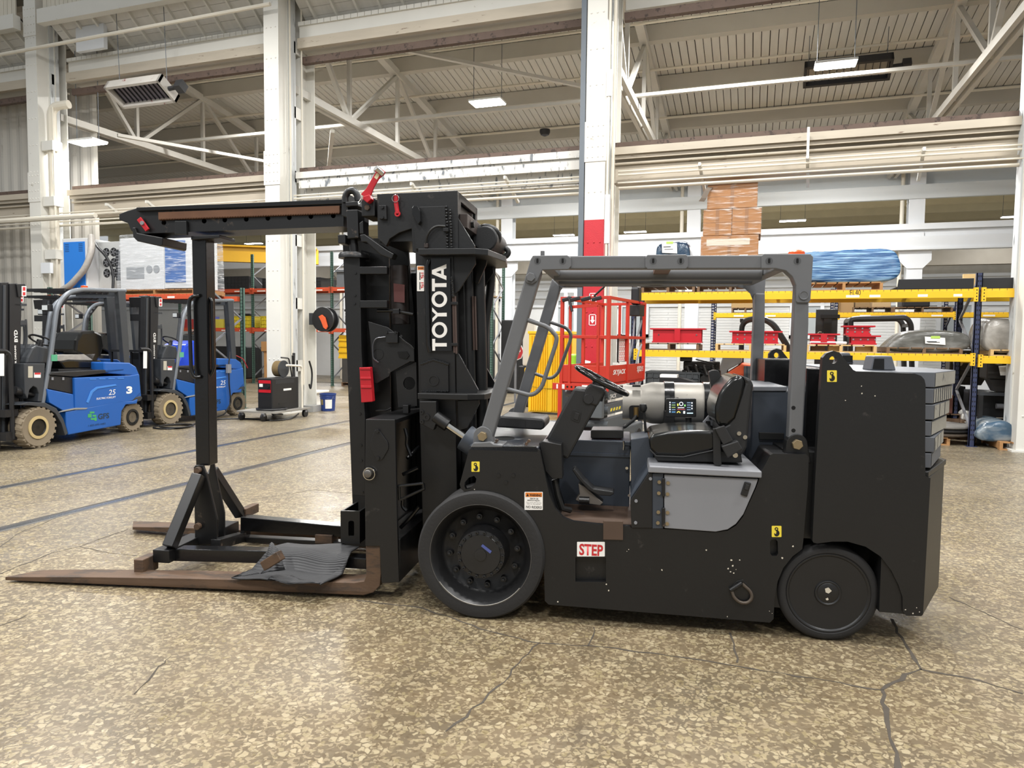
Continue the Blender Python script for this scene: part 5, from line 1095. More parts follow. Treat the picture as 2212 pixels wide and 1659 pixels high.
bz('front_cowl', [(52, 785), (98, 785), (95, 830), (91, 868), (82, 868), (84, 850), (80, 838), (72, 834), (64, 842), (60, 862), (54, 850)], .06, b1-.06, FGR, .01)
bz('dash_hump', [(57, 785), (60, 772), (70, 752), (79, 746), (104, 751), (108, 785)], .2, b1-.2, FGR, .02)
bz('cowl_sticker', hrect(61, 791, 71, 816), .055, .06, mat('aged_label', '#b0aa9a', .5), 0); bz('cowl_sticker', hrect(74, 805, 88, 816), .055, .06, WHD, 0); bz('cowl_sticker', hrect(75, 805, 87.5, 809), .053, .056, REDD, 0)
bz('fender', [(40, 875), (60, 868), (98, 870), (122, 882), (137, 905), (147, 936), (141, 941), (133, 915), (120, 893), (98, 880), (70, 876)], .0, .3, FGR, .006)
htube('guard_leg', [(91, 870, .1), (109, 770, .1), (122, 668, .1), (133, 645, .1), (150, 631, .1), (176, 625.5, .1), (270, 628, .1)], .035, mat('guard_tube_grey', '#6d7278', .35, .2), 12, .08, BR, BF)
htube('guard_leg', [(91, 870, .95), (109, 770, .95), (122, 668, .95), (150, 631, .95), (270, 628, .95)], .035, FGR, 10, .08, BR, BF)
bz('rear_guard_leg', [(255, 629), (271, 628), (283, 812), (271, 815)], .06, .14, FGR, .006); bz('rear_guard_leg', [(255, 629), (271, 628), (283, 812), (271, 815)], .9, .98, FGR, .006)
za = BF.p(176, 626, .1); zb_ = BF.p(262, 628, .1)
for i in range(8): b = MB(); x = za.x-.3+i*.12; b.box((x, x+.03), (.12, .93), (za.z-.04, za.z-.0)); b.build('roof_slat', FBK, BR)
b = MB(); b.box((zb_.x-.05, zb_.x+.05), (.1, .95), (za.z-.05, za.z+.01)); b.build('roof_rear_bar', FGR, BR)
b = MB(); q = BF.p(182, 619, .3); b.lathe((q.x, .3, za.z), [(.06, 0), (.06, .03), (.05, .03), (.05, .08), (.01, .09)], 'z', 14); b.build('beacon', mat('amber_beacon', '#d2521c', .25), BR, 0, True)
for bq in (.2, .84):
    b = MB(); q = BF.p(103, 665, .2); b.box((q.x-.05, q.x+.04), (bq-.06, bq+.06), (q.z-.05, q.z+.05)); lm = b.build('work_lamp', FBK, BR, .01)
    b = MB(); b.box((q.x-.056, q.x-.05), (bq-.045, bq+.045), (q.z-.035, q.z+.035)); b.build('lamp_lens', mat('lamp_glass', '#cfd4d6', .15), lm)
# seat
bz('seat_cushion', [(127, 780), (150, 776), (221, 778), (222, 797), (140, 798)], .3, .78, VINYL, .03); bz('seat_base', [(126, 797), (220, 796), (221, 806), (127, 808)], .28, .8, FBK, .008)
bz('backrest', [(162, 760), (165, 735), (176, 717), (205, 714), (222, 722), (226, 745), (219, 772), (204, 786), (180, 770)], .32, .76, VINYL, .04)
bz('papers', [(118, 768), (160, 766), (206, 764), (200, 778), (125, 780)], .32, .6, mat('folded_papers', '#9a958e', .7, var=.3, vs=20), .004)
q = BF.p(92, 735, .5); b = MB(); b.torus((q.x, .52, q.z), .16, .014, (.5, 0, .85), (0, 1, 0), 30, 8); b.tube([(q.x, .52, q.z), (q.x-.1, .52, q.z-.25)], .03); b.build('steering_wheel', FBK, BR, 0, True)
bz('hang_tag', hrect(111, 766, 124, 780), .06, .064, mat('green_tag', '#4f9c78', .6), 0)
# mast
for b0 in (.22, .70):
    bz('mast_rail', [(21, 613), (38, 612), (46, 640), (40, 940), (21, 940)], b0, b0+.1, FBK, .005); bz('mast_rail', [(3, 611), (19, 610), (17, 945), (1, 945)], b0+.02, b0+.12, FBK, .005)
    bz('mast_channel', [(8, 616), (13, 616), (11, 940), (6, 940)], b0, b0+.04, FGR, .002)
bz('mast_crosshead', [(36, 614), (54, 613), (58, 622), (58, 640), (40, 642)], .2, .82, FBK, .006)
bz('mast_sticker', hrect(47.5, 618, 57, 640), .192, .2, WHD, 0); bz('sticker_mark', hrect(49.5, 620, 55, 628), .19, .193, REDD, 0); bz('sticker_mark', hrect(49.5, 631, 55, 638), .19, .193, REDD, 0)
q = BF.p(20, 660, .3)
for z in (.5, 1.2, 1.9):
    m_ = MB(); m_.box((q.x-.02, q.x+.05), (.3, .74), (z, z+.12)); m_.build('mast_crossbar', FBK, BR)
htube('lift_cylinder', [(40, 650, .35), (38, 920, .35)], .03, FBK, 10, 0, BR, BF); htube('mast_hose', [(56, 690, .3), (58, 730, .3), (54, 770, .3), (50, 830, .3), (47, 900, .3)], .014, FGR, 8, .1, BR, BF)
bz('hose_clip', hrect(32, 656, 58, 661), .22, .26, FGR, .003); bz('hose_clip', hrect(43, 692, 58, 702), .22, .26, FGR, .003)
htube('tilt_cylinder', [(30, 843, .15), (52, 848, .15)], .06, FBK, 14, 0, BR, BF); htube('tilt_rod', [(50, 848, .15), (80, 855, .15)], .03, FBK, 10, 0, BR, BF)
htube('load_backrest', [(-14, 758, .12), (10, 758, .12), (19, 764, .12), (22, 780, .12), (28, 948, .12)], .032, FBK, 8, .06, BR, BF)
b = MB(); q = BF.p(19, 764, .12)
b.box((q.x-.06, q.x+.0), (.1, .98), (q.z-.02, q.z+.02)); b.build('backrest_bar', FBK, BR)
for bq in (.3, .5, .7, .95): b = MB(); b.box((q.x-.05, q.x-.02), (bq, bq+.03), (.2, q.z)); b.build('backrest_bar', FBK, BR)
b = MB(); b.box((q.x-.1, q.x+.1), (.1, 1.0), (.15, .27)); b.build('carriage_bar', FBK, BR); b = MB(); b.box((q.x-.1, q.x+.1), (.1, 1.0), (.48, .58)); b.build('carriage_bar', FBK, BR)
for bq in (.22, .75): b = MB(); b.prism([(q.x-.7, .05), (q.x-.7, .06), (q.x-.12, .09), (q.x-.12, .58), (q.x-.08, .58), (q.x-.08, .05)], bq, bq+.11); b.build('fork', FBK, BR)
bz('paper_sheet', hrect(-2, 764, 9, 812), .09, .1, WHD, 0)
# lettering
def btext(s, m, x, y, x1, h, b=.029, bold=.02, **k): p0 = BF.p(x, y, b); return text(s, m, BR, p0, SX, SY, w=BF.p(x1, y, b).x-p0.x, h=h, bold=bold, **k)
btext('3', WL, 273, 851, 286, .125, .028, .05, name='unit_number'); btext('25', WL, 234.5, 853.5, 250, .085, .028, .0, shear=.2); btext('ELECTRIC FORKLIFT', WL, 208.5, 863.5, 250, .03, .028, .01, shear=.2)
GRT = mat('logo_dark', '#1c3144', .5); GRG = mat('logo_green', '#3f9a5c', .5)
btext('GFS', GRT, 212, 906.5, 236, .09, .028, .03); btext('1-855-690-4483', GRT, 191, 922, 228, .03, .028, .0)
for x0, y0, x1, y1 in ((194, 889, 204, 893), (190, 894, 198, 902), (200, 896, 208, 900), (196, 903, 204, 907), (204, 901, 209, 909)): bz('logo_block', hrect(x0, y0, x1, y1), .027, .03, GRG, 0)
def vtext(s, x, y, y1, w, b):
    p0 = BF.p(x, y, b); p1 = BF.p(x, y1, b); return text(s, WL, BR, p0, SY, (-1, 0, 0), w=p1.z-p0.z, h=w, bold=.03)
vtext('BYD', 38.5, 739, 713, .055, .218); vtext('BUILD YOUR DREAMS', 37, 826, 746, .026, .218)
# the others of the row: copies
B2 = copy_tree(BR, (-10.05, 10.3, 0), 'blue electric forklift with a blue cover over its seat, second of the blue row', skip=('unit_number', 'papers')); B2.rotation_euler = (0, 0, math.radians(90.5))
B3 = copy_tree(BR, (-11.45, 8.75, 0), 'blue electric forklift half hidden behind the one numbered 3', skip=('unit_number', 'papers', 'paper_sheet')); B3.rotation_euler = (0, 0, math.radians(93))
B4 = copy_tree(BR, (-12.95, 10.7, 0), 'rearmost electric forklift, mostly hidden behind the blue row', skip=('unit_number', 'papers', 'paper_sheet')); B4.rotation_euler = (0, 0, math.radians(92))
CF2 = Fr(-10.05, 10.3, 90.5)
BLC = mat('blue_plastic_cover', '#1a44c4', .25, var=.2, vs=6, bump=.5, bs=9)
hz('seat_cover', [(376, 815), (380, 790), (392, 770), (402, 745), (420, 735), (436, 745), (440, 790), (436, 818), (410, 822)], .25, .8, BLC, .03, (), B2, CF2)
htube('charge_cable', [(497, 760, .0), (494, 790, -.02), (495, 830, -.03), (499, 870, -.03), (485, 895, .0), (455, 905, .0)], .014, FBK, 8, .05, B2, CF2); hz('charge_plug', hrect(492, 787, 500, 806), -.05, .0, LGREY, .004, (), B2, CF2)
htube('battery_lead', [(497, 785, .1), (500, 770, .1), (510, 768, .1), (525, 775, .1), (535, 795, .1)], .01, RED, 8, .05, B2, CF2)
# mast of the large cable coil on the floor
b = MB(); c = ground(372, 922, .012); b.torus(c, .3, .014, (0, 0, 1), (1, 0, 0), 40, 8); b.torus(c+Vector((.08, .02, .02)), .27, .014, (0, 0, 1), (1, 0, 0), 40, 8); b.tube(rnd([tuple(c+Vector((.3, 0, 0))), tuple(ground(430, 912, .014)), tuple(ground(470, 905, .014)), tuple(ground(540, 904, .014)), tuple(ground(590, 909, .014)), tuple(ground(630, 905, .014)), tuple(ground(645, 893, .014))], .4, 4, False), .014)
tag(b.build('power_cable', FBK), 'black power cable lying on the floor from the blue forklifts to the welding cart', 'cable')
# ---------------------------------------------------------------- machines on pallets on a rack behind the blue row
WOOD = mat('pallet_wood', '#a3794d', .75, var=.25, vs=5, bump=.15, bs=30, stretch=(1, 4, 4)); WOOD2 = mat('pale_pallet_wood', '#c6a671', .75, var=.2, vs=5, stretch=(1, 4, 4)); WOOD3 = mat('dark_pallet_wood', '#6f5741', .8, var=.25, vs=5, stretch=(1, 4, 4))
def pallet(x, y, z, w, d, label, m=WOOD, h=.13, group=None, rot=0):
    r = root('pallet', Fr(x, y, rot, z), label, 'pallet', group); n = max(4, int(w/.16))
    for i in range(n): b = MB(); b.box((i*w/n, i*w/n+w/n-.03), (0, d), (h-.02, h)); b.build('deck_board', m, r)
    for i in range(3): b = MB(); xx = (0, w/2-.02, w-.045)[i]; b.box((xx, xx+.045), (0, d), (.018, h-.02)); b.build('stringer', m, r)
    for i in range(3): b = MB(); yy = (0, d/2-.05, d-.1)[i]; b.box((0, w), (yy, yy+.1), (0, .018)); b.build('bottom_board', m, r)
    return r
ORB = mat('rack_orange', '#c2502f', .5, var=.1, wear='#8c4632', wamt=.62); GRU = mat('rack_green', '#4f6b60', .5, var=.08); YLB = mat('rack_yellow', '#e0b31e', .45, var=.08, wear='#a58a2d', wamt=.66, ws=6); NVU = mat('rack_navy', '#2c3350', .45, var=.1)
TAGW = mat('paper_label', '#e4e2dc', .6)
HOLE = mat('slot_dark', '#0d0d0f', .9)
def upright(r, x, y, h, m, depth=1.05, w=.085, lite=False):
    for k, yy in enumerate((y, y+depth)):
        b = MB(); b.box((x, x+w), (yy, yy+.012), (0, h)); b.box((x, x+.012), (yy, yy+.07), (0, h)); b.box((x+w-.012, x+w), (yy, yy+.07), (0, h)); b.build('upright', m, r)
        b = MB(); z = .1
        while z < h-.05:
            for xx in (x+.02, x+w-.034): b.box((xx, xx+.014), (yy-.0015, yy), (z, z+.028))
            if k == 0:
                for y2 in (yy+.03,): b.box((x+w, x+w+.0012), (y2, y2+.016), (z, z+.028))
            z += .076
        tag(b.build('slots', HOLE if not lite else TAGW, r), kind='stuff')
        b = MB(); b.box((x-.03, x+w+.03), (yy-.04, yy+.1), (0, .008)); b.build('foot_plate', m, r)
    z = .25; s = 1
    while z+.6 < h:
        b = MB(); b.bar((x+w/2, y+.06, z if s > 0 else z+.6), (x+w/2, y+depth, z+.6 if s > 0 else z), .035, .035, (1, 0, 0)); b.build('brace', m if lite else LGREY, r); z += .6; s = -s
def beam(r, x0, x1, y, z, m, h=.11, marks=True, tags=()):
    """a rack beam whose top is at z, with end connectors and the wire-deck waterfall ticks on its lip"""
    b = MB(); b.box((x0, x1), (y-.05, y), (z-h, z-.03)); b.box((x0, x1), (y-.028, y+.01), (z-.03, z)); B_ = b.build('beam', m, r, .003)
    for xx in (x0-.02, x1-.04): b = MB(); b.box((xx, xx+.06), (y-.056, y-.0), (z-h-.06, z+.02)); b.build('connector', m, r)
    b = MB()
    for xx in (x0-.005, x1-.02):
        for i in range(4): b.box((xx+.01, xx+.024), (y-.0575, y-.056), (z-h-.04+i*.05, z-h-.02+i*.05))
    tag(b.build('connector_holes', HOLE, r), kind='stuff')
    if marks:
        b = MB(); x = x0+.12
        while x < x1-.1: b.box((x, x+.008), (y-.0295, y-.028), (z-.03, z)); x += .1
        tag(b.build('deck_wires', mat('wire_brown', '#6b5a25', .6), r), kind='stuff')
    for tx, tw in tags: b = MB(); b.box((tx, tx+tw), (y-.0515, y-.05), (z-h+.02, z-h+.06)); b.build('label', TAGW, r)
MR = root('pallet_rack', Fr(-15.7, 12.35), 'orange and green pallet rack behind the blue forklifts, holding two machines', 'rack')
upright(MR, 0, 0, 2.75, GRU); upright(MR, 4.6, 0, 2.75, GRU); beam(MR, .08, 4.6, .0, 2.55, ORB, tags=((.6, .2), (2.2, .2), (3.6, .2)))
b = MB(); b.box((.08, 4.6), (.95, 1.05), (2.44, 2.55)); b.build('beam', ORB, MR)
pallet(-15.35, 12.38, 2.55, 1.5, .95, 'pallet under the blue and white machine on the left rack', WOOD, .11); pallet(-13.65, 12.38, 2.55, 2.2, .95, 'pallet under the film-wrapped machine on the left rack', WOOD, .11)
MF = Fr(-15.25, 12.4); zm = 2.66
BM = root('power_cabinet', Fr(-15.25, 12.4, 0, zm), 'white cabinet with bright blue door and six round fans, on the left rack', 'machine')
WM = mat('machine_white', '#d5d6d6', .45, var=.04); BMB = mat('machine_blue', '#1f78d2', .4, var=.04)
b = MB(); b.box((0, .75), (.0, .9), (0, 1.2)); b.build('body', WM, BM, .01)
b = MB(); b.box((.05, .70), (-.012, 0), (.07, 1.12)); b.build('door', BMB, BM, .004)
for xx in (.1, .52):
    for i in range(5): b = MB(); b.box((xx, xx+.12), (-.016, -.012), (.9+i*.04, .915+i*.04)); b.build('louvre', mat('louvre_dark', '#134a86', .5), BM)
b = MB(); b.box((.76, 1.6), (.3, .9), (0, 1.14)); b.build('fan_housing', mat('machine_grey', '#b9bab8', .5), BM, .008)
for i in range(3):
    for j in range(2):
        c = (1.0+j*.22, .298, .42+i*.24); b = MB(); b.lathe(c, [(.1, 0), (.1, -.006), (.088, -.006), (.088, .002)], 'b', 20); f_ = b.build('fan_ring', FGR, BM)
        b = MB(); b.cyl((c[0], c[1]-.004, c[2]), .086, .003, 'b', 20); b.build('fan_mesh', BLKD, f_)
        for k in range(5): a = k*1.2566; b = MB(); b.bar((c[0], c[1]-.007, c[2]), (c[0]+.08*math.cos(a), c[1]-.007, c[2]+.08*math.sin(a)), .022, .004, (0, 1, 0)); b.build('fan_blade', LGREY, f_)
b = MB(); b.box((1.28, 1.58), (.29, .3), (.25, .95)); b.build('vent_grille', FGR, BM)
for i in range(10): b = MB(); b.box((1.3, 1.56), (.285, .29), (.28+i*.065, .30+i*.065)); b.build('grille_slat', LGREY, BM)
b = MB(); b.tube(rnd([(.9, .0, 1.25), (1.0, -.08, .9), (.85, -.12, .5), (.4, -.14, .12), (.1, -.1, .02)], .3, 5, False), [.07, .08, .09, .07, .05]+[.06]*18 if False else .07, 10); b.build('wrapped_hose', mat('clear_wrap_hose', '#b4aea6', .35, var=.25, vs=14, bump=.6, bs=20), BM, 0, True)
b = MB(); b.tube(rnd([(.8, .2, 1.1), (.95, .1, 1.0), (1.3, .05, .75), (1.42, .1, .4), (1.5, .0, .02)], .2, 5, False), .03, 8); b.build('cable', FBK, BM, 0, True)
WMR = root('wrapped_machine', Fr(-13.55, 12.42, 0, zm), 'white and blue machine in glossy stretch film on the left rack', 'machine')
b = MB(); b.box((0, 1.25), (0, .85), (0, 1.15)); b.build('body', WM, WMR, .02); b = MB(); b.box((1.26, 2.0), (0, .8), (.02, 1.1)); b.build('side_cabinet', WM, WMR, .01)
b = MB(); b.box((1.3, 1.85), (-.015, 0), (.15, 1.05)); b.build('blue_door', mat('machine_blue_dim', '#2d62a8', .45, var=.1), WMR); b = MB(); b.box((.2, .7), (-.012, 0), (.25, .5)); b.build('vent_grille', mat('vent_grey', '#9a9da0', .5), WMR)
for xx in (.85, 1.05): b = MB(); b.cyl((xx, -.012, .45), .085, .012, 'b', 20); b.build('fan_ring', mat('vent_grey', '#9a9da0', .5), WMR)
b = MB(); b.prism([(-.06, 0), (2.1, 0), (2.06, 1.15), (1.2, 1.24), (.05, 1.22)], -.06, .92); tag(b.build('stretch_film', film('clear_stretch_film', '#c9ced3', .12, .1, 5, (.6, 1, 6), .9), WMR, .03), 'clear crinkled stretch film')
# ---------------------------------------------------------------- orange rack behind the middle column
LR = root('pallet_rack', Fr(-20.35, 21.2), 'orange pallet rack with green uprights behind the white middle column', 'rack')
for X in (0, 3.28, 6.56, 9.84): upright(LR, X, 0, 4.6 if X else 4.6, GRU)
for X in (0, 3.28, 6.56):
    beam(LR, X+.085, X+3.28, 0, 3.38, ORB, .13, False, ((X+.3, .35), (X+1.5, .4), (X+2.6, .4))); beam(LR, X+.085, X+3.28, 0, 1.98, ORB, .13, False, ((X+.6, .3), (X+2.0, .3), (X+2.8, .3)))
    for z in (3.38, 1.98): b = MB(); b.box((X+.085, X+3.28), (1.0, 1.05), (z-.12, z)); b.build('beam', ORB, LR)
    for z in (3.38, 1.98): b = MB(); b.box((X+.085, X+3.28), (.02, 1.0), (z-.02, z)); b.build('shelf_deck', mat('shelf_board', '#8a7355', .8, var=.2), LR)
def crate(x, y, z, w, d, h, label, m, name='crate', cat='crate', rows=3, cols=8, group=None):
    r = root(name, Fr(x, y, 0, z), label, cat, group); t = .02
    for a_, b_ in (((0, w), (0, t)), ((0, w), (d-t, d)), ((0, t), (0, d)), ((w-t, w), (0, d))): b = MB(); b.box(a_, b_, (0, h)); b.build('side', m, r)
    b = MB(); b.box((0, w), (0, d), (0, t)); b.build('base', m, r); b = MB(); b.box((-.015, w+.015), (-.015, d+.015), (h-.03, h)); b.build('rim', m, r)
    b = MB()
    for i in range(rows+1): b.box((0, w), (-.02, 0), (i*h/rows-.008, i*h/rows+.008))
    for j in range(cols+1): b.box((j*w/cols-.008, j*w/cols+.008), (-.02, 0), (0, h))
    tag(b.build('ribs', m, r), kind='stuff'); return r
BPL = mat('black_crate_plastic', '#2a2b2d', .5); YPL = mat('yellow_bin_plastic', '#c9b52b', .5, var=.1)
crate(-19.4, 21.25, 3.38, 2.2, .95, .45, 'black plastic bin on the top shelf of the orange rack, left of the green upright', BPL, rows=4, cols=14)
crate(-16.6, 21.25, 3.38, 2.4, .95, .35, 'black plastic bin on the top shelf of the orange rack, right of the green upright', BPL, rows=3, cols=14)
crate(-18.0, 21.25, 1.98, 1.0, .8, .42, 'yellow ribbed bin on the middle shelf of the orange rack, left', YPL, rows=3, cols=7); crate(-16.7, 21.25, 1.98, 1.1, .8, .42, 'yellow ribbed bin on the middle shelf of the orange rack, right of the upright', YPL, rows=3, cols=7)
b = MB(); b.box((-17.8, -17.2), (21.3, 21.6), (2.42, 2.5)); tag(b.build('tool_roll', FBK, None, .02), 'black rolled strap lying on the yellow bin', 'strap')
b = MB(); b.box((-13.6, -10.6), (21.3, 21.7), (3.38, 3.95)); b.box((-13.6, -10.6), (21.2, 21.8), (3.9, 3.98)); tag(b.build('steel_channel', mat('grey_channel', '#6a6e72', .5)), 'grey steel channel on the top shelf of the orange rack, right of the middle column', 'beam')
def engine(x, y, z, s, label, m=None, seed=1, group=None):
    """engine block: block, head, sump, flywheel housing, manifold pipes, pulley, fan belt side"""
    m = m or mat('grimy_engine', '#2e2c2a', .5, .3, var=.3, vs=8); rr = random.Random(seed); r = root('engine', Fr(x, y, 0, z), label, 'engine', group)
    b = MB(); b.box((.1*s, .9*s), (.1*s, .5*s), (.2*s, .6*s)); b.build('block', m, r, .02*s); b = MB(); b.box((.12*s, .88*s), (.15*s, .45*s), (.6*s, .78*s)); b.build('cylinder_head', m, r, .02*s); b = MB(); b.prism([(.15*s, .2*s), (.85*s, .2*s), (.75*s, 0), (.25*s, 0)], .15*s, .45*s); b.build('sump', m, r, .01*s)
    b = MB(); b.cyl((.62*s, .02*s, .36*s), .15*s, .08*s, 'b', 20); b.build('pulley', m, r, .01*s)
    b = MB(); b.cyl((.25*s, .0*s, .5*s), .09*s, .1*s, 'b', 14); b.build('alternator', mat('engine_alloy', '#8e8a84', .45, .5, var=.2), r, .01*s)
    for i in range(4): b = MB(); xx = (.2+i*.18)*s; b.tube(rnd([(xx, .12*s, .66*s), (xx, -.0*s, .7*s), (xx+.08*s, -.02*s, .5*s)], .05*s, 3, False), .035*s, 8); b.build('manifold_pipe', m, r, 0, True)
    for i in range(5): b = MB(); p = [(rr.uniform(.1, .9)*s, rr.uniform(-.02, .1)*s, rr.uniform(.3, .85)*s) for _ in range(3)]; b.tube(rnd(p, .1*s, 4, False), .014*s, 6); b.build('hose', BLKD, r, 0, True)
    b = MB(); b.box((.05*s, .3*s), (.1*s, .3*s), (.78*s, .88*s)); b.build('air_box', m, r, .02*s); return r
engine(-13.4, 21.3, 1.98, .75, 'small grimy engine on the middle shelf of the orange rack, right of the hose reel', None, 4)
for i in range(4):
    b = MB(); b.box((-13.55, -10.2), (21.3+.0*i, 21.9), (.95+i*.2, 1.02+i*.2)); b.box((-13.55, -10.2), (21.34, 21.4), (1.02+i*.2, 1.15+i*.2)); tag(b.build('yellow_beam', YLB), ['lowest yellow steel beam', 'second yellow steel beam from below', 'third yellow steel beam from below', 'topmost yellow steel beam'][i]+' of the stack under the orange rack', 'beam', 'yellow beams stacked under the orange rack')
pallet(-13.4, 21.25, 0, 1.6, .9, 'dark pallet on the floor under the yellow beams', WOOD3); 
b = MB(); b.box((-13.4, -11.9), (21.3, 22.1), (.13, .95)); tag(b.build('steel_crate', mat('grimy_crate', '#3c3a37', .6, var=.3)), 'grimy dark steel crate on the pallet under the yellow beams', 'crate')
CBD = mat('cardboard', '#b98a58', .75, var=.1, vs=4)
b = MB(); b.box((-16.55, -15.6), (21.2, 22), (.1, 1.15)); b.box((-16.62, -15.53), (21.14, 22.06), (1.15, 1.5)); tag(b.build('carton', CBD, None, .01), 'brown lidded cardboard carton left of the white middle column', 'box')
pallet(-16.6, 21.15, 0, 1.2, .95, 'pallet under the lidded cardboard carton', WOOD3, .1)
b = MB(); b.box((-19.4, -17.4), (21.3, 22.2), (.15, 1.3)); tag(b.build('black_cabinet', FBK, None, .03), 'black machine cabinet under the orange rack behind the second blue forklift', 'machine')
pallet(-19.5, 21.2, 0, 2.2, 1.0, 'pallet under the black machine cabinet', WOOD3)
for i, (x, w, c) in enumerate(((-20.2, .5, '#b03a3a'), (-19.6, .6, '#5a5fae'), (-18.9, .5, '#d0c24a'), (-18.3, .25, '#8c4fa0'))):
    b = MB(); b.box((x, x+w), (21.3, 21.8), (1.98, 2.3+.1*(i % 2))); tag(b.build('parts_box', mat('partsbox%d' % i, c, .6)), ['red', 'blue', 'yellow', 'purple'][i]+' parts box on the middle shelf seen through the forklift cabin', 'box')
# ---------------------------------------------------------------- welding cart, bucket, reel, hanging hose at the middle column
WC = root('welder_cart', Fr(-9.2, 11.55), 'black welding machine with red control panel on a low wheeled cart', 'welder')
b = MB(); b.box((-.35, .55), (-.15, 1.0), (.16, .19)); b.build('platform', mat('cart_deck', '#8d8a83', .6, .3), WC)
for x, y in ((-.28, -.1), (.25, -.12), (-.28, .9), (.48, .9)): b = MB(); b.cyl((x-.02, y, .075), .075, .05, 'a', 16); b.build('caster', FBK, WC); b = MB(); b.box((x-.03, x+.04), (y-.03, y+.03), (.1, .16)); b.build('caster_fork', LGREY, WC)
b = MB(); b.box((.03, .37), (0, .85), (.19, .83)); b.build('case', FBK, WC, .015); b = MB(); b.box((.06, .34), (-.008, 0), (.55, .79)); b.build('panel', RED, WC)
b = MB(); b.box((.06, .34), (-.01, -.008), (.61, .73)); b.build('panel_face', FBK, WC); b = MB(); b.box((.08, .16), (-.013, -.01), (.66, .72)); b.build('meter', TAGW, WC); b = MB(); b.cyl((.28, -.03, .67), .035, .03, 'b', 14); b.build('dial', FBK, WC)
for i in range(6): b = MB(); b.box((.37, .374), (.1, .7), (.72+i*.014, .727+i*.014)); b.build('louvre', FGR, WC)
b = MB(); b.box((.37, .374), (.35, .6), (.57, .61)); b.build('nameplate', TAGW, WC); b = MB(); b.box((.37, .374), (.2, .45), (.3, .34)); b.build('vent', BLKD, WC)
b = MB(); b.tube(rnd([(.45, .85, .18), (.45, .85, 1.05), (.45, .35, 1.08)], .08, 5, False), .022, 10); b.build('handle', PIPEW, WC, 0, True)
b = MB(); b.torus((.2, .2, .22), .28, .02, (0, 0, 1), (1, 0, 0), 30, 8); b.build('cable', FBK, WC, 0, True)
SPL_ = root('cable_reel', Fr(-9.0, 11.95, 0, .83), 'dark cable reel with bent handle on top of the welding machine', 'reel')
b = MB(); b.lathe((-.1, .1, .17), [(.16, 0), (.16, .15), (.05, .16)], 'a', 24); b.build('winding', mat('reel_cord', '#6b5836', .8, var=.3, vs=30), SPL_, 0, True); b = MB(); b.lathe((.055, .1, .17), [(.17, 0), (.17, .02), (.03, .03)], 'a', 24); b.build('flange', FGR, SPL_); b = MB(); b.tube(rnd([(.12, .3, 0), (.12, .2, .38), (.12, -.05, .4)], .04, 4, False), .014, 8); b.build('handle', FBK, SPL_)
BKT = root('bucket', Fr(-9.02, 13.75), 'blue plastic bucket with a white label beside the middle column', 'bucket')
b = MB(); b.lathe((0, 0, 0), [(.15, 0), (.175, .36), (.185, .36), (.185, .39), (.17, .39), (.155, .02), (.01, .02)], 'z', 28); b.build('body', mat('bucket_blue', '#1d3775', .4), BKT, 0, True)
for z in (.28, .33): b = MB(); b.torus((0, 0, z), .172, .006, (0, 0, 1), (1, 0, 0), 28, 6); b.build('hoop', mat('bucket_blue', '#1d3775', .4), BKT)
b = MB(); k = [(math.cos(t), math.sin(t)) for t in [-1.35+.15*i for i in range(7)]]; b.add([(.163*c, .163*s, .06) for c, s in k]+[(.174*c, .174*s, .26) for c, s in k], [(i, i+1, i+8, i+7) for i in range(6)]); b.build('label', TAGW, BKT)
b = MB(); k = [(math.cos(t), math.sin(t)) for t in [-2.1+.15*i for i in range(4)]]; b.add([(.163*c, .163*s, .14) for c, s in k]+[(.174*c, .174*s, .26) for c, s in k], [(i, i+1, i+5, i+4) for i in range(3)]); b.build('emblem', mat('bucket_emblem', '#8a7a4a', .5), BKT)
b = MB(); b.tube([(.18*math.cos(t), -.06-.02*math.sin(t*2), .33-.12*math.sin(t)) for t in [math.pi*i/10 for i in range(11)]], .004, 6); b.build('wire_handle', LGREY, BKT)
b = MB(); b.box((-9.42, -9.1), (13.3, 13.6), (0, .14)); tag(b.build('ballast_block', mat('galvanised_block', '#a8a8a6', .5, .4)), 'small grey metal box on the floor at the foot of the middle column', 'box')
HRL = root('hose_reel', Fr(-9.28, 13.62, 0, 1.98), 'black wall hose reel with orange arm on the middle column', 'reel')
b = MB(); b.lathe((.28, 0, .06), [(.27, -.1), (.27, -.05), (.2, -.05), (.2, .1), (.27, .1), (.27, .14), (.03, .15)], 'b', 32); b.build('drum', FBK, HRL, .004, True)
b = MB(); b.prism([(.22, .12), (.3, .16), (.38, .1), (.44, -.1), (.4, -.16), (.34, -.12), (.28, .02)], -.16, -.12); b.build('arm', mat('reel_orange', '#d2572a', .5), HRL, .004)
b = MB(); b.box((-.1, .1), (-.05, .1), (-.06, .2)); b.build('mount', FGR, HRL)
b = MB(); b.tube(rnd([(-9.3, 12.9, 1.3), (-9.28, 12.85, .9), (-9.22, 12.85, .5), (-9.3, 12.9, .75), (-9.25, 12.8, 1.25)], .12, 5, False), .03, 8); tag(b.build('welding_lead', FBK), 'black welding lead hanging in loops on the middle column', 'cable')
b = MB(); b.tube(rnd([tuple(onX(668, 780, -9.2)), tuple(onX(674, 800, -9.2)), tuple(onX(674, 820, -9.2)), tuple(onX(671, 842, -9.2)), tuple(onX(668, 830, -9.2))], .1, 5, False), .02, 8); tag(b.build('air_hose', FBK), 'thin black hose looped at the right edge of the middle column', 'hose')
pallet(-9.0, 15.1, 0, 1.0, .8, 'small pallet with grey parts on the floor right of the bucket', WOOD3, .12)
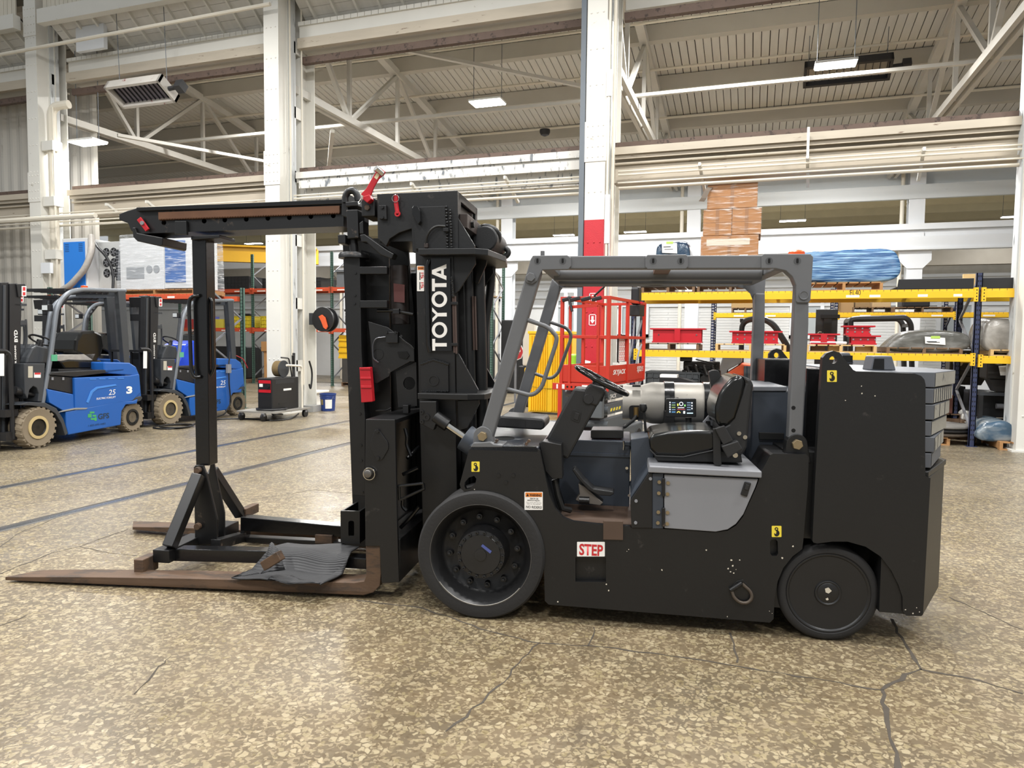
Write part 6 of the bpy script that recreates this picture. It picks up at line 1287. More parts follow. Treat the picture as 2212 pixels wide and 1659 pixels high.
b = MB(); b.box((-8.95, -8.2), (15.1, 15.6), (.13, .2)); b.box((-8.8, -8.3), (15.15, 15.5), (.2, .25)); tag(b.build('steel_parts', LGREY, None, .01), 'flat grey steel parts on the small pallet right of the bucket', 'part')
b = MB(); b.box((-10.5, -9.9), (14.3, 14.9), (0, .1)); b.box((-10.6, -9.8), (14.2, 15), (.32, .36)); b.box((-10.5, -9.9), (14.3, 14.9), (.1, .32)); tag(b.build('white_sheet_stack', TAGW, None, .005), 'white sheets on a low stack between the second blue forklift and the middle column', 'sheets')
# ================================================================ yellow racking at the right
RF = Fr(-2.12, 13.0)
RR = root('pallet_rack', RF, 'yellow pallet rack with navy uprights behind the large forklift', 'rack')
XR = 5.42      # second upright
upright(RR, 0, 0, 2.95, NVU); upright(RR, XR, 0, 2.75, NVU)
beam(RR, .085, XR, 0, 2.5, YLB, .14, True, ((3.9, .16), (4.6, .14), (5.1, .12), (3.55, .2))); beam(RR, .085, XR, 0, 1.47, YLB, .12, True)
for z in (2.5, 1.47): b = MB(); b.box((.085, XR), (1.05, 1.1), (z-.14, z-.02)); b.build('beam', YLB, RR)
for z in (2.48, 1.45):
    for i in range(5): b = MB(); x = .4+i*1.05; b.box((x, x+.05), (.0, 1.05), (z-.04, z)); b.build('deck_support', LGREY, RR)
p0 = RF.p(1836, 638.5, -.0505); text('EL40', BLKD, RR, p0, SX, SY, w=RF.p(1859, 638, -.0505).x-p0.x, h=.095, bold=.0)
RF2 = Fr(3.385, 13.0); RR2 = root('pallet_rack', RF2, 'next bay of the yellow racking, cut by the right picture edge', 'rack')
beam(RR2, .0, 4.2, 0, 2.5, YLB, .14); beam(RR2, .0, 4.2, 0, 1.45, YLB, .12); upright(RR2, 4.2, 0, 2.75, NVU)
for z in (2.5, 1.45): b = MB(); b.box((.0, 4.2), (1.05, 1.1), (z-.14, z)); b.build('beam', YLB, RR2)
# row further back
R3 = root('pallet_rack', Fr(-1.1, 20.0), 'second yellow rack row, seen between the shelves of the first', 'rack')
for X in (0, 3.05, 5.75, 8.7): upright(R3, X, 0, 3.1, NVU, lite=True)
for x0, x1 in ((.085, 3.05), (3.135, 5.75), (5.835, 8.7)):
    beam(R3, x0, x1, 0, 2.42, YLB, .12, True, ((x0+.5, .25), (x0+1.3, .25), (x0+2.1, .25))); b = MB(); b.box((x0, x1), (1.0, 1.06), (2.32, 2.44)); b.build('beam', YLB, R3); b = MB(); b.box((x0, x1), (.03, 1.0), (2.38, 2.42)); b.build('shelf_deck', mat('shelf_board', '#8a7355', .8, var=.2), R3)
# --- loads of the second row
def rx(x, y, Y): return onY(x, y, Y).x
for x0, x1, s in ((1580, 1640, 'pallet with a brown carton on the second rack row, left'), (1842, 1930, 'dark pallet with flat cartons on the second rack row, middle'), (1930, 2060, 'long dark pallet on the second rack row, right')):
    pallet(rx(x0, 668, 20), 20.05, 2.42, rx(x1, 668, 20)-rx(x0, 668, 20), .9, s, WOOD3, .14)
def boxat(x0, y0, x1, y1, Y, d, name, label, cat, m, bev=.01, group=None):
    p, q = onY(x0, y0, Y), onY(x1, y1, Y); b = MB(); b.box((p.x, q.x), (Y, Y+d), (min(p.z, q.z), max(p.z, q.z))); return tag(b.build(name, m, None, bev), label, cat, group)
pb = onY(1580, 650, 20.1); b = MB(); b.box((pb.x, rx(1640, 650, 20.1)), (20.1, 20.9), (2.56, 2.95)); tag(b.build('carton', mat('tan_cardboard', '#a58a5e', .75, var=.1), None, .01), 'tan carton on the second rack row, seen left of the rear guard leg', 'box')
for i, (x0, x1, h, c) in enumerate(((1812, 1845, .25, '#a2845c'), (1848, 1880, .2, '#8d7350'), (1885, 1925, .22, '#b59a72'))):
    b = MB(); b.box((rx(x0, 650, 20.1), rx(x1, 650, 20.1)), (20.1, 20.8), (2.56 if i else 2.42, 2.56+h)); tag(b.build('carton', mat('carton%d' % i, c, .75), None, .01), ['flat carton at the left end of the second rack row middle bay', 'low brown carton in the middle of the second rack row', 'pale carton at the right of the second rack row middle bay'][i], 'box')
b = MB(); b.box((rx(1950, 640, 20.1), rx(2010, 640, 20.1)), (20.1, 20.8), (2.56, 2.95)); tag(b.build('dark_housing', FBK, None, .03), 'black machine housing on the second rack row, right', 'part')
# black forklift frames, truck mast and orange truck parked between the rows
def frame_arch(px, Y, label, w=.09):
    r = root('overhead_guard', Fr(onY(*px[0], Y).x, Y), label, 'part'); x0 = onY(*px[0], Y).x; P = [(onY(x, y, Y).x-x0, 0, onY(x, y, Y).z) for x, y in px]
    for dy in (0, .8): b = MB(); b.tube([(p[0], dy, p[2]) for p in rnd(P, .25, 5, False)], w*.6, 6); b.build('side_frame', FBK, r)
    for k in (1, len(P)-2): b = MB(); b.bar((P[k][0], 0, P[k][2]-.02), (P[k][0], .8, P[k][2]-.02), .07, .07); b.build('cross_bar', FBK, r)
    return r
frame_arch([(1833, 905), (1838, 690), (1850, 688), (1958, 686), (1968, 700), (1972, 905)], 16.5, 'black overhead guard of a parked truck seen behind the stacked red brackets')
frame_arch([(1598, 905), (1602, 690), (1650, 687), (1672, 700), (1710, 760), (1715, 905)], 16.5, 'black curved guard of a parked truck seen behind the left red brackets')
CT = root('truck_mast', Fr(onY(1762, 700, 16.2).x, 16.2), 'dark grey truck mast panel with white lettering behind the rear guard leg', 'part')
b = MB(); b.box((0, .42), (0, .05), (0, onY(1762, 668, 16.2).z)); b.build('panel', FGR, CT, .01); b = MB(); b.box((.1, .45), (-.1, 0), (2.15, 2.22)); b.box((.15, .3), (-.08, 0), (1.7, 2.15)); b.build('bracket', FBK, CT)
p0 = onY(1764, 723, 16.2); text('CAT', WL, CT, (.04, -.004, p0.z-.02), SX, SY, w=.24, h=.09, bold=.02)
OT = root('forklift', Fr(onY(1545, 900, 15.6).x, 15.6), 'orange truck parked behind the seat of the large forklift', 'forklift')
ORG = mat('truck_orange', '#d4572e', .45, var=.06); z_ = lambda y: onY(1580, y, 15.6).z
b = MB(); b.prism([(0, .15), (1.6, .15), (1.6, z_(800)), (.9, z_(790)), (.5, z_(785)), (.18, z_(808)), (.05, z_(840))], 0, 1.1); b.build('body', ORG, OT, .03); b = MB(); b.prism([(-.05, z_(835)), (.12, z_(770)), (.5, z_(766)), (.5, z_(783)), (.22, z_(800)), (.1, z_(840))], -.02, 1.1); b.build('hood', LGREY, OT, .02)
for x in (.3, 1.3): b = MB(); b.lathe((x, 0, .26), [(.1, -.02), (.26, 0), (.26, .2), (.1, .22)], 'b', 24); b.build('tyre', RUB, OT, 0, True)
b = MB(); b.box((.55, .95), (-.05, 0), (z_(835), z_(790))); b.build('basket', mat('basket_blue', '#39495a', .5), OT)
for i in range(5): b = MB(); b.box((.57+i*.075, .58+i*.075), (-.06, -.05), (z_(835), z_(790))); b.build('basket_wire', LGREY, OT)
# --- upper shelf of the near rack
Y0 = 13.04
def pz(x0, x1, z, label, m, d=1.0, h=None, grp=None):
    X0, X1 = rx(x0, 650, Y0), rx(x1, 650, Y0); return pallet(X0, Y0, z, X1-X0, d, label, m, h or .14, grp)
pz(1385, 1500, 2.5, 'pallet at the left end of the upper yellow shelf, under the dark wrapped part', WOOD3); pz(1505, 1650, 2.5, 'pallet under the stretch-wrapped cardboard boxes', WOOD3)
pz(1740, 1906, 2.5, 'light pallet under the blue wrapped roll', WOOD, .9)
XB = rx(1513, 600, Y0); 
BST = [(1513, 1638, 508, 612), (1519, 1645, 450, 507), (1528, 1637, 396, 449)]
FLM = film('box_stretch_film', '#cfc6ba', .04, .1, 7, (.5, 1, 4), .8)
CB2 = mat('box_cardboard', '#9f6f43', .7, var=.1, vs=3)
for i, (x0, x1, y0, y1) in enumerate(BST):
    n = [1, 2, 1][i]; X0, X1 = rx(x0, (y0+y1)/2, Y0+.05), rx(x1, (y0+y1)/2, Y0+.05); z1, z0 = onY((x0+x1)/2, y0, Y0+.05).z, onY((x0+x1)/2, y1, Y0+.05).z
    if i == 0: z0 = 2.64
    else: z0 = zprev
    for k in range(n):
        s = ['wide cardboard box at the bottom of the wrapped stack', ['left', 'right'][k]+' cardboard box in the middle layer of the wrapped stack', 'cardboard box on top of the wrapped stack'][i]
        r = root('cardboard_box', Fr(X0+k*(X1-X0)/n, Y0+.05, 0, z0), s, 'box', 'cardboard boxes in the wrapped stack'); w = (X1-X0)/n-.004; h = z1-z0-.003
        b = MB(); b.box((0, w), (0, .85), (0, h)); b.build('carton', CB2, r, .012)
        b = MB(); b.box((.02, w-.02), (-.003, 0), (h*.5-.004, h*.5+.004)); b.box((w/2-.03, w/2+.03), (-.002, 0), (0, h)); b.build('tape', mat('parcel_tape', '#8b5f38', .35), r)
        if i == 0:
            for u in (.18, .68): b = MB(); b.box((w*u, w*u+.14), (-.004, -.001), (h*.48, h*.48+.1)); b.build('label', TAGW, r)
            b = MB(); b.box((w*.1, w*.85), (-.004, -.001), (h*.8, h*.93)); b.build('label', mat('pale_strip', '#c9bfae', .5), r)
        b = MB(); b.box((-.012, w+.012), (-.02, .87), (-.0, h)); tag(b.build('stretch_film', FLM, r, .02), 'clear crinkled stretch film')
    zprev = z1
b = MB(); v = [onY(1528, 405, Y0), onY(1521, 412, Y0-.1), onY(1514, 428, Y0-.15), onY(1509, 435, Y0-.16)]; L_ = [p+Vector((-.0, 0, 0)) for p in v]; b.add([tuple(p) for p in L_]+[tuple(p+Vector((.09, .05, 0))) for p in L_], [(i, i+1, i+5, i+4) for i in range(3)]); o = b.build('box_flap', mat('grey_cardboard', '#6d6257', .7)); so = o.modifiers.new('t', 'SOLIDIFY'); so.thickness = .006; tag(o, 'torn grey cardboard flap hanging from the top wrapped box', 'flap')
def draped(name, label, px, Y, d, m, top_in=.15, cat='load', note=None, zlo=None, sub=3, n=1.0, seed=2):
    """a load under taut plastic sheeting: an outline seen from the aisle, swelling over its depth"""
    rr = random.Random(seed); P = [(onY(x, y, Y).x, onY(x, y, Y).z) for x, y in px]; X0 = min(p[0] for p in P); cx = sum(p[0] for p in P)/len(P); z0 = zlo if zlo is not None else min(p[1] for p in P)
    r = root(name, Fr(X0, Y, 0, z0), label, cat); v = []; f = []; k = len(P); ks = [(0, .86), (.06, .97), (.3, 1.0), (.7, 1.0), (.94, .96), (1, .84)]
    for t, s in ks:
        for x, z in P:
            zz = z0+(z-z0)*(1-(1-s)*.9); xx = cx+(x-cx)*(s*.4+.6); v.append((xx-X0+rr.uniform(-.012, .012)*n, t*d+rr.uniform(-.01, .01), zz-z0+rr.uniform(-.012, .012)*n*(1 if z > z0+.02 else 0)))
    for i in range(len(ks)-1):
        for j in range(k): f.append((i*k+j, i*k+(j+1) % k, (i+1)*k+(j+1) % k, (i+1)*k+j))
    f += [tuple(range(k))[::-1], tuple(range((len(ks)-1)*k, len(ks)*k))]
    b = MB(); b.add(v, f); o = b.build('wrapped_cover', m, r, 0, True)
    for q in o.data.polygons: q.use_smooth = True
    sb = o.modifiers.new('sub', 'SUBSURF'); sb.levels = sb.render_levels = 2
    if note:
        X1, Z1 = onY(*note[0], Y).x-X0, onY(*note[0], Y).z-z0; X2, Z2 = onY(*note[1], Y).x-X0, onY(*note[1], Y).z-z0
        b = MB(); b.add([(X1, -.025, Z1), (X2, -.025, Z1-.02), (X2+.01, -.025, Z2), (X1+.01, -.025, Z2+.02)], [(0, 1, 2, 3)]); b.build('paper_note', TAGW, r)
        b = MB(); b.box((X1+(X2-X1)*.3, X1+(X2-X1)*.75), (-.03, -.026), (Z1-.03, Z1+.01)); b.build('green_tape', mat('green_tape', '#a9c85a', .5), r)
        b = MB(); b.box((X1+.03, X1+(X2-X1)*.6), (-.027, -.0255), (Z1-.09, Z1-.075)); b.box((X1+.05, X1+(X2-X1)*.75), (-.027, -.0255), ((Z1+Z2)/2-.03, (Z1+Z2)/2-.02)); b.build('note_lines', FGR, r)
    return r
def sheet(name, c1, c2, rough, sc, stretch, bump=.5):
    """opaque plastic sheeting: two tones and crease relief"""
    if name in MATS: return MATS[name]
    m = mat(name, c1, rough, var=.15, vs=4); nt = m.node_tree; N = nt.nodes; L = nt.links; B = N['Principled BSDF']
    tc = N.new('ShaderNodeTexCoord'); mp = N.new('ShaderNodeMapping'); mp.inputs['Scale'].default_value = stretch; L.new(tc.outputs['Object'], mp.inputs[0]); nz = N.new('ShaderNodeTexNoise'); nz.inputs['Scale'].default_value = sc; nz.inputs['Detail'].default_value = 6; nz.inputs['Distortion'].default_value = .4; L.new(mp.outputs[0], nz.inputs[0])
    mx = N.new('ShaderNodeMix'); mx.data_type = 'RGBA'; r = N.new('ShaderNodeMapRange'); r.inputs[1].default_value = .42; r.inputs[2].default_value = .66; L.new(nz.outputs['Fac'], r.inputs[0]); L.new(r.outputs[0], mx.inputs['Factor']); mx.inputs['A'].default_value = (*lin(c1), 1); mx.inputs['B'].default_value = (*lin(c2), 1); L.new(mx.outputs['Result'], B.inputs['Base Color'])
    bp = N.new('ShaderNodeBump'); bp.inputs['Strength'].default_value = bump; bp.inputs['Distance'].default_value = .04; L.new(nz.outputs['Fac'], bp.inputs['Height']); L.new(bp.outputs[0], B.inputs['Normal']); return m
BSH = sheet('blue_shrink_film', '#1f4f80', '#8fb6d6', .15, 9, (.25, 1, 5)); GSH = sheet('grey_shrink_film', '#55544f', '#8b8a86', .22, 4, (.6, 1, 1.5), .35); DSH = sheet('dark_blue_film', '#1b2f45', '#41586b', .2, 6, (1, 1, 1)); SSH = sheet('silver_shrink_film', '#77736c', '#b5b1aa', .25, 3, (.7, 1, 1), .5); B2H = sheet('blue_grey_film', '#3d5468', '#93999a', .2, 5, (.6, 1, 1), .5)
draped('wrapped_roll', 'long load in crinkled blue film on the upper yellow shelf', [(1693, 605), (1690, 560), (1705, 540), (1760, 537), (1850, 534), (1928, 532), (1943, 545), (1951, 568), (1950, 590), (1935, 602), (1910, 609), (1800, 611)], 13.1, .9, BSH, zlo=2.64)
draped('wrapped_part', 'small load in dark film with a white note, left of the cardboard boxes', [(1414, 615), (1415, 540), (1418, 520), (1450, 522), (1488, 512), (1491, 545), (1492, 615)], 13.1, .8, DSH, note=((1430, 524), (1462, 548)), zlo=2.64, n=.6)
b = MB(); 
def plate_stack(x0, x1, y0, y1, label, n=2):
    r = root('steel_plate', Fr(rx(x0, 615, 12.99), 12.99), label, 'plate'); X0 = rx(x0, 615, 12.99); w = rx(x1, 615, 12.99)-X0; zt_ = onY(x0, y0, 12.99).z; 
    b = MB(); b.prism([(-.12, 2.51), (w, 2.51), (w, 2.67), (-.1, 2.67)], .03, .06); b.build('panel', FBK, r, .004); b = MB(); b.prism(rnd([(0, 2.66), (w, 2.66), (w, zt_), (.04, zt_), (0, zt_-.04)], .02), .05, .07); b.build('panel', FBK, r); b = MB(); b.box((-.1, w), (.07, .9), (2.51, 2.56)); b.build('panel', FBK, r)
    for i in range(3): b = MB(); b.cyl((w*(.25+.3*i), .045, zt_-.06), .016, .01, 'b', 10); b.build('bolt', CHR, r)
plate_stack(1957, 2105, 603, 625, 'black bolted steel plates lying on the upper yellow shelf, middle'); plate_stack(2131, 2300, 600, 625, 'black bolted steel plates on the upper shelf at the right edge')
b = MB(); p = onY(2080, 620, 13.5); b.box((p.x, p.x+.22), (13.5, 13.56), (2.57, onY(2080, 592, 13.5).z)); tag(b.build('board', WOOD2), 'upright piece of board on the upper shelf behind the black plates', 'board')
# --- lower shelf
def bracket(x0, x1, y0, y1, Y, zb, label, ribs=1, bolts=4):
    X0, X1 = rx(x0, (y0+y1)/2, Y), rx(x1, (y0+y1)/2, Y); h = onY(x0, y0, Y).z-onY(x0, y1, Y).z; w = X1-X0
    r = root('red_bracket', Fr(X0, Y, 0, zb), label, 'bracket', 'red steel brackets on the lower yellow shelf')
    b = MB(); b.box((0, w), (-.04, .3), (h-.025, h)); b.build('top_plate', RED, r); b = MB(); b.box((.04, w-.06), (-.04, .3), (0, .025)); b.build('base_plate', RED, r)
    b = MB(); b.box((.05, w-.07), (.0, .02), (.025, h-.025)); b.build('web', RED, r); b = MB(); b.box((.05, w-.07), (.26, .28), (.025, h-.025)); b.build('web', RED, r)
    for k in range(ribs): b = MB(); xx = w*(k+1)/(ribs+1); b.box((xx-.05, xx+.05), (-.04, .0), (.03, h-.025)); b.build('rib', RED, r)
    for k in range(bolts):
        for zz in ((.36, .7) if h > .16 and ribs == 0 else (.55,)): b = MB(); b.cyl((w*(.16+.68*k/max(1, bolts-1)), -.008, h*zz), .014, .01, 'b', 8); b.build('bolt', CHR, r)
    return h
zs = 1.47
def pl2(x0, x1, label, m, h=.13): return pz(x0, x1, zs, label, m, 1.0, h)
pl2(1383, 1512, 'dark pallet under the largest red bracket', WOOD3); pl2(1548, 1702, 'pale pallet under the red bracket behind the guard legs', WOOD2); pl2(1745, 1898, 'pale pallet under the three stacked red brackets', WOOD2); pl2(1920, 2085, 'pallet under the grey wrapped load', WOOD3, .1)
zz = zs+.135
bracket(1404, 1524, 714, 745, 13.1, zz, 'largest red bracket, at the left end of the lower yellow shelf', 1, 2); bracket(1575, 1690, 719, 746, 13.1, zz, 'red bracket seen between the two rear guard legs', 0, 6); bracket(1745, 1814, 724, 747, 13.1, zz, 'small red bracket right of the rear guard leg, with white plastic under it', 1, 4)
h_ = bracket(1832, 1902, 728, 748, 13.1, zz, 'red bracket right of the rear guard leg, at the bottom of its stack', 0, 4); bracket(1820, 1890, 706, 727, 13.15, zz+h_, 'red bracket lying on top of another red bracket', 0, 4)
b = MB(); b.box((rx(1749, 740, 13.06), rx(1830, 740, 13.06)), (13.06, 13.14), (zz-.0, zz+.05)); tag(b.build('plastic_sheet', mat('white_plastic', '#d9d3d4', .3), None, .02), 'crumpled white plastic in front of the small red bracket', 'plastic')
for i, x in enumerate((1752, 1790, 1850)): b = MB(); X = rx(x, 750, 13.2); b.box((X, X+.22), (13.2, 13.4), (zs+.02, zs+.1)); tag(b.build('wood_block', WOOD2 if i else WOOD3), ['left', 'middle', 'right'][i]+' wooden block inside the pale pallet under the stacked red brackets', 'block')
draped('wrapped_load', 'low load in grey film with a white note on the lower yellow shelf', [(1913, 762), (1912, 750), (1935, 730), (1958, 713), (2030, 711), (2092, 716), (2104, 735), (2104, 764)], 13.08, .95, GSH, note=((1997, 727), (2040, 745)), zlo=1.49)
draped('wrapped_load', 'tall load in silver film on the lower shelf at the right edge', [(2120, 766), (2121, 730), (2132, 690), (2150, 684), (2190, 687), (2230, 690), (2260, 700), (2262, 766)], 13.08, .95, SSH, zlo=1.46)
pallet(3.55, 13.05, 1.45, 1.6, .9, 'pallet under the silver wrapped load', WOOD2, .1)
# --- under the shelves
crate(rx(1396, 800, 13.2), 13.2, .75, .95, .8, .32, 'upper dark plastic crate under the left end of the lower yellow shelf', mat('charcoal_crate', '#4d5052', .55), rows=3, cols=8, group='stacked dark crates under the rack'); crate(rx(1396, 800, 13.2), 13.2, .38, .95, .8, .34, 'middle dark plastic crate under the left end of the lower yellow shelf', mat('charcoal_crate', '#4d5052', .55), rows=3, cols=8, group='stacked dark crates under the rack'); crate(rx(1396, 800, 13.2), 13.2, .0, .95, .8, .35, 'bottom dark plastic crate under the left end of the lower yellow shelf', mat('charcoal_crate', '#4d5052', .55), rows=3, cols=8, group='stacked dark crates under the rack')
b = MB(); b.box((rx(1468, 800, 13.3), rx(1540, 800, 13.3)), (13.3, 14.1), (0, .6)); tag(b.build('engine_stand', FBK, None, .01), 'black stand under the engine behind the gas cylinder', 'stand')
engine(rx(1462, 800, 13.35), 13.35, .6, .85, 'grimy engine on a stand behind the gas cylinder', None, 2)
b = MB(); b.prism([(rx(1424, 820, 12.5), 1.0), (rx(1468, 820, 12.5), 1.0), (rx(1545, 830, 12.5), .84), (rx(1545, 836, 12.5), 0), (rx(1424, 828, 12.5), 0)], 12.5, 12.9); o = tag(b.build('work_bench', FBK), 'dark sloping bench top in front of the engine', 'bench')
b = MB(); b.box((rx(1425, 820, 12.5), rx(1462, 820, 12.5)), (12.52, 12.8), (1.001, 1.05)); tag(b.build('paper_stack', TAGW), 'white document sheets with a blue edge above the gas cylinder', 'paper')
engine(rx(2040, 850, 14.6), 14.6, .9, .8, 'dark engine seen behind the counterweight between the navy uprights', None, 5)
b = MB(); b.box((rx(2030, 850, 14.5), rx(2085, 850, 14.5)), (14.5, 15.2), (0, .88)); tag(b.build('engine_stand', FBK), 'black stand under the engine behind the counterweight', 'stand')
engine(rx(2118, 850, 13.3), 13.3, .86, 1.05, 'dark engine with a hanging white sheet, right of the navy upright', None, 8)
b = MB(); b.add([tuple(onY(2157, 791, 13.25)), tuple(onY(2175, 789, 13.25)), tuple(onY(2181, 811, 13.25)), tuple(onY(2161, 811, 13.25))], [(0, 1, 2, 3)]); tag(b.build('tag_sheet', TAGW), 'white sheet hung on the dark engine at the right edge', 'paper')
ST = root('axle_crate', Fr(rx(2115, 860, 13.4), 13.4), 'black steel table carrying the dark engine at the right edge', 'table')
b = MB(); b.box((0, 1.3), (0, .9), (.8, .85)); b.build('table_top', FGR, ST); b = MB(); b.box((0, 1.3), (.3, .9), (.42, .8)); b.build('body', FBK, ST); b = MB(); b.cyl((.3, .2, .62), .045, .4, 'a', 14); b.build('hydraulic_ram', LGREY, ST)
for x in (0, 1.24): b = MB(); b.box((x, x+.06), (0, .06), (0, .8)); b.build('leg', FBK, ST)
MRN = mat('maroon_paint', '#4a2024', .5, var=.2)
b = MB(); b.box((rx(2122, 900, 13.5), rx(2200, 900, 13.5)), (13.25, 14.1), (.14, .38)); tag(b.build('maroon_part', MRN, None, .02), 'dark maroon steel part on the floor under the right shelf', 'part')
pallet(rx(2150, 965, 12.95), 12.75, 0, 1.0, .95, 'pallet under the blue-grey wrapped part on the floor at the right edge', WOOD, .13)
draped('wrapped_part', 'low part in blue-grey film on a floor pallet at the right edge', [(2108, 955), (2108, 932), (2125, 918), (2145, 907), (2175, 907), (2198, 920), (2215, 950), (2190, 955)], 12.85, .95, B2H, zlo=.06)
pallet(rx(1940, 960, 12.95), 13.0, 0, .75, .8, 'pallet with round steel discs beside the counterweight', WOOD, .13)
for i in range(3): b = MB(); c = onY(2055, 930, 13.4); b.lathe((c.x-.15, 13.4, .135+i*.062), [(.42, 0), (.45, .02), (.45, .04), (.42, .055), (.1, .055)], 'z', 32); tag(b.build('steel_disc', mat('disc_steel%d' % i, ['#5c5248', '#2b2a2a', '#8a8782'][i], .5, .5, var=.2)), ['lowest', 'middle', 'top'][i]+' round steel disc in the pile beside the counterweight', 'disc', 'round steel discs beside the counterweight')
pallet(rx(2033, 905, 14.0), 14.0, .33, .6, .6, 'small raised pallet with a rust-brown box behind the steel discs', WOOD3, .1)
b = MB(); b.box((rx(2036, 890, 14.05), rx(2062, 890, 14.05)), (14.05, 14.5), (.43, .75)); tag(b.build('rust_box', mat('rust_brown_paint', '#6d4438', .6, var=.2), None, .01), 'rust-brown steel box behind the steel discs', 'box')
b = MB(); b.box((rx(2030, 905, 14.0), rx(2075, 905, 14.0)), (13.95, 14.7), (0, .33)); tag(b.build('timber_crate', WOOD3), 'dark timber crate under the rust-brown box', 'crate')
pallet(rx(2075, 915, 13.9), 13.85, .22, .8, .7, 'grey pallet with rags between the navy uprights', WOOD3, .12)
b = MB(); b.box((rx(2075, 915, 13.9), rx(2120, 915, 13.9)), (13.9, 14.5), (0, .22)); tag(b.build('timber_block', WOOD3), 'timber block under the pallet with rags', 'block')
b = MB(); b.prism([(rx(2078, 890, 13.9), .34), (rx(2122, 890, 13.9), .34), (rx(2118, 880, 13.9), .42), (rx(2090, 880, 13.9), .5), (rx(2080, 885, 13.9), .42)], 13.88, 14.3); tag(b.build('rag_heap', mat('white_rag', '#c9c7c2', .8, var=.15), None, .03), 'white rags heaped on the grey pallet between the navy uprights', 'rags')
# ================================================================ scissor lift, yellow cabinet, column-foot items, middle background
LF = Fr(-1.80, 9.25, 81.9)
LT = root('scissor_lift', LF, 'red scissor lift with raised guard rails behind the large forklift', 'lift')
LR_ = mat('lift_red', '#b93020', .42, var=.06, wear='#8f2c20', wamt=.68); LGY = mat('lift_grey', '#55595c', .45, var=.06)
def lz(name, px, b0, b1, m=None, bev=.003, holes=()): return hz(name, px, b0, b1, m or LR_, bev, holes, LT, LF)
Ln, Wd = 1.62, .66
zt_ = LF.p(1321, 640, 0).z; zm_ = LF.p(1321, 728, 0).z; zf1 = LF.p(1321, 790, 0).z; zf0 = LF.p(1321, 830, 0).z
def rail_set(z, w=.04):
    for p, q in (((0, 0, z), (Ln, 0, z)), ((0, Wd, z), (Ln, Wd, z)), ((0, 0, z), (0, Wd, z)), ((Ln, 0, z), (Ln, Wd, z))): b = MB(); b.bar(p, q, w, w); b.build('guard_rail', LR_, LT, .003)
rail_set(zt_-.02); rail_set(zm_)
for x, y in ((0, 0), (0, Wd), (Ln, 0), (Ln, Wd), (.8, 0), (.8, Wd)): b = MB(); b.bar((x, y, zf0), (x, y, zt_), .045, .045, (1, 0, 0)); b.build('guard_post', LR_, LT, .003)
for y in (.14, .54): b = MB(); b.bar((-.01, y, zf0), (-.01, y, zt_-.12), .035, .035, (1, 0, 0)); b.build('gate_post', LR_, LT, .003)
b = MB(); b.bar((-.01, .14, zt_-.12), (-.01, .54, zt_-.14), .035, .04); b.build('gate_bar', LR_, LT); b = MB(); b.bar((-.01, .14, zm_), (-.01, .54, zm_), .035, .035); b.build('gate_bar', LR_, LT)
for x in (.0, .45): b = MB(); b.bar((x+.06, .02, zm_), (x+.06, .02, zt_-.1), .03, .03, (1, 0, 0)); b.build('guard_post', LR_, LT)
b = MB(); b.box((0, Ln), (0, .03), (zf0, zf1)); b.build('toe_board', LR_, LT, .004); b = MB(); b.box((0, Ln), (Wd-.03, Wd), (zf0, zf1)); b.build('toe_board', LR_, LT); b = MB(); b.box((-.012, .012), (0, Wd), (zf0+.02, zf1)); b.build('toe_board', LR_, LT, .004)
b = MB(); b.box((0, Ln), (0, Wd), (zf0-.02, zf0+.02)); b.build('platform', LR_, LT)
b = MB(); b.box((-.03, -.012), (-.02, Wd+.12), (zf0-.09, zf0+.0)); b.build('entry_board', LR_, LT, .003)
for y, w in ((.02, .22), (.27, .08), (.6, .12)): b = MB(); b.box((-.033, -.03), (y, y+w), (zf0-.075, zf0-.015)); b.build('sign', DECW, LT)
for i in range(3): b = MB(); b.cyl((-.034, .44+i*.06, zf0-.045), .014, .004, 'a', 10); b.build('hole', BLANK, LT)
# lettering on the long side: it reads along +a
def ltext(s, x, y, x1, h, b=-.003, m=DECW, **k): p0 = LF.p(x, y, b); return text(s, m, LT, p0, SX, SY, w=LF.p(x1, y, b).x-p0.x, h=h, bold=.02, **k)
ltext('SKYJACK', 1324, 813, 1351, .085, shear=.25); ltext('SJ3219', 1376, 806, 1389.5, .1)
for x0, x1, y0, y1 in ((1324, 1336, 783, 788), (1338, 1356, 781, 787)): lz('notice', hrect(x0, y0, x1, y1), -.003, 0, DECW, 0)
b = MB(); b.box((.5, .95), (.03, .05), (zf1+.02, zf1+.42)); b.build('notice_board', BLKD, LT); b = MB(); b.box((.52, .9), (.026, .03), (zf1+.05, zf1+.4)); b.build('notice_sheet', DECW, LT)
for i in range(5):
    for j in range(5): b = MB(); c = (.56+i*.075, .024, zf1+.09+j*.066); b.lathe(c, [(.028, 0), (.028, .002), (.02, .002), (.02, 0)], 'b', 10, True); b.build('prohibition_sign', REDD, LT)
b = MB(); b.box((1.2, 1.45), (-.05, .12), (zm_+.32, zm_+.48)); CBX = b.build('control_box', BLKD, LT, .01); b = MB(); b.box((1.22, 1.42), (-.02, .1), (zm_+.48, zm_+.75)); b.build('control_hood', FBK, CBX, .04); b = MB(); b.lathe((1.3, -.04, zm_+.5), [(.03, 0), (.03, .02), (.01, .03)], 'z', 12); b.build('stop_button', RED, CBX)
b = MB(); b.tube(rnd([(1.3, .05, zm_+.3), (1.22, .05, zm_-.1), (1.1, .1, zf0+.1)], .1, 4, False), .014, 8); b.build('control_cable', LGREY, LT, 0, True); b = MB(); b.tube(rnd([(1.5, .0, zm_-.1), (1.3, -.02, zm_-.2), (1.25, 0, zf1)], .1, 4, False), .014, 8); b.build('control_cable', LGREY, LT, 0, True)
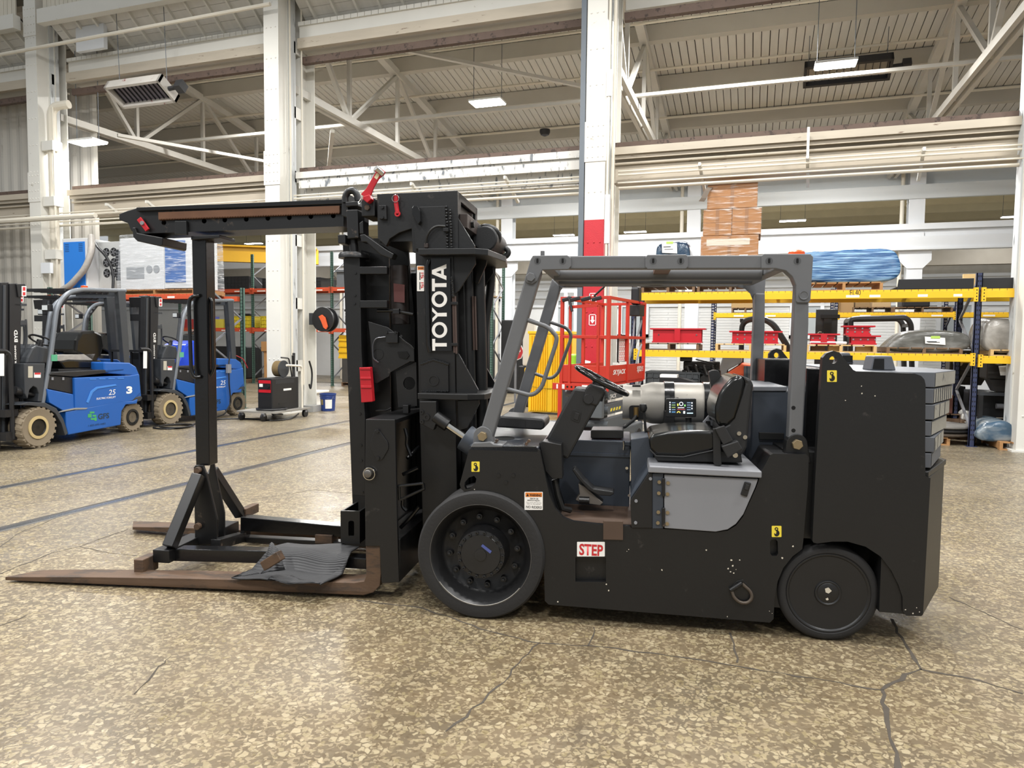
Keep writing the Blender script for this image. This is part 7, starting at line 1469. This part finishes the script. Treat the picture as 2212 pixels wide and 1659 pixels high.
for y in (.1, .25, .4, .52): b = MB(); b.bar((-.02, y, zt_-.02), (-.03, y+.13, zt_-.05), .05, .05); b.build('strap', FBK, LT, .01)
b = MB(); b.tube([(-.03, .56, zt_), (-.05, .5, zt_-.2)], .018, 6); b.tube([(-.03, .2, zt_), (-.05, .05, zt_+.12)], .014, 6); b.build('strap_end', FBK, LT)
# scissor stack and base
for i in range(3):
    z0 = .42+i*.2; b = MB(); b.box((.1, Ln-.1), (.06, .14), (z0, z0+.15)); b.build('scissor_arm', LGY, LT, .01); b = MB(); b.box((.1, Ln-.1), (Wd-.14, Wd-.06), (z0, z0+.15)); b.build('scissor_arm', LGY, LT, .01)
    b = MB(); b.cyl((.12, .02, z0+.075), .05, Wd-.04, 'b', 14); b.build('pivot', LGY, LT)
b = MB(); b.box((-.1, .0), (.04, .3), (.6, 1.0)); b.build('end_cover', LGY, LT, .01); b = MB(); b.box((-.05, Ln+.05), (0, Wd), (.12, .4)); b.build('base', LGY, LT, .02)
text('SKYJACK', DECW, LT, LF.p(1318, 866, -.003)+Vector((0, .055, 0)), SX, SY, w=.42, h=.075, bold=.02, shear=.25); text('SKYJACK', DECW, LT, Vector((.3, -.003, .2)), SX, SY, w=.5, h=.08, bold=.02, shear=.25)
for i in range(5): b = MB(); x = .18+i*.12; b.prism([(x, .66), (x+.05, .66), (x+.08, .7), (x+.03, .7)], .055, .06); b.build('hazard_stripe', YELD, LT)
b = MB(); b.box((-.22, -.05), (.05, .4), (.12, .3)); b.build('pothole_guard', LGY, LT, .02)
for x in (.2, 1.4):
    for y in (-.02, Wd-.1): b = MB(); b.lathe((x, 0, .16), [(.05, y), (.16, y), (.16, y+.12), (.05, y+.12)], 'b', 22); b.build('wheel', RUB, LT)
b = MB(); b.box((-.12, -.1), (Wd-.05, Wd-.0), (.1, zf0)); b.build('ladder_rail', LR_, LT)
# yellow flammables cabinet
YC = Fr(-4.70, 15.0, 2); CAB = root('storage_cabinet', YC, 'tall yellow corrugated cabinet seen through the front of the overhead guard', 'cabinet')
YCM = mat('cabinet_yellow', '#f0c01a', .45, var=.04); hcab = 1.83; wc = .98
b = MB(); b.box((0, wc), (.03, .6), (.04, hcab)); b.build('body', YCM, CAB); b = MB(); b.box((-.02, wc+.02), (-.01, .62), (hcab-.06, hcab)); b.build('top', YCM, CAB, .005)
for x0, x1 in ((.02, wc/2-.005), (wc/2+.005, wc-.02)):
    b = MB(); b.box((x0, x1), (.012, .03), (.06, hcab-.07)); D_ = b.build('door', YCM, CAB)
    n = 8
    for i in range(n):
        xx = x0+.03+i*(x1-x0-.06)/n; b = MB(); b.prism([(xx, .012), (xx+.01, -.02), (xx+.026, -.02), (xx+.036, .012)], .08, hcab-.1, 'ab'); b.build('rib', YCM, D_)
b = MB(); b.box((wc/2-.05, wc/2+.05), (-.008, .012), (.06, hcab-.07)); b.build('door_edge', YCM, CAB, .003)
b = MB(); b.tube([(0.02+i*.06, -.02, .62-.05*math.sin(i/15*math.pi)) for i in range(16)], .006, 6); b.build('chain', mat('tarnished_chain', '#a58b35', .4, .6), CAB); b = MB(); b.tube(rnd([(-.02, .3, 1.0), (-.16, .3, 1.0), (-.16, .3, .7), (-.02, .3, .7)], .03, 3, False), .012, 6); b.build('side_handle', YCM, CAB)
# lime jerry can, extinguisher
b = MB(); b.box((-3.62, -3.42), (14.2, 14.6), (.7, 1.35)); tag(b.build('green_bin', mat('lime_green', '#9bd12e', .45), None, .04), 'lime green container standing between the yellow cabinet and the red column', 'bin')
b = MB(); b.box((-3.7, -3.35), (14.15, 14.65), (0, .7)); tag(b.build('low_table', FGR), 'grey stand under the lime green container', 'stand')
EX = root('fire_extinguisher', Fr(-2.84, 12.46, 0, .72), 'red fire extinguisher with white tag on the red column base', 'extinguisher')
b = MB(); b.lathe((0, 0, 0), [(.06, 0), (.075, .02), (.075, .42), (.05, .49), (.025, .5)], 'z', 20); b.build('cylinder', mat('extinguisher_red', '#9f1c22', .3), EX, 0, True); b = MB(); b.lathe((0, 0, .26), [(.0765, 0), (.0765, .16)], 'z', 20); b.build('label', mat('silver_label', '#a7a19a', .35, .3), EX); b = MB(); b.box((-.02, .06), (-.02, .02), (.5, .54)); b.build('valve', BLKD, EX); b = MB(); b.tube(rnd([(-.03, 0, .52), (-.1, 0, .5), (-.09, -.03, .15)], .05, 4, False), .01, 8); b.build('hose', BLKD, EX)
b = MB(); b.add([(-.02, -.085, .42), (.1, -.085, .44), (.12, -.085, .54), (.02, -.085, .56)], [(0, 1, 2, 3)]); b.build('tag', TAGW, EX); b = MB(); b.box((-.08, .08), (.08, .14), (.1, .5)); b.build('bracket', RED, EX)
# left of the cabinet: green rack with dark cabinets, stop sign, far objects
GR = root('pallet_rack', Fr(-7.6, 20.3), 'green upright frame of a rack behind the hose bundle of the mast', 'rack'); upright(GR, 0, 0, 4.4, GRU); upright(GR, -3.0, 0, 4.4, GRU); beam(GR, -2.9, .0, 0, 3.0, ORB, .13, False); b = MB(); b.box((-2.9, 0), (.02, 1.05), (2.96, 3.0)); b.build('shelf_deck', mat('shelf_board', '#8a7355', .8, var=.2), GR)
b = MB(); b.box((-9.3, -7.75), (20.5, 21.2), (0, 2.3)); tag(b.build('dark_cabinet', FBK, None, .03), 'tall black cabinet behind the mast hoses', 'cabinet')
b = MB(); b.box((-7.35, -6.6), (20.6, 21.3), (0, 2.25)); tag(b.build('dark_cabinet', FBK, None, .03), 'tall black cabinet right of the green upright frame', 'cabinet')
b = MB(); b.lathe((0, 0, 0), [(.24, 0), (.24, .02)], 'b', 8); p = onY(1119, 760, 17.5); SG = root('stop_sign', Fr(p.x-.08, 17.5), 'red octagonal sign half hidden by the front guard leg', 'sign')
b = MB(); b.lathe((0, 0, p.z), [(.22, 0), (.22, .02)], 'b', 8); b.build('plate', REDD, SG); b = MB(); b.lathe((0, 0, p.z), [(.24, .003), (.24, .02)], 'b', 8); b.build('rim', DECW, SG); text('STOP', DECW, SG, (-.15, -.002, p.z-.06), SX, SY, w=.3, h=.12, bold=.02); b = MB(); b.cyl((0, .04, 0), .03, p.z+.2, 'z', 10); b.build('post', LGREY, SG)
DF = root('door_frame', Fr(-6.6, 24.0), 'white metal door frame standing in front of the far white wall', 'frame')
for x in (0, .35, .7, 1.5): b = MB(); b.box((x, x+.12), (0, .12), (0, 3.3)); b.build('jamb', WHITE2, DF)
b = MB(); b.box((0, 1.62), (0, .12), (3.3, 3.42)); b.build('head', WHITE2, DF)
b = MB(); p = onY(1137, 705, 16.5); b.box((p.x-.1, p.x+.25), (16.5, 16.9), (1.0, p.z+.15)); tag(b.build('white_machine', TAGW, None, .05), 'small white and black machine behind the front guard leg', 'machine')
b = MB(); b.box((p.x-.2, p.x+.3), (16.5, 16.9), (0, 1.0)); tag(b.build('machine_stand', FBK, None, .03), 'black stand under the small white machine', 'stand')
for i, (x, w, h, m) in enumerate(((-12.8, 1.6, 1.5, WHITE2), (-10.4, .9, 1.1, LGREY), (-5.4, 1.0, 1.6, TAGW), (2.6, 1.4, 1.3, LGREY), (6.5, 1.6, 1.5, WHITE2), (-15.6, 1.1, 1.4, LGREY))):
    b = MB(); b.box((x, x+w), (26.3, 26.9), (0, h)); tag(b.build('wall_cabinet', m, None, .02), ['wide white', 'grey', 'white', 'grey', 'wide white', 'grey'][i]+' cabinet against the far white wall, '+['second from the left', 'third from the left', 'fourth from the left', 'fifth from the left', 'last on the right', 'first on the left'][i], 'cabinet')
